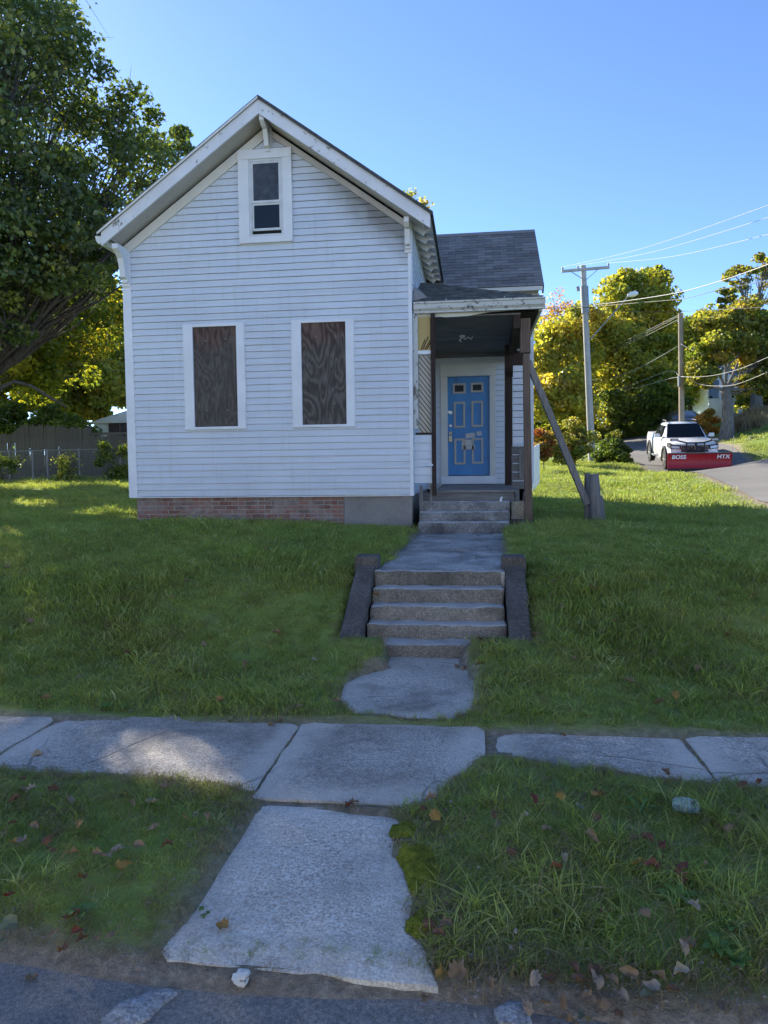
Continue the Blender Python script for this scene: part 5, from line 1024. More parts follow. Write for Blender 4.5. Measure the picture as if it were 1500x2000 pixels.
# dark car farther up the road
p = T(1331, 836, 41.0); gzc = gz(p[0], p[1]) + 0.05
DC = thing('parked_car', 'dark car half hidden behind the white pickup', 'car', (p[0], p[1], gzc), -hd)
q = MB(); loft(q, [sec(-2.1, .78, .3, .6, .8), sec(-1.9, .88, .25, .7, .92), sec(-.9, .9, .25, .85, 1.0), sec(1.6, .9, .25, .85, 1.02), sec(2.1, .84, .3, .8, .95)]); q.build('body', M['dark_car'], DC, local=True)
q = MB(); loft(q, [cabsec(-.95, .82, .76, .98, 1.02), cabsec(-.2, .82, .62, .98, 1.48), cabsec(.9, .82, .62, .98, 1.48), cabsec(1.7, .82, .72, .98, 1.04)]); q.build('cab', M['dark_car'], DC, local=True)
q = MB(); q.hexa([(-.7, -.90, 1.04), (.7, -.90, 1.04), (.7, -.88, 1.02), (-.7, -.88, 1.02), (-.56, -.25, 1.45), (.56, -.25, 1.45), (.56, -.22, 1.43), (-.56, -.22, 1.43)]); q.build('windscreen', M['car_glass'], DC, local=True)
for s in (-1, 1):
    for yw in (-1.35, 1.35): q = MB(); q.disc_cyl((s * .82, yw, .31), (1, 0, 0), .31, .2, 20); q.build('wheel', M['rubber'], DC, local=True)

# ================================================================ POLES AND WIRES
def pole(name, base, top, r0, r1, mat, label):
    b = T(*base); t_ = T(*top); b[2] = gz(b[0], b[1]) - .3
    root = thing(name, label, 'utility pole', (b[0], b[1], b[2] + .3)); q = MB(); q.tube([tuple(b + (t_ - b) * k / 6) for k in range(7)], [r0 + (r1 - r0) * k / 6 for k in range(7)], 12); q.build('shaft', M[mat], root); return root, b, t_
P1, b1, t1 = pole('utility_pole', (1157, 902, 34), (1139, 519, 34), .175, .125, 'pole_wood', 'tall grey utility pole with a crossarm beside the dark bush')
ca, cb = T(1097, 530, 33.9), T(1190, 522, 33.9); q = MB(); q.beam(ca, cb, .10, .12); arm = q.build('crossarm', M['pole_wood'], P1)
ins = []
for f in (0.02, .34, .98):
    p = ca + (cb - ca) * f; q = MB(); q.tube([p + np.array([0, 0, .05]), p + np.array([0, 0, .13]), p + np.array([0, 0, .20])], [.03, .05, .035], 8); q.build('insulator', M['galv'], arm); ins.append(p + np.array([0, 0, .2]))
for px in (1113, 1170): q = MB(); q.beam(T(px, 529 - (px - 1113) * .08, 33.82), T(1143, 548, 33.82), .03, .03); q.build('arm_brace', M['galv'], P1)
q = MB(); q.tube([T(1141, 560, 34.0), T(1142, 583, 34.0), T(1143.5, 612, 34.0)], [.19, .19, .185], 12); q.build('sheath', M['galv'], P1)
q = MB(); q.tube([T(1128, 560, 33.7), T(1130, 568, 33.7)], .08, 8); q.build('cutout', M['galv'], P1)
q = MB(); q.tube([T(1154, 662, 33.7), T(1180, 632, 33.2), T(1205, 604, 32.8), T(1228, 577, 32.4)], .035, 6); la = q.build('lamp_arm', M['galv'], P1)
q = MB(); a, b = T(1226, 577, 32.4), T(1246, 572, 32.0); q.tube([tuple(a), tuple(a + (b - a) * .3), tuple(a + (b - a) * .8), tuple(b)], [.05, .12, .12, .04], 10); q.build('lamp_head', M['white_metal'], P1)
P2, b2, t2 = pole('utility_pole', (1333, 845, 37.5), (1329, 612, 37.5), .16, .12, 'pole_wood_brown', 'slim brown utility pole standing behind the pickup')
q = MB(); q.tube([T(1327, 735, 37.3), T(1327, 755, 37.3)], .09, 8); q.build('junction_box', M['galv'], P2)
P3, b3, t3 = pole('utility_pole', (1104, 800, 62), (1103, 703, 62), .15, .11, 'pole_wood', 'far small utility pole with a pale crossarm among the yellow trees')
q = MB(); q.beam(T(1090, 706, 61.8), T(1126, 702, 61.8), .12, .12); q.build('crossarm', M['pole_wood'], P3)
plain('cable_black', (0.035, 0.034, 0.034), 0.5, 0.1); plain('cable_pale', (0.42, 0.41, 0.40), 0.6, 0.1, 8, 0.3, 0.0)
def wire(pts, r, mat, label, name='power_line'):
    P = [np.array(p, float) for p in pts]; out = []
    for i in range(len(P) - 1):
        for k in range(8): 
            f = k / 8; p0 = P[max(i - 1, 0)]; p1, p2 = P[i], P[i + 1]; p3 = P[min(i + 2, len(P) - 1)]
            out.append(0.5 * ((2 * p1) + (-p0 + p2) * f + (2 * p0 - 5 * p1 + 4 * p2 - p3) * f * f + (-p0 + 3 * p1 - 3 * p2 + p3) * f ** 3))
    out.append(P[-1]); q = MB(); q.tube([tuple(p) for p in out], r, 5); props(q.build(name, M[mat], sharp=False), label, 'cable', 'overhead lines')
for i, (e, lab) in enumerate((((1600, 365, 16), 'topmost thin wire rising from the crossarm against the sky'), ((1600, 393, 16.3), 'middle thin wire rising from the crossarm against the sky'), ((1600, 432, 16.6), 'lowest of three thin wires rising from the crossarm into the sky'))):
    a = ins[i]; e_ = T(*e); m_ = (a + e_) / 2 - np.array([0, 0, .22]); wire([a, m_, e_], .007, 'cable_pale', lab)
wire([T(1040, 604, 30), T(1148, 597, 33.7), T(1300, 576, 27), T(1400, 551, 23), T(1510, 513, 19.5), T(1600, 480, 17)], .015, 'cable_pale', 'thick pale bundled cable passing the tall pole and rising to the right')
wire([T(1040, 620, 30), T(1100, 609, 32), T(1148, 600, 33.7), T(1240, 592, 30), T(1335, 583, 26.5), T(1400, 567, 24), T(1500, 548, 20), T(1600, 530, 17)], .011, 'cable_black', 'thick black cable just below the pale bundled one')
wire([T(1160, 606, 34), T(1260, 609, 36), T(1330, 608, 37.4), T(1420, 604, 33), T(1520, 598, 28)], .011, 'cable_black', 'thin dark cable joining the tops of both poles')
for k, (y0, y1) in enumerate(((697, 613), (703, 616), (706, 622))): wire([T(1100, y0 + 8, 61), T(1160, y0 - 4, 52), T(1240, (y0 + y1) / 2 + 2, 44), T(1329, y1, 37.4)], .009, 'cable_pale', ['upper', 'middle', 'lower'][k] + ' of three pale wires running from the brown pole to the far pole')
wire([T(1118, 747, 50), T(1170, 745, 46), T(1240, 722, 41), T(1325, 676, 37.4)], .010, 'cable_pale', 'single pale cable sagging left from half way up the brown pole')
wire([T(1115, 776, 50), T(1200, 763, 46), T(1302, 726, 40), T(1330, 735, 37.3), T(1380, 735, 34), T(1440, 722, 30), T(1510, 693, 26), T(1600, 650, 22)], .010, 'cable_pale', 'pale cable dipping below the brown pole then rising to the right')
wire([T(1118, 778, 50), T(1230, 760, 44), T(1327, 736, 37.3), T(1365, 750, 36), T(1400, 754, 34), T(1440, 750, 31), T(1510, 722, 27), T(1600, 680, 23)], .010, 'cable_pale', 'lowest pale cable looping past the brown pole to the house at right')
wire([T(1330, 672, 37.3), T(1355, 685, 36.5), T(1376, 693, 36)], .011, 'cable_pale', 'short pale service wire dropping right from the brown pole')

# ================================================================ HOUSE AND WALL AT FAR RIGHT
FH = thing('distant_house', 'white house with a blue grey roof hidden among trees at far right', 'house', tuple(T(1440, 830, 50)))
a = T(1385, 730, 50); b = T(1440, 730, 50); zt_ = T(1400, 745, 50)[2]; zb_ = 3.5
q = MB(); q.box(a[0], b[0], a[1], a[1] + 7, zb_, zt_); q.prism([(a[0], a[1], zt_), (b[0], a[1], zt_), ((a[0] + b[0]) / 2, a[1], T(1412, 722, 50)[2])], (0, .2, 0)); q.build('wall', M['clean_trim'], FH)
g_ = N('far_roof'); M['far_roof'] = g_.done(g_.ramp(g_.noise(2, 4), [(0.3, (0.16, 0.19, 0.25)), (0.7, (0.23, 0.26, 0.33))]), 0.85, 0.2)
pk = T(1412, 718, 50); r_e = b[0] + 3.6
q = MB(); q.hexa([(b[0] - .1, a[1] - .3, zt_ - .05), (r_e, a[1] - .3, zt_ - .05), (r_e, a[1] + 4, pk[2] + .6), (b[0] - .1, a[1] + 4, pk[2] + .6), (b[0] - .1, a[1] - .3, zt_ + .05), (r_e, a[1] - .3, zt_ + .05), (r_e, a[1] + 4, pk[2] + .7), (b[0] - .1, a[1] + 4, pk[2] + .7)]); q.prism([(a[0] - .2, a[1] - .2, zt_ - .1), (pk[0], a[1] - .2, pk[2] - .05), (pk[0], a[1] - .2, pk[2] + .1), (a[0] - .35, a[1] - .2, zt_ - .05)], (0, 7, 0)); q.prism([(pk[0], a[1] - .2, pk[2] - .05), (b[0] + .2, a[1] - .2, zt_ - .1), (b[0] + .35, a[1] - .2, zt_ - .05), (pk[0], a[1] - .2, pk[2] + .1)], (0, 7, 0)); q.build('roof', M['far_roof'], FH)
q = MB(); q.box(b[0] + .05, r_e - .3, a[1] + .3, a[1] + 6, zb_, zt_ - .06); q.build('wing_wall', M['clean_trim'], FH)
for px in (1395, 1424):
    u = T(px, 760, 49.9); q = MB(); q.box(u[0] - .4, u[0] + .4, a[1] - .04, a[1] + .02, u[2] - .7, u[2] + .7); w_ = q.build('window', M['sash'], FH); q = MB(); q.box(u[0] - .32, u[0] + .32, a[1] - .05, a[1] - .041, u[2] - .62, u[2] + .62); q.build('pane', M['window_glass'], w_)
pc = T(1446, 835, 44); q = MB(); pt_ = T(1446, 800, 44); q.tube([(pc[0], pc[1], pc[2] - .5), (pt_[0], pt_[1], pt_[2])], .13, 10); props(q.build('porch_column', M['white_metal']), 'white round post standing in the tall grass at far right', 'post')
RW = thing('retaining_wall', 'low wall of grey blocks on the sunny bank at the right edge', 'wall', tuple(T(1490, 860, 32)))
plain('block_grey', (0.17, 0.15, 0.13), 0.9, 0.3, 20, bump=.4)
for k in range(14):
    for rw in range(2):
        p = T(1464 + k * 8.5 + (4 if rw else 0), 860 - rw * 5.5, 32 - k * .1); q = MB(); q.box(p[0] - .09, p[0] + .09, p[1] - .1, p[1] + .15, p[2] - .09, p[2] + .045); q.build('block', M['block_grey'], RW, bevel=.01)
# low wire fence along the far side of the road

# ================================================================ TREES AND SHRUBS
def unit(v): return v / (np.linalg.norm(v, axis=-1, keepdims=True) + 1e-9)
def leaf_mesh(name, cen, size, colr, up=0.35, droop=0.2, asp=0.75):
    n = len(cen); nrm = rng.normal(size=(n, 3)); nrm[:, 2] = np.abs(nrm[:, 2]) * 0.7 + up; nrm = unit(nrm)
    d = rng.normal(size=(n, 3)); d[:, 2] -= droop; d = unit(d - nrm * np.sum(d * nrm, 1, keepdims=True)); s = np.cross(nrm, d)
    L = size[:, None]; w = L * asp * 0.5; fold = nrm * L * rng.uniform(0.02, 0.22, (n, 1))
    v = np.empty((n, 4, 3)); v[:, 0] = cen - d * L * .5; v[:, 1] = cen + s * w + fold - d * L * .06; v[:, 2] = cen + d * L * .5; v[:, 3] = cen - s * w + fold - d * L * .06
    b = (np.arange(n) * 4)[:, None]; f = np.concatenate([b + np.array([[0, 3, 2]]), b + np.array([[0, 2, 1]])])
    me = np_mesh(name, v.reshape(-1, 3), faces_tri=f); at = me.attributes.new('leaf_colour', 'FLOAT_COLOR', 'POINT')
    c4 = np.ones((n, 4, 4), np.float32); c4[:, :, :3] = np.clip(colr, 0, 1)[:, None, :]; at.data.foreach_set('color', c4.reshape(-1)); return me
def pick_cols(pal, n):
    w = np.array([p[0] for p in pal], float); w /= w.sum(); k = rng.choice(len(pal), n, p=w); return np.array([p[1] for p in pal])[k]
def bend(a, b, lift, k=6, jit=0.0):
    a = np.array(a, float); b = np.array(b, float); out = []
    j = rng.normal(size=3) * jit
    for i in range(k + 1):
        f = i / k; p = a + (b - a) * f; p[2] += lift * math.sin(math.pi * f); p += j * math.sin(math.pi * f); out.append(p)
    return out
HOLES = [(np.array(p), r) for p, r in (((-1.62, 3.60, .1), .27), ((-9.4, 14.4, 1.0), .45), ((-6.5, 11.95, .9), .45), ((-5.75, 11.3, .9), .4), ((-9.0, 19.0, 1.2), .6))]
SD = np.array(sdir)
def sun_gaps(c):                              # openings in the crowns through which single sun patches reach the ground
    keep = np.ones(len(c), bool)
    for p, r in HOLES:
        v = c - p; t = v @ SD; keep &= ~(np.linalg.norm(v - t[:, None] * SD, axis=1) < r)
    return keep
def tree(name, label, base, fork, lobes, leaf, n_leaf, pal, r_trunk, bark='bark', cat='tree', group=None, extra_limbs=(), clump=0.24, spread=1.0, up=0.35, limb_r=0.35, lmat='leaf'):
    base = np.array(base, float); fork = np.array(fork, float); root = thing(name, label, cat, tuple(base), group=group)
    q = MB(); b0 = base.copy(); b0[2] -= 0.3; path = bend(b0, fork, 0, 6, 0.1 * r_trunk * 4)
    q.tube([tuple(p) for p in path], [r_trunk * (1.35 if i == 0 else 1.12 if i == 1 else 1 - 0.32 * i / 6) for i in range(7)], 12, cap=False)
    tops = r_trunk * 0.68; C_, S_, K_ = [], [], []
    tot = sum(l[2] for l in lobes)
    for (c, rad, wgt, ncl) in lobes:
        c = np.array(c, float); rad = np.array(rad, float)
        low = c.copy(); low[2] -= rad[2] * 0.35
        lp = bend(fork, low, -0.06 * np.linalg.norm(low - fork), 7, 0.12 * rad.mean()); lr = tops * limb_r * (0.8 + .5 * (rad.mean() / 3))
        q.tube([tuple(p) for p in lp], [lr * (1 - 0.72 * i / 7) + .01 for i in range(8)], 8, cap=False)
        u = rng.normal(size=(ncl, 3)); u = unit(u) * (rng.uniform(0.08, 1.0, (ncl, 1)) ** (1 / 2.2)); cc = c + u * rad
        for k in range(ncl):
            st_ = lp[rng.integers(3, 8)]
            bp = bend(st_, cc[k], 0.05 * np.linalg.norm(cc[k] - st_), 4, 0.08 * np.linalg.norm(cc[k] - st_)); r0 = max(.012, lr * 0.30)
            q.tube([tuple(p) for p in bp], [r0 * (1 - .8 * i / 4) for i in range(5)], 5, cap=False)
            nl = max(6, int(n_leaf * wgt / tot / ncl * rng.uniform(.5, 1.6)))
            cr = clump * rad.mean() * rng.uniform(.6, 1.4) * spread
            off = rng.normal(size=(nl, 3)); off *= np.minimum(1, 1.75 / (np.linalg.norm(off, axis=1, keepdims=True) + 1e-6)); off = off * np.array([1, 1, .62]) * cr; C_.append(cc[k] + off)
            # short twigs inside the clump
            for _ in range(3):
                e = cc[k] + rng.normal(size=3) * cr * .9; q.tube([tuple(cc[k]), tuple((cc[k] + e) / 2 + rng.normal(size=3) * .05), tuple(e)], [r0 * .25 + .003, r0 * .15 + .002, .002], 3, cap=False)
            base_c = pick_cols(pal, 1)[0]; cl = pick_cols(pal, nl) * .45 + base_c * .55; K_.append(cl * rng.uniform(.75, 1.3, (nl, 1)))
    for path, r0, r1 in extra_limbs:
        q.tube([tuple(p) for p in path], [r0 + (r1 - r0) * i / (len(path) - 1) for i in range(len(path))], 10, cap=False)
    q.build('trunk', M[bark], root, sharp=False)
    cen = np.concatenate(C_); colr = np.concatenate(K_); kp = sun_gaps(cen); cen = cen[kp]; colr = colr[kp]; sz = leaf * rng.uniform(.6, 1.35, len(cen))
    mesh_obj('crown', leaf_mesh('crown', cen, sz, colr, up), M[lmat], root); return root
GREEN = (0.15, 0.21, 0.032); DGREEN = (0.075, 0.12, 0.024); YGREEN = (0.36, 0.37, 0.07); YEL = (0.60, 0.50, 0.09); GOLD = (0.58, 0.38, 0.07); ORG = (0.48, 0.20, 0.05); RED = (0.32, 0.09, 0.05); OLIVE = (0.22, 0.21, 0.05)
# big maple at the left
mt_ = 17.0
mb_ = T(-95, 930, mt_); mb_[2] = gz(mb_[0], mb_[1])
fk = T(-80, 760, mt_)
lob = []
for (px, py, t, r, w, n) in ((60, 300, 17.5, 2.3, 1.2, 34), (215, 330, 17.6, 1.9, 1.0, 30), (270, 250, 18.2, 1.15, .5, 16), (120, 190, 17.8, 1.7, .9, 26), (20, 110, 18, 2.2, 1.0, 28), (130, 460, 17.4, 1.9, .9, 26), (-60, 420, 17, 2.4, 1.0, 26), (-150, 250, 17.5, 3.0, 1.2, 30), (-120, 60, 18, 3.0, 1.2, 30), (-40, -90, 18, 2.8, 1.2, 28), (-280, 350, 17, 3.0, 1.0, 26), (-300, 120, 17, 3.0, 1.0, 26), (-200, -120, 17.5, 3.0, 1.1, 26), (-60, 200, 14, 2.4, 1.0, 26), (-180, 380, 13.6, 2.4, 1.0, 26), (-160, 60, 14.5, 2.6, 1.0, 26), (50, 60, 15.5, 1.3, .5, 14), (290, 420, 19.5, 1.3, .5, 14), (190, 540, 18.6, 1.1, .35, 12), (30, 560, 17.2, 1.3, .4, 12), (345, 300, 20.5, .7, .2, 7), (40, 470, 15.6, 1.3, .55, 16), (140, 520, 16.0, 1.0, .4, 12), (10, 610, 15.6, 1.0, .4, 12), (215, 470, 16.6, .9, .35, 12), (75, 560, 15.8, .8, .3, 9)):
    c = T(px, py, t); lob.append((c, (r, r * 1.05, r * .85), w, n))
def lp(pts, t0, t1): return [T(a, b, t0 + (t1 - t0) * i / (len(pts) - 1)) for i, (a, b) in enumerate(pts)]
limbs = [(lp([(-85, 800), (-20, 735), (28, 695), (70, 655), (98, 600), (118, 560), (150, 510), (172, 470), (190, 400)], 16.9, 17.4), .165, .04), (lp([(82, 640), (115, 622), (150, 610), (190, 590), (235, 560)], 17.0, 17.6), .06, .02),
         (lp([(-85, 760), (-40, 670), (10, 640), (30, 600), (60, 565), (95, 545), (130, 520)], 16.8, 17.2), .11, .03), (lp([(-90, 700), (-30, 610), (5, 590), (45, 555), (75, 510)], 16.6, 17), .085, .03), (lp([(-90, 640), (-20, 600), (20, 560), (55, 510), (80, 470)], 17.2, 17.8), .07, .03),
         (lp([(-90, 800), (-30, 765), (5, 757), (28, 745), (60, 753), (95, 775), (130, 795)], 16.4, 16.2), .07, .02), (lp([(-90, 690), (-50, 560), (-10, 470), (20, 380), (30, 300)], 17, 17.5), .13, .03)]
tree('maple_tree', 'huge green maple with dark limbs rising beside the left of the house', mb_, fk, lob, .125, 72000, ((.56, (0.095, 0.14, 0.038)), (.30, DGREEN), (.08, GREEN), (.05, YGREEN), (.02, YEL)), .36, extra_limbs=limbs, clump=.20)
_b = T(-150, 930, 23.5); _b[2] = gz(_b[0], _b[1])
_lob = [(T(px, py, t), (r, r, r * .8), w, n) for (px, py, t, r, w, n) in ((73, 625, 24.2, 2.2, 1.2, 24), (-100, 620, 25, 2.9, 1.6, 28), (160, 640, 26, 2.1, 1.2, 24), (-20, 590, 27, 2.4, 1.2, 24), (215, 600, 27.5, 1.7, .9, 18), (-260, 640, 23, 3.0, 1.4, 24), (-180, 700, 23, 2.4, 1, 18), (20, 705, 23, 1.6, .8, 14), (-60, 520, 26, 2.6, 1.2, 20), (130, 545, 25, 1.6, .8, 14), (110, 720, 25, 1.5, .7, 12))]
tree('maple_tree', 'yellow green maple whose leaves glow behind the limbs of the huge one', _b, T(-140, 760, 23.5), _lob, .14, 52000, ((.34, (0.24, 0.27, 0.03)), (.16, (0.50, 0.40, 0.035)), (.40, (0.095, 0.15, 0.025)), (.10, (0.05, 0.085, 0.018))), .30, lmat='thin_leaf', group='trees behind the back fence')
def quick(name, label, px, py_base, t, lobes, n, leaf, pal, r_tr, group, fork_py=None, bark='bark', clump=.31, cat='tree', spread=1.0, limb_r=.35):
    b = T(px, py_base, t); b[2] = gz(b[0], b[1]); L = []
    for (x, y, rx, ry, dt) in lobes:
        c = T(x, y, t + dt); s = (t + dt) / FPX; L.append((c, (rx * s, (rx + ry) * .5 * s, ry * s), rx * ry, max(6, int(6 + (rx * ry) / 130))))
    f = T(px, fork_py if fork_py else max(y for _, y, *_ in lobes), t); f[2] = max(f[2], b[2] + .3)
    return tree(name, label, b, f, L, leaf, int(n * (.72 if cat == 'tree' else .9)), pal, r_tr, bark, cat, group, clump=clump, spread=spread, limb_r=limb_r, lmat='thin_leaf')
gR = 'trees across the side road'; gL = 'trees behind the back fence'
YP_ = ((.56, YGREEN), (.20, YEL), (.03, GOLD), (.21, GREEN)); GP = ((.36, GREEN), (.44, YGREEN), (.06, DGREEN), (.14, YEL)); RP = ((.4, OLIVE), (.3, GREEN), (.26, YGREEN), (.04, ORG))
quick('poplar_tree', 'tallest yellow green tree, right of the tall pole against the sky', 1240, 850, 50, [(1225, 600, 50, 55, 0), (1262, 590, 50, 50, 1), (1240, 560, 38, 34, 0), (1285, 620, 40, 45, 2), (1200, 660, 55, 50, -1), (1280, 690, 50, 50, 0), (1230, 740, 65, 55, -2), (1165, 720, 40, 50, 0), (1300, 760, 45, 50, -1), (1285, 545, 26, 24, 1)], 52000, .27, YP_, .40, gR, 760)
quick('yellow_tree', 'golden yellow tree between the porch roof and the tall pole', 1095, 850, 46, [(1100, 660, 42, 42, 0), (1070, 700, 45, 45, 0), (1130, 700, 40, 50, 1), (1085, 750, 55, 45, -1), (1135, 620, 30, 30, 0), (1060, 780, 45, 40, -2), (1120, 790, 45, 40, -2), (1160, 640, 30, 40, 2)], 30000, .26, ((.34, YEL), (.10, GOLD), (.44, YGREEN), (.12, GREEN)), .30, gR, 790)
quick('bare_tree', 'thin russet half bare tree showing above the golden yellow tree', 1092, 830, 54, [(1092, 600, 34, 30, 0), (1075, 625, 26, 24, 0), (1115, 615, 22, 24, 0)], 1500, .16, ((.3, ORG), (.5, GOLD), (.2, OLIVE)), .2, gR, 680, clump=.34)
quick('ash_tree', 'mid green tree behind the brown utility pole', 1350, 850, 54, [(1345, 650, 42, 40, 0), (1385, 640, 38, 34, 1), (1360, 700, 50, 45, 0), (1330, 745, 45, 45, -1), (1400, 700, 40, 45, 1), (1375, 760, 45, 40, 0), (1310, 690, 30, 40, 2)], 32000, .27, GP, .32, gR, 770)
quick('oak_tree', 'tall sparse brown green tree with bare forks at the right edge', 1476, 850, 45, [(1445, 540, 36, 28, 0), (1492, 515, 36, 26, 0), (1425, 580, 26, 24, 0), (1530, 550, 45, 40, 1), (1480, 600, 40, 22, 1), (1560, 620, 50, 45, 1)], 11500, .20, RP, .34, gR, 660, 'bark_grey', .20, limb_r=.55)
quick('maple_tree', 'spreading green tree with a thick grey trunk on the sunny bank', 1417, 863, 37, [(1395, 690, 38, 34, -.5), (1440, 660, 44, 36, 0), (1490, 690, 46, 44, .5), (1410, 625, 38, 26, 0), (1465, 620, 48, 32, 1), (1520, 640, 50, 45, 1), (1370, 735, 26, 28, -.5), (1480, 745, 40, 26, .5), (1550, 720, 50, 45, 0)], 34000, .20, ((.45, OLIVE), (.30, GREEN), (.18, YGREEN), (.07, GOLD)), .34, gR, 762, 'bark_grey')
quick('hillside_tree', 'leafy green tree at far right behind the tall grass', 1530, 840, 47, [(1480, 790, 34, 26, 0), (1520, 770, 45, 40, 0), (1460, 775, 20, 22, -1), (1570, 760, 50, 50, 0)], 15000, .24, GP, .25, gR, 800)
quick('roadside_tree', 'dark green tree low in the wood left of the brown pole', 1290, 848, 46, [(1275, 790, 45, 38, 0), (1310, 800, 35, 32, 0), (1240, 800, 38, 32, 0), (1200, 800, 36, 34, 0)], 22000, .22, ((.55, GREEN), (.2, DGREEN), (.25, YGREEN)), .2, gR, 826)
quick('background_tree', 'hazy yellow green tree farthest back between the two poles', 1270, 850, 66, [(1180, 700, 55, 70, 0), (1260, 680, 60, 70, 0), (1330, 690, 55, 70, 0), (1220, 780, 70, 50, 0), (1320, 780, 60, 50, 0)], 26000, .36, YP_, .35, gR, 790)
quick('background_tree', 'hazy green tree farthest back at the right edge', 1440, 850, 66, [(1390, 680, 50, 60, 0), (1450, 690, 60, 70, 0), (1520, 680, 60, 70, 0), (1420, 770, 60, 50, 0)], 22000, .36, GP, .35, gR, 790)
quick('background_tree', 'hazy yellow tree farthest back beside the porch post', 1080, 850, 66, [(1060, 690, 50, 60, 0), (1110, 700, 50, 60, 0), (1150, 740, 50, 60, 0), (1060, 770, 50, 50, 0)], 20000, .36, YP_, .35, gR, 790)
quick('roof_tree', 'wispy treetop poking above the right slope of the gable roof', 810, 900, 36, [(800, 385, 22, 20, 0), (830, 395, 16, 18, 0), (790, 480, 40, 50, 0), (840, 520, 40, 50, 0)], 2600, .17, ((.5, YGREEN), (.3, GOLD), (.2, GREEN)), .25, gR, 600, clump=.3)
for i, (px, t, lo, lab) in enumerate(((45, 33, [(40, 700, 60, 60, 0), (85, 760, 50, 50, -1), (0, 770, 60, 55, 0), (60, 640, 50, 50, 1), (-60, 720, 60, 60, 0)], 'glowing yellow green tree at the far left edge behind the pickets'), (160, 34, [(160, 690, 55, 55, 0), (190, 750, 50, 48, -1), (130, 770, 50, 45, 0), (170, 800, 45, 30, -1), (130, 640, 40, 40, 1)], 'backlit yellow green tree left of the white shed'), (275, 36, [(235, 700, 45, 50, 0), (290, 740, 60, 60, 0), (240, 770, 36, 36, -1), (265, 640, 45, 45, 1)], 'backlit yellow tree directly above the white shed'))):
    quick('backyard_tree', lab, px, 880, t, lo, 22000, .22, ((.40, YGREEN), (.25, YEL), (.30, GREEN), (.05, GOLD)), .28, gL, 800)
quick('far_tree', 'dim green tree farthest back at the left, between the others', 100, 880, 46, [(90, 620, 60, 60, 0), (170, 600, 60, 60, 0), (230, 640, 50, 60, 0), (20, 600, 60, 60, 0), (120, 720, 90, 70, 0), (240, 740, 60, 60, 0)], 26000, .30, GP, .35, gL, 790)
gS = 'shrubs by the side road'
quick('shrub', 'dark green rounded bush at the foot of the tall pole', 1200, 905, 32, [(1195, 880, 32, 24, 0), (1220, 890, 22, 18, -.5), (1175, 888, 22, 20, .3), (1200, 862, 20, 16, .2)], 13000, .10, ((.6, (0.05, 0.09, 0.025)), (.3, GREEN), (.1, OLIVE)), .04, gS, 898, cat='shrub')
quick('shrub', 'olive bush left of the tall pole beside the leaning timber', 1105, 910, 29.5, [(1110, 880, 30, 26, 0), (1085, 870, 26, 30, .5), (1135, 870, 24, 30, .8), (1110, 840, 30, 22, 1)], 12000, .11, ((.4, OLIVE), (.3, GREEN), (.2, YGREEN), (.1, ORG)), .04, gS, 900, cat='shrub')
quick('shrub', 'red leaved bush just right of the porch posts', 1062, 905, 25, [(1058, 862, 18, 22, 0), (1070, 850, 14, 14, .3), (1052, 886, 14, 16, 0), (1066, 888, 14, 14, 0)], 4200, .09, ((.45, RED), (.15, ORG), (.4, OLIVE)), .02, gS, 902, cat='shrub')
quick('shrub', 'pink and orange bush left of the thick tree trunk', 1385, 848, 38, [(1382, 818, 20, 24, 0), (1394, 832, 14, 16, 0), (1372, 830, 12, 16, 0)], 5200, .11, ((.4, ORG), (.3, GOLD), (.3, OLIVE)), .03, gS, 842, cat='shrub')
for i, (px, lab) in enumerate(((1170, 'dark thicket bush at the road bend beyond the pole'), (1250, 'dark thicket bush at the road bend, right of the pole bush'), (1310, 'dark thicket bush directly behind the pickup roof'), (1050, 'dark thicket bush farthest left behind the red bush'))):
    quick('shrub', lab, px, 862, 47, [(px, 838, 40, 24, 0), (px + 25, 845, 30, 18, -1), (px - 28, 842, 30, 20, 0)], 9000, .19, ((.6, GREEN), (.25, YGREEN), (.15, OLIVE)), .05, gS, 852, cat='shrub')
for px, lab in ((-30, 'dim hedge bush behind the pickets at the far left edge'), (50, 'dim hedge bush behind the pickets, second from the left edge'), (125, 'dim hedge bush behind the pickets, left of the shed')):
    quick('hedge_bush', lab, px, 880, 30.5, [(px, 835, 46, 34, 0), (px + 30, 850, 36, 26, 0), (px - 25, 815, 36, 26, .5)], 9000, .13, ((.5, GREEN), (.3, DGREEN), (.2, YGREEN)), .05, 'hedge behind the pickets', 866, cat='shrub')
# vines on the back fence
def vine(px0, px1, py0, py1, n, t, label, pal):
    bl = [(rng.uniform(px0, px1), py0 + (py1 - py0) * rng.uniform(.1, 1.0), rng.uniform(4, 11)) for _ in range(9)]; kk = rng.integers(0, 9, n); cx = np.array([bl[q][0] + rng.normal() * bl[q][2] for q in kk]); cy = np.minimum(py1 + 3, np.array([bl[q][1] + rng.normal() * bl[q][2] * .8 for q in kk])); c = np.array([T(a, b, t + rng.uniform(-.25, .1)) for a, b in zip(cx, cy)]); root = thing('climbing_vine', label, 'vine', tuple(T((px0 + px1) / 2, py1, t)), group='vines on the back fence')
    q = MB()
    for k in range(7): a = px0 + (px1 - px0) * rng.uniform(.15, .85); q.tube([tuple(T(a + rng.uniform(-6, 6) * j, py1 + 6 + (py0 - py1) * j / 4, t)) for j in range(5)], [.014, .012, .01, .007, .004], 5)
    q.build('stem', M['bark'], root); mesh_obj('leaves', leaf_mesh('leaves', c, rng.uniform(.06, .12, n), pick_cols(pal, n) * rng.uniform(.7, 1.3, (n, 1))), M['leaf'], root)
vine(188, 262, 862, 932, 2600, 23.9, 'thick green vine covering the chain link nearest the house', ((.5, GREEN), (.3, DGREEN), (.2, YGREEN)))
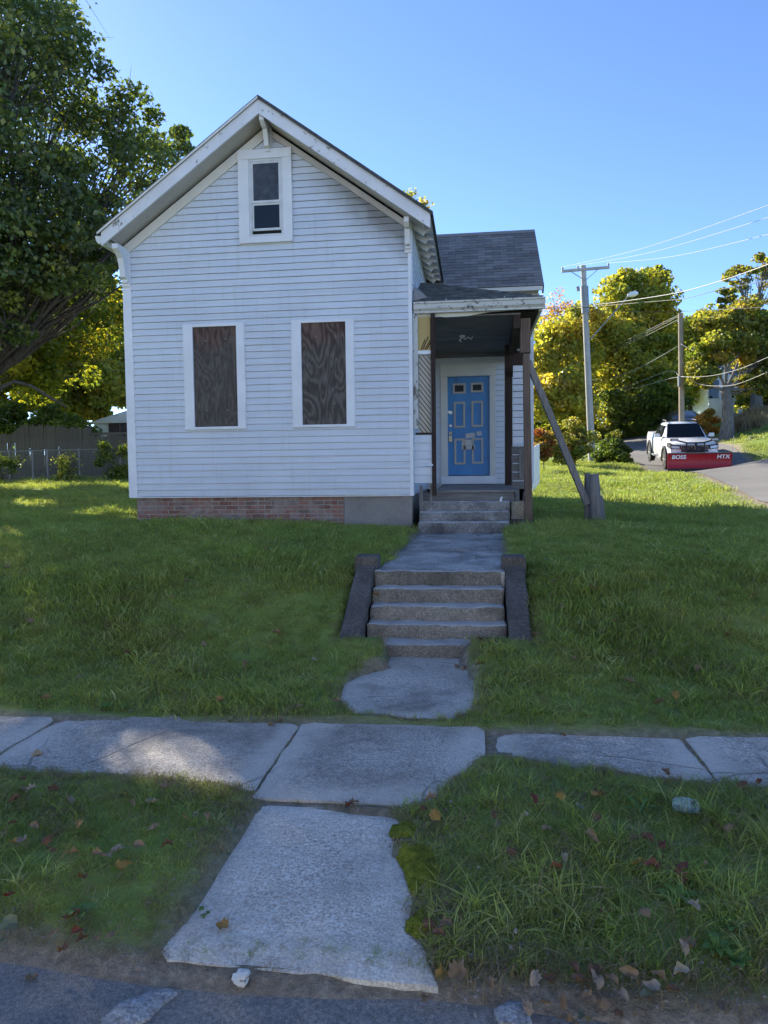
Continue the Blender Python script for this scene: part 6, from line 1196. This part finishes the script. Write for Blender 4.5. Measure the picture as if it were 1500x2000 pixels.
vine(118, 148, 888, 936, 900, 23.9, 'small pale green vine in the middle of the chain link', ((.5, YGREEN), (.5, GREEN)))
vine(-20, 28, 885, 936, 900, 23.9, 'dark vine at the left end of the chain link', ((.7, DGREEN), (.3, GREEN)))

# ================================================================ GRASS
srcs = bpy.data.collections.new('grass_sources')
def tuft(name, n, rad, hmin, hmax, wd, mat, lean=0.5, seg=3):
    V_, F_, tip = [], [], []
    for _ in range(n):
        a = random.uniform(0, 6.283); r = rad * math.sqrt(random.random()); bx, by = r * math.cos(a), r * math.sin(a); h = random.uniform(hmin, hmax); la = random.uniform(0, 6.283); ln = h * random.uniform(.1, lean) * 1.6; w = wd * random.uniform(.7, 1.2)
        fa = random.uniform(0, 6.283); sx, sy = math.cos(fa), math.sin(fa); b = len(V_)
        for i in range(seg):
            f = i / seg; zz_ = h * (f - .25 * f * f * lean); o = ln * f * f; ww = w * (1 - .55 * f) / 2
            V_ += [(bx + math.cos(la) * o - sx * ww, by + math.sin(la) * o - sy * ww, zz_ - .012 * (i == 0)), (bx + math.cos(la) * o + sx * ww, by + math.sin(la) * o + sy * ww, zz_ - .012 * (i == 0))]; tip += [f, f]
        V_.append((bx + math.cos(la) * ln, by + math.sin(la) * ln, h * (1 - .25 * lean))); tip.append(1.0)
        for i in range(seg - 1): F_.append((b + 2 * i, b + 2 * i + 1, b + 2 * i + 3, b + 2 * i + 2))
        F_.append((b + 2 * seg - 2, b + 2 * seg - 1, b + 2 * seg))
    me = bpy.data.meshes.new(name); me.from_pydata(V_, [], F_); me.polygons.foreach_set('use_smooth', [True] * len(F_)); at = me.attributes.new('tip', 'FLOAT_COLOR', 'POINT'); c4 = np.ones((len(V_), 4), np.float32); c4[:, :3] = np.array(tip)[:, None]; at.data.foreach_set('color', c4.ravel()); me.materials.append(M[mat]); me.update()
    o = bpy.data.objects.new(name, me); srcs.objects.link(o); return o
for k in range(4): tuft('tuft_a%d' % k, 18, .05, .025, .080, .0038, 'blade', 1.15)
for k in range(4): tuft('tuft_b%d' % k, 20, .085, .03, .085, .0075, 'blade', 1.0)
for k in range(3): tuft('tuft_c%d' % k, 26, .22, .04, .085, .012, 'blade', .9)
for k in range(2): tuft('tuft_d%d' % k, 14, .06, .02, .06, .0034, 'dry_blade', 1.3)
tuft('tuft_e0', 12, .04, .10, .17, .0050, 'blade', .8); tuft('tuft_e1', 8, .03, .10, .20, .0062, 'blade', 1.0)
plain('pebble', (0.26, 0.235, 0.21), .9, .5, 90)
for k in range(2):                            # handfuls of grit
    bm_ = bmesh.new()
    for _ in range(9):
        r_ = random.uniform(.0025, .007); mt = Matrix.Translation((random.gauss(0, .035), random.gauss(0, .035), r_ * .5)) @ Matrix.Rotation(random.uniform(0, 6), 4, 'Z') @ Matrix.Diagonal((r_ * random.uniform(.8, 1.5), r_, r_ * .7, 1)); bmesh.ops.create_icosphere(bm_, subdivisions=1, radius=1.0, matrix=mt)
    me = bpy.data.meshes.new('grit'); bm_.to_mesh(me); bm_.free(); me.materials.append(M['pebble']); srcs.objects.link(bpy.data.objects.new('tuft_g%d' % k, me))
tuft('tuft_f0', 30, .3, .5, 1.0, .018, 'dry_blade', .35)
ORDER = sorted(o.name for o in srcs.objects); IDX = {n: i for i, n in enumerate(ORDER)}
ng = bpy.data.node_groups.new('scatter', 'GeometryNodeTree'); ng.interface.new_socket('Geometry', in_out='INPUT', socket_type='NodeSocketGeometry'); ng.interface.new_socket('Geometry', in_out='OUTPUT', socket_type='NodeSocketGeometry')
gi = ng.nodes.new('NodeGroupInput'); go = ng.nodes.new('NodeGroupOutput'); ci = ng.nodes.new('GeometryNodeCollectionInfo'); ci.inputs[0].default_value = srcs; ci.inputs['Separate Children'].default_value = True; ci.inputs['Reset Children'].default_value = True
ip = ng.nodes.new('GeometryNodeInstanceOnPoints'); ip.inputs['Pick Instance'].default_value = True
def na(nm, dt): n = ng.nodes.new('GeometryNodeInputNamedAttribute'); n.data_type = dt; n.inputs[0].default_value = nm; return n.outputs['Attribute']
ng.links.new(gi.outputs[0], ip.inputs['Points']); ng.links.new(ci.outputs[0], ip.inputs['Instance']); ng.links.new(na('idx', 'INT'), ip.inputs['Instance Index']); ng.links.new(na('rot', 'FLOAT_VECTOR'), ip.inputs['Rotation']); ng.links.new(na('scl', 'FLOAT'), ip.inputs['Scale']); ng.links.new(ip.outputs[0], go.inputs[0])
def scatter(name, label, pts, ids, scl, tilt=.18):
    n = len(pts); me = bpy.data.meshes.new(name); me.vertices.add(n); me.vertices.foreach_set('co', np.asarray(pts, np.float32).ravel())
    a = me.attributes.new('idx', 'INT', 'POINT'); a.data.foreach_set('value', np.asarray(ids, np.int32)); a = me.attributes.new('scl', 'FLOAT', 'POINT'); a.data.foreach_set('value', np.asarray(scl, np.float32))
    r = np.stack([rng.normal(0, tilt, n), rng.normal(0, tilt, n), rng.uniform(0, 6.283, n)], -1).astype(np.float32); a = me.attributes.new('rot', 'FLOAT_VECTOR', 'POINT'); a.data.foreach_set('vector', r.ravel())
    o = bpy.data.objects.new(name, me); col.objects.link(o); md = o.modifiers.new('scatter', 'NODES'); md.node_group = ng; props(o, label, 'grass', kind='stuff'); return o
MOSS = [([(766, 1604), (800, 1600), (818, 1622), (802, 1642), (775, 1644), (758, 1622)], 'uppermost green moss cushion beside the apron slab'), ([(782, 1648), (840, 1656), (860, 1700), (862, 1748), (830, 1757), (800, 1738), (788, 1695), (772, 1668)], 'largest yellow green moss patch along the apron slab'), ([(792, 1790), (828, 1764), (855, 1782), (848, 1816), (815, 1826), (790, 1810)], 'lowest moss cushion beside the apron slab')]
MPOLY = [poly_px(p, .12) for p, _ in MOSS]
def edge_d(x, y):
    d = np.full(x.shape, 9.0)
    for P in MPOLY: d = np.minimum(d, pdist(P, x, y) + .01)
    for P in HARD + [P_STREET]: d = np.minimum(d, pdist(P, x, y))
    d = np.minimum(d, pdist(P_ROAD, x, y) - .15); d = np.minimum(d, pdist(P_HOUSE, x, y) + .05); return d
def in_view(x, y, m=120):
    p = np.stack([x - EYE[0], y - EYE[1], np.zeros_like(x) - 1.0], -1); z_ = p @ FWD; u = CX + FPX * (p @ RIGHT) / z_; return (z_ > .5) & (u > -m) & (u < 1500 + m)
def region(x0, x1, y0, y1, dens, kinds, prob_edge=.09, smin=.7, smax=1.3, cond=None, maxd=None):
    n = int((x1 - x0) * (y1 - y0) * dens); x = rng.uniform(x0, x1, n); y = rng.uniform(y0, y1, n); k = in_view(x, y, 260); x, y = x[k], y[k]
    d = edge_d(x, y); pn = wob(x, y, 2.2, 1.0) * .25 + wob(x, y, 6.1, .3) * .2
    keep = (d > -.006) & (rng.uniform(0, 1, len(x)) < np.clip((d + .03) / prob_edge, .0, 1) * np.clip(.92 + pn * .45, .6, 1))
    if cond is not None: keep &= cond(x, y)
    x, y, d = x[keep], y[keep], d[keep]; z_ = ground_z(x, y); ids = np.array([IDX[q] for q in kinds])[rng.integers(0, len(kinds), len(x))]
    return np.stack([x, y, z_ - .004], -1), ids, rng.uniform(smin, smax, len(x)) * np.clip(.65 + d * 1.2, .65, 1.0) * np.clip(1 + .32 * wob(x, y, 1.3, 2.2) + .18 * wob(x, y, 4.7, .9), .78, 1.5)
A_ = ['tuft_a%d' % k for k in range(4)]; B_ = ['tuft_b%d' % k for k in range(4)]; C3 = ['tuft_c%d' % k for k in range(3)]; D_ = ['tuft_d0', 'tuft_d1']; E_ = ['tuft_e0', 'tuft_e1']
def cat_(*r): return [np.concatenate([q[i] for q in r]) for i in range(3)]
for nm, lab, xa, xb in (('verge_grass', 'short patchy grass on the left verge between street and sidewalk', -4.5, -.35), ('verge_grass', 'longer weedy grass on the right verge between street and sidewalk', -.35, 4.2)):
    r = cat_(region(xa, xb, 2.2, 3.75, 620, A_, smax=1.15 if xa < -1 else 1.45), region(xa, xb, 2.05, 3.8, 260, D_, .03, .6, 1.5), region(xa, xb, 2.0, 3.8, 1100, D_, .01, .5, 1.2, lambda x, y: edge_d(x, y) < .13), region(xa, xb, 2.0, 3.8, 500, ['tuft_g0', 'tuft_g1'], .01, .5, 1.3, lambda x, y: edge_d(x, y) < .16), region(xa, xb, 2.3, 3.7, 60 if xa > -1 else 16, E_, .2, .6, 1.1)); scatter(nm, lab, *r)
jp = [(x + rng.normal(0, .008), rng.uniform(3.3, 4.4)) for x in JO[3:9] for _ in range(26)] + [(rng.uniform(-1.0, .05), 4.44 + rng.normal(0, .02)) for _ in range(60)] + [(rng.uniform(-1.2, -.15), rng.normal(3.235, .012)) for _ in range(26)] + [(rng.uniform(-.95, -.2), rng.uniform(2.16, 2.24)) for _ in range(60)]
jp = np.array([(x, y, .085) for x, y in jp]); scatter('joint_grass', 'thin grass sprouting in the joints of the sidewalk slabs', jp, rng.choice([IDX['tuft_a0'], IDX['tuft_a1'], IDX['tuft_d0'], IDX['tuft_d1']], len(jp)), rng.uniform(.2, .55, len(jp)))
for nm, lab, xa, xb in (('lawn_grass', 'green front lawn left of the concrete steps', -16, -.35), ('lawn_grass', 'green front lawn right of the steps, sunlit farther back', -.35, 12)):
    r = cat_(region(xa, xb, 4.3, 6.4, 430, A_ + B_, .08), region(xa, xb, 6.4, 8.8, 520, B_), region(xa, xb, 8.8, 13, 340, B_, smin=.9, smax=1.6), region(xa, xb, 13, 36, 46, C3, .3, .7, 1.25), region(xa, xb, 4.25, 6, 90, D_, .03, .6, 1.4), region(xa, xb, 4.3, 6.0, 700, D_, .01, .5, 1.2, lambda x, y: edge_d(x, y) < .10), region(xa, xb, 6, 11, 36, D_, .03, .7, 1.4), region(xa, xb, 4.4, 9, 12, E_, .1, .6, .95))
    scatter(nm, lab, *r)
r = region(12, 40, 8, 46, 10, C3, .3, .9, 1.8); scatter('bank_grass', 'sunlit rough grass on the bank beyond the side road', *r)
n = 160; pts = np.array([T(a, b, t) for a, b, t in zip(rng.uniform(1424, 1500, n), rng.uniform(838, 848, n), rng.uniform(38, 42, n))]); pts[:, 2] = ground_z(pts[:, 0], pts[:, 1]); scatter('tall_dry_grass', 'tall tan grass in front of the white post at far right', pts, np.full(n, IDX['tuft_f0']), rng.uniform(.7, 1.1, n))

# ================================================================ WEEDS, MOSS, LITTER, FALLEN LEAVES
def rosette(px, py, n, L, w, label, name='weed_plant', up=.35, t_hi=30):
    p = G(px, py); z0 = gz(p[0], p[1]); root = thing(name, label, 'plant', (p[0], p[1], z0), group='broad leaved weeds in the grass')
    for k in range(n):
        a = 6.283 * k / n + random.uniform(-.3, .3); l = L * .62 * random.uniform(.7, 1.15); ups = up * random.uniform(.6, 1.5); q = MB(); vs_ = []; m_ = 6
        for i in range(m_ + 1):
            f = i / m_; rr_ = l * f; h_ = l * ups * math.sin(f * 2.4) + .01; ww = w * .62 * math.sin(math.pi * min(.98, f * .9 + .08)) * .5
            cx, cy = p[0] + math.cos(a) * rr_, p[1] + math.sin(a) * rr_; sx, sy = -math.sin(a) * ww, math.cos(a) * ww; vs_ += [(cx - sx, cy - sy, z0 + h_ + ww * .3), (cx, cy, z0 + h_), (cx + sx, cy + sy, z0 + h_ + ww * .3)]
        fs_ = []
        for i in range(m_):
            for j in range(2): fs_.append((i * 3 + j, i * 3 + j + 1, i * 3 + j + 4, i * 3 + j + 3))
        q.add(vs_, fs_, True); q.build('leaf', M['weed'], root, sharp=False)
for a in ((1325, 1780, 9, .13, .04, 'dandelion rosette among dark red leaves on the right verge'), (1250, 1590, 10, .16, .022, 'clump of long strap leaves left of the glass jar'), (1428, 1820, 7, .07, .045, 'small bright rosette near the right edge of the verge'), (1440, 1900, 8, .10, .05, 'broad leaved weed at the lower right corner'), (1300, 1400, 7, .09, .035, 'dandelion rosette at the far edge of the right sidewalk'), (950, 1420, 6, .08, .03, 'plantain tuft where the path slab meets the sidewalk'), (205, 1392, 9, .10, .035, 'flat rosette at the lawn edge above the left sidewalk'), (240, 1388, 7, .08, .03, 'smaller rosette right beside the flat one at the left lawn edge'), (395, 1790, 6, .07, .03, 'small weed beside the left edge of the apron slab'), (870, 1140, 8, .09, .03, 'green weed sprouting on the top front step'), (1400, 1885, 8, .09, .05, 'dark clover patch left of the lower right corner weed'), (160, 1800, 7, .09, .04, 'small dark weed low on the left verge')):
    rosette(*a)
# moss along the apron's right edge
for pts, lab in MOSS:
    P = poly_px(pts, .11); c0 = P.mean(0); V_ = []; F_ = []; rings_ = 9; n = 36; idxs = []
    per = []
    for j in range(n):
        f = j / n * len(P); i = int(f); u = P[i % len(P)] + (P[(i + 1) % len(P)] - P[i % len(P)]) * (f - i); per.append(u)
    for k in range(rings_ + 1):
        f = k / rings_
        for j in range(n):
            u = per[j] + (c0 - per[j]) * f; hh = .010 * (1 - (1 - f) ** 3) + .010 * mnoise.noise(Vector((u[0] * 18, u[1] * 18, 3))) * min(1, f * 4) + .006 * mnoise.noise(Vector((u[0] * 60, u[1] * 60, 3))) * min(1, f * 4); V_.append((u[0], u[1], max(.095, gz(u[0], u[1]) + .004) + hh))
    for k in range(rings_):
        for j in range(n): F_.append((k * n + j, k * n + (j + 1) % n, (k + 1) * n + (j + 1) % n, (k + 1) * n + j))
    q = MB(); q.add(V_, F_, True); props(q.build('moss', M['moss'], sharp=False), lab, 'moss', kind='stuff')
# glass jar on its side
p = G(1340, 1612); z0 = gz(p[0], p[1]) + .055
JS = .82
prof = [(0, .001), (.030, .001), (.038, .006), (.040, .02), (.040, .085), (.036, .098), (.030, .104), (.030, .125), (.033, .127), (.033, .130), (.028, .131), (.027, .105), (.033, .097), (.037, .084), (.037, .021), (.035, .008), (0, .005)]
q = MB(); n = 24; vs_ = [(JS * r_ * math.cos(6.283 * j / n), JS * r_ * math.sin(6.283 * j / n), JS * h_) for r_, h_ in prof for j in range(n)]; q.add(vs_, [(k * n + j, k * n + (j + 1) % n, (k + 1) * n + (j + 1) % n, (k + 1) * n + j) for k in range(len(prof) - 1) for j in range(n)], True)
o = q.build('glass_jar', M['jar_glass'], sharp=False, mtx=Matrix.Translation((p[0] - .03, p[1] + .05, z0)) @ Matrix.Rotation(R(35), 4, 'Z') @ Matrix.Rotation(R(72), 4, 'X')); props(o, 'clear glass jar lying in the grass of the right verge', 'jar')
# broken kerb patches and white scraps by the street
for pts, z1, mat_, lab in (([(195, 1985), (235, 1945), (300, 1925), (330, 1922), (345, 1932), (310, 1955), (285, 1985), (240, 1998), (200, 2005)], .064, 'kerb', 'flaking white kerb fragment at the lower left by the street'), ([(962, 1962), (985, 1948), (1020, 1952), (1035, 1985), (1010, 1990), (975, 1984)], .075, 'kerb', 'pale kerb stone fragment beside the leaves at lower centre')):
    P = poly_px(pts, z1); props(slab_poly('kerb_fragment', P, -.05, z1, M[mat_], None, .012, .014, z1 * 100, .05), lab, 'kerb stone')
p = G(473, 1918); q = MB(); bm_ = bmesh.new(); bmesh.ops.create_icosphere(bm_, subdivisions=3, radius=.028)
for v in bm_.verts: v.co = v.co * (1 + .5 * mnoise.noise(v.co * 60)); v.co.z *= .7
me = bpy.data.meshes.new('scrap'); bm_.to_mesh(me); bm_.free(); o = mesh_obj('paper_scrap', me, M['paper'], mtx=Matrix.Translation((p[0], p[1], p[2] + .015))); props(o, 'crumpled white paper scrap in the gutter below the apron slab', 'litter')
# fallen leaves: four curled shapes
OUT = [(0, -.42), (.16, -.38), (.36, -.32), (.38, -.14), (.50, .04), (.38, .14), (.36, .30), (.20, .32), (0, .55), (-.18, .34), (-.34, .32), (-.40, .12), (-.52, .06), (-.36, -.12), (-.36, -.34), (-.14, -.36)]
SH = []
for s_ in range(5):
    q = MB(); vs_ = [(0, 0, 0)]; cu_ = [1.5, -1.3, 2.2, 1.0, 2.8][s_]; tw_ = [.2, .5, -.4, .1, .6][s_]
    def cv(a, b, cu_=cu_, tw_=tw_, s_=s_):
        h_ = cu_ * a * a * .9 + tw_ * a * b + .5 * cu_ * b * b * (1 if s_ % 2 else -.35) + .10 * math.sin(a * 11 + s_) * math.cos(b * 9); k_ = 1 - .28 * abs(cu_) * abs(a); return (a * k_, b, h_)
    OUT_ = [(a * (1.0 if s_ % 2 else .72) * (1 + .16 * math.sin(i_ * 2.7 + s_ * 1.9)), b * (1 + .14 * math.cos(i_ * 1.9 + s_))) for i_, (a, b) in enumerate(OUT)]
    inner = [(a * .5, b * .5) for a, b in OUT_]; vs_ = [cv(0, 0)] + [cv(*p) for p in inner] + [cv(*p) for p in OUT_]; n = len(OUT); fs_ = [(0, 1 + j, 1 + (j + 1) % n) for j in range(n)] + [(1 + j, 1 + n + j, 1 + n + (j + 1) % n, 1 + (j + 1) % n) for j in range(n)]
    q.add(vs_, fs_, True); b = len(q.v); q.tube([(0, -.45, 0), (.03, -.75, .06), (.10, -.95, .12)], .012, 3); SH.append(q)
LM = {}
def fallen(px, py, colr, size, place, zoff=0.0):
    p = G(px, py); onhard = None
    for P, z_ in ((P_SIDEWALK, SW_Z), (P_APRON, .092), (P_PAD, .128)):
        if inside(P, np.array([p[0]]), np.array([p[1]]))[0]: onhard = z_; p = Zp(px, py, z_)
    z_ = (onhard if onhard is not None else gz(p[0], p[1]) + random.uniform(.03, .06)) + .008 + zoff
    if place == 'step': z_ = p[2] + .02
    k = random.randrange(5)
    if (k, colr) not in LM: me = SH[k].mesh('fallen_leaf'); me.materials.append(M['fallen_' + colr]); LM[(k, colr)] = me
    s_ = size * random.uniform(.65, 1.05)
    o = mesh_obj('fallen_leaf', LM[(k, colr)], mtx=Matrix.Translation((p[0], p[1], z_)) @ Matrix.Rotation(random.uniform(0, 6.283), 4, 'Z') @ Matrix.Rotation(random.gauss(0, .3), 4, 'X') @ Matrix.Rotation(random.gauss(0, .3), 4, 'Y') @ Matrix.Diagonal((s_, s_, s_, 1)))
    cn = {'tan': 'curled tan', 'pale': 'pale bleached', 'brown': 'brown', 'red': 'dark red', 'yellow': 'yellow', 'grey_green': 'grey green'}[colr]
    pl = {'lv': 'on the left verge grass by the street', 'rv': 'on the right verge grass', 'sw': 'lying on bare concrete paving', 'll': 'on the left front lawn', 'rl': 'on the right front lawn', 'gu': 'in the drift along the lower right street edge', 'step': 'piled at the right foot of the front steps'}[place]
    if place == 'lv': w1 = 'by the sidewalk' if py < 1610 else 'halfway down' if py < 1760 else 'by the street'; w2 = 'at the left picture edge' if px < 80 else 'towards the apron slab' if px > 240 else 'midway across'; lab = '%s fallen leaf on the left verge, %s, %s' % (cn, w1, w2)
    elif place == 'rv': w1 = 'by the sidewalk' if py < 1600 else 'upper half' if py < 1690 else 'lower half' if py < 1800 else 'by the street'; w2 = 'beside the moss' if px < 900 else 'left part' if px < 1120 else 'below the jar' if px > 1290 else 'mid part'; lab = '%s fallen leaf on the right verge, %s, %s' % (cn, w1, w2)
    elif place == 'gu': w2 = 'below the apron slab' if px < 960 else 'left end' if px < 1090 else 'middle' if px < 1190 else 'right end'; lab = '%s leaf in the drift along the street edge, %s' % (cn, w2) + (', nearest the street' if py > 1975 else '')
    elif place in ('ll', 'rl'): w1 = 'high up the slope' if py < 1200 else 'on the lower slope' if py < 1340 else 'by the sidewalk'; w2 = ('far from the steps' if px < 300 else 'nearer the steps') if place == 'll' else ('near the steps' if px < 1170 else 'towards the right edge'); lab = '%s fallen leaf %s, %s, %s' % (cn, 'on the left lawn' if place == 'll' else 'on the right lawn', w1, w2)
    elif place == 'sw': lab = cn + ' leaf ' + {436: 'alone low on the apron slab', 450: 'at the lawn edge of the left sidewalk', 545: 'at the sidewalk joint, nearer the path slab', 530: 'at the sidewalk joint, left one of two', 682: 'crumpled on the seam of apron and sidewalk', 690: 'beside the crumpled one on the apron seam', 74: 'on the sidewalk by the left joint', 660: 'at the corner of the path slab', 1100: 'at the lawn edge of the right sidewalk'}[int(px)]
    else: lab = '%s leaf at the right foot of the front steps, %s' % (cn, 'on the lowest tread' if py < 1270 else 'on the path slab') if px > 800 else '%s leaf at the left end of an upper front step' % cn
    props(o, lab, 'leaf', 'fallen leaves ' + pl)
for s_, place, size in ((
 '45,1547,brown 47,1558,tan 62,1564,pale 104,1563,brown 137,1580,pale 321,1566,tan 298,1591,pale 262,1586,tan 156,1636,yellow 365,1626,yellow 383,1622,grey_green 405,1628,tan 25,1640,red 8,1655,tan 45,1680,pale 30,1672,yellow 105,1688,brown 143,1683,tan 190,1690,tan 208,1694,pale 230,1684,pale 270,1678,tan 327,1684,brown 162,1738,brown 250,1718,yellow 235,1732,yellow 17,1790,red 20,1840,grey_green 150,1855,red 162,1864,brown 190,1862,tan 107,1868,tan 5,1870,grey_green 145,1828,brown 68,1640,tan 92,1660,brown 300,1645,tan 215,1868,tan 125,1900,brown 60,1905,tan 30,1590,brown', 'lv', .066), (
 '842,1587,tan 828,1596,brown 850,1617,yellow 1172,1565,red 1162,1578,yellow 1096,1582,yellow 1042,1592,red 967,1617,brown 1025,1625,pale 1067,1645,tan 1132,1612,grey_green 975,1640,grey_green 1155,1672,tan 1240,1668,tan 1262,1668,red 1165,1633,brown 1102,1694,pale 1085,1727,red 1245,1722,yellow 1275,1730,red 1330,1730,red 1328,1745,red 1375,1727,tan 1257,1812,tan 1355,1808,pale 1300,1530,brown 1447,1555,brown 1482,1545,red 1345,1880,tan 1335,1900,pale 1330,1945,pale 855,1872,brown 872,1848,tan 840,1840,brown 1295,1690,red 1000,1690,brown 1180,1800,brown 1420,1640,tan', 'rv', .066), (
 '436,1812,yellow 450,1408,grey_green 545,1410,tan 530,1418,tan 682,1575,red 690,1570,tan 74,1476,pale 660,1392,tan 1100,1438,brown', 'sw', .07), (
 '285,1110,tan 478,1172,pale 338,1178,tan 400,1270,tan 295,1310,tan 612,1295,pale 350,1322,brown 582,1392,tan 430,1387,yellow 120,1180,brown 60,1230,tan 210,1240,tan 520,1085,brown 155,1330,tan 540,1250,tan 90,1380,tan 365,1150,brown 480,1310,tan 15,1120,tan 250,1290,brown', 'll', .085), (
 '1158,1160,tan 1065,1100,pale 1250,1160,pale 1045,1252,tan 1100,1205,tan 1365,1320,tan 1285,1395,brown 1290,1388,brown 1318,1379,yellow 1120,1300,tan 1420,1250,brown 1200,1230,tan 1080,1150,tan 1470,1180,tan 1230,1340,tan', 'rl', .085), (
 '865,1940,yellow 893,1946,tan 955,1955,tan 830,1962,tan 1120,1930,brown 1160,1938,brown 1045,1955,pale 1060,1972,tan 1100,1974,tan 1130,1965,brown 1180,1982,tan 1215,1972,pale 1230,1955,tan 1205,1992,brown 1140,1992,grey_green 1075,1950,brown 1165,1960,pale 1260,1968,grey_green 1290,1955,tan 1245,1990,tan 1110,1995,tan 1030,1975,pale 1150,1975,tan 1310,1985,brown 1195,1955,tan 1275,1985,pale', 'gu', .07), (
 '945,1256,tan 955,1250,red 965,1258,brown 975,1252,tan 938,1252,red 950,1262,tan 970,1264,pale 930,1290,tan 915,1296,red 945,1284,brown 905,1308,pale 925,1312,tan 935,1302,brown 960,1275,tan 895,1304,tan 722,1168,pale 735,1165,tan', 'step', .08)):
    for it in s_.split():
        a, b, c_ = it.split(','); fallen(float(a), float(b), c_, size, place)
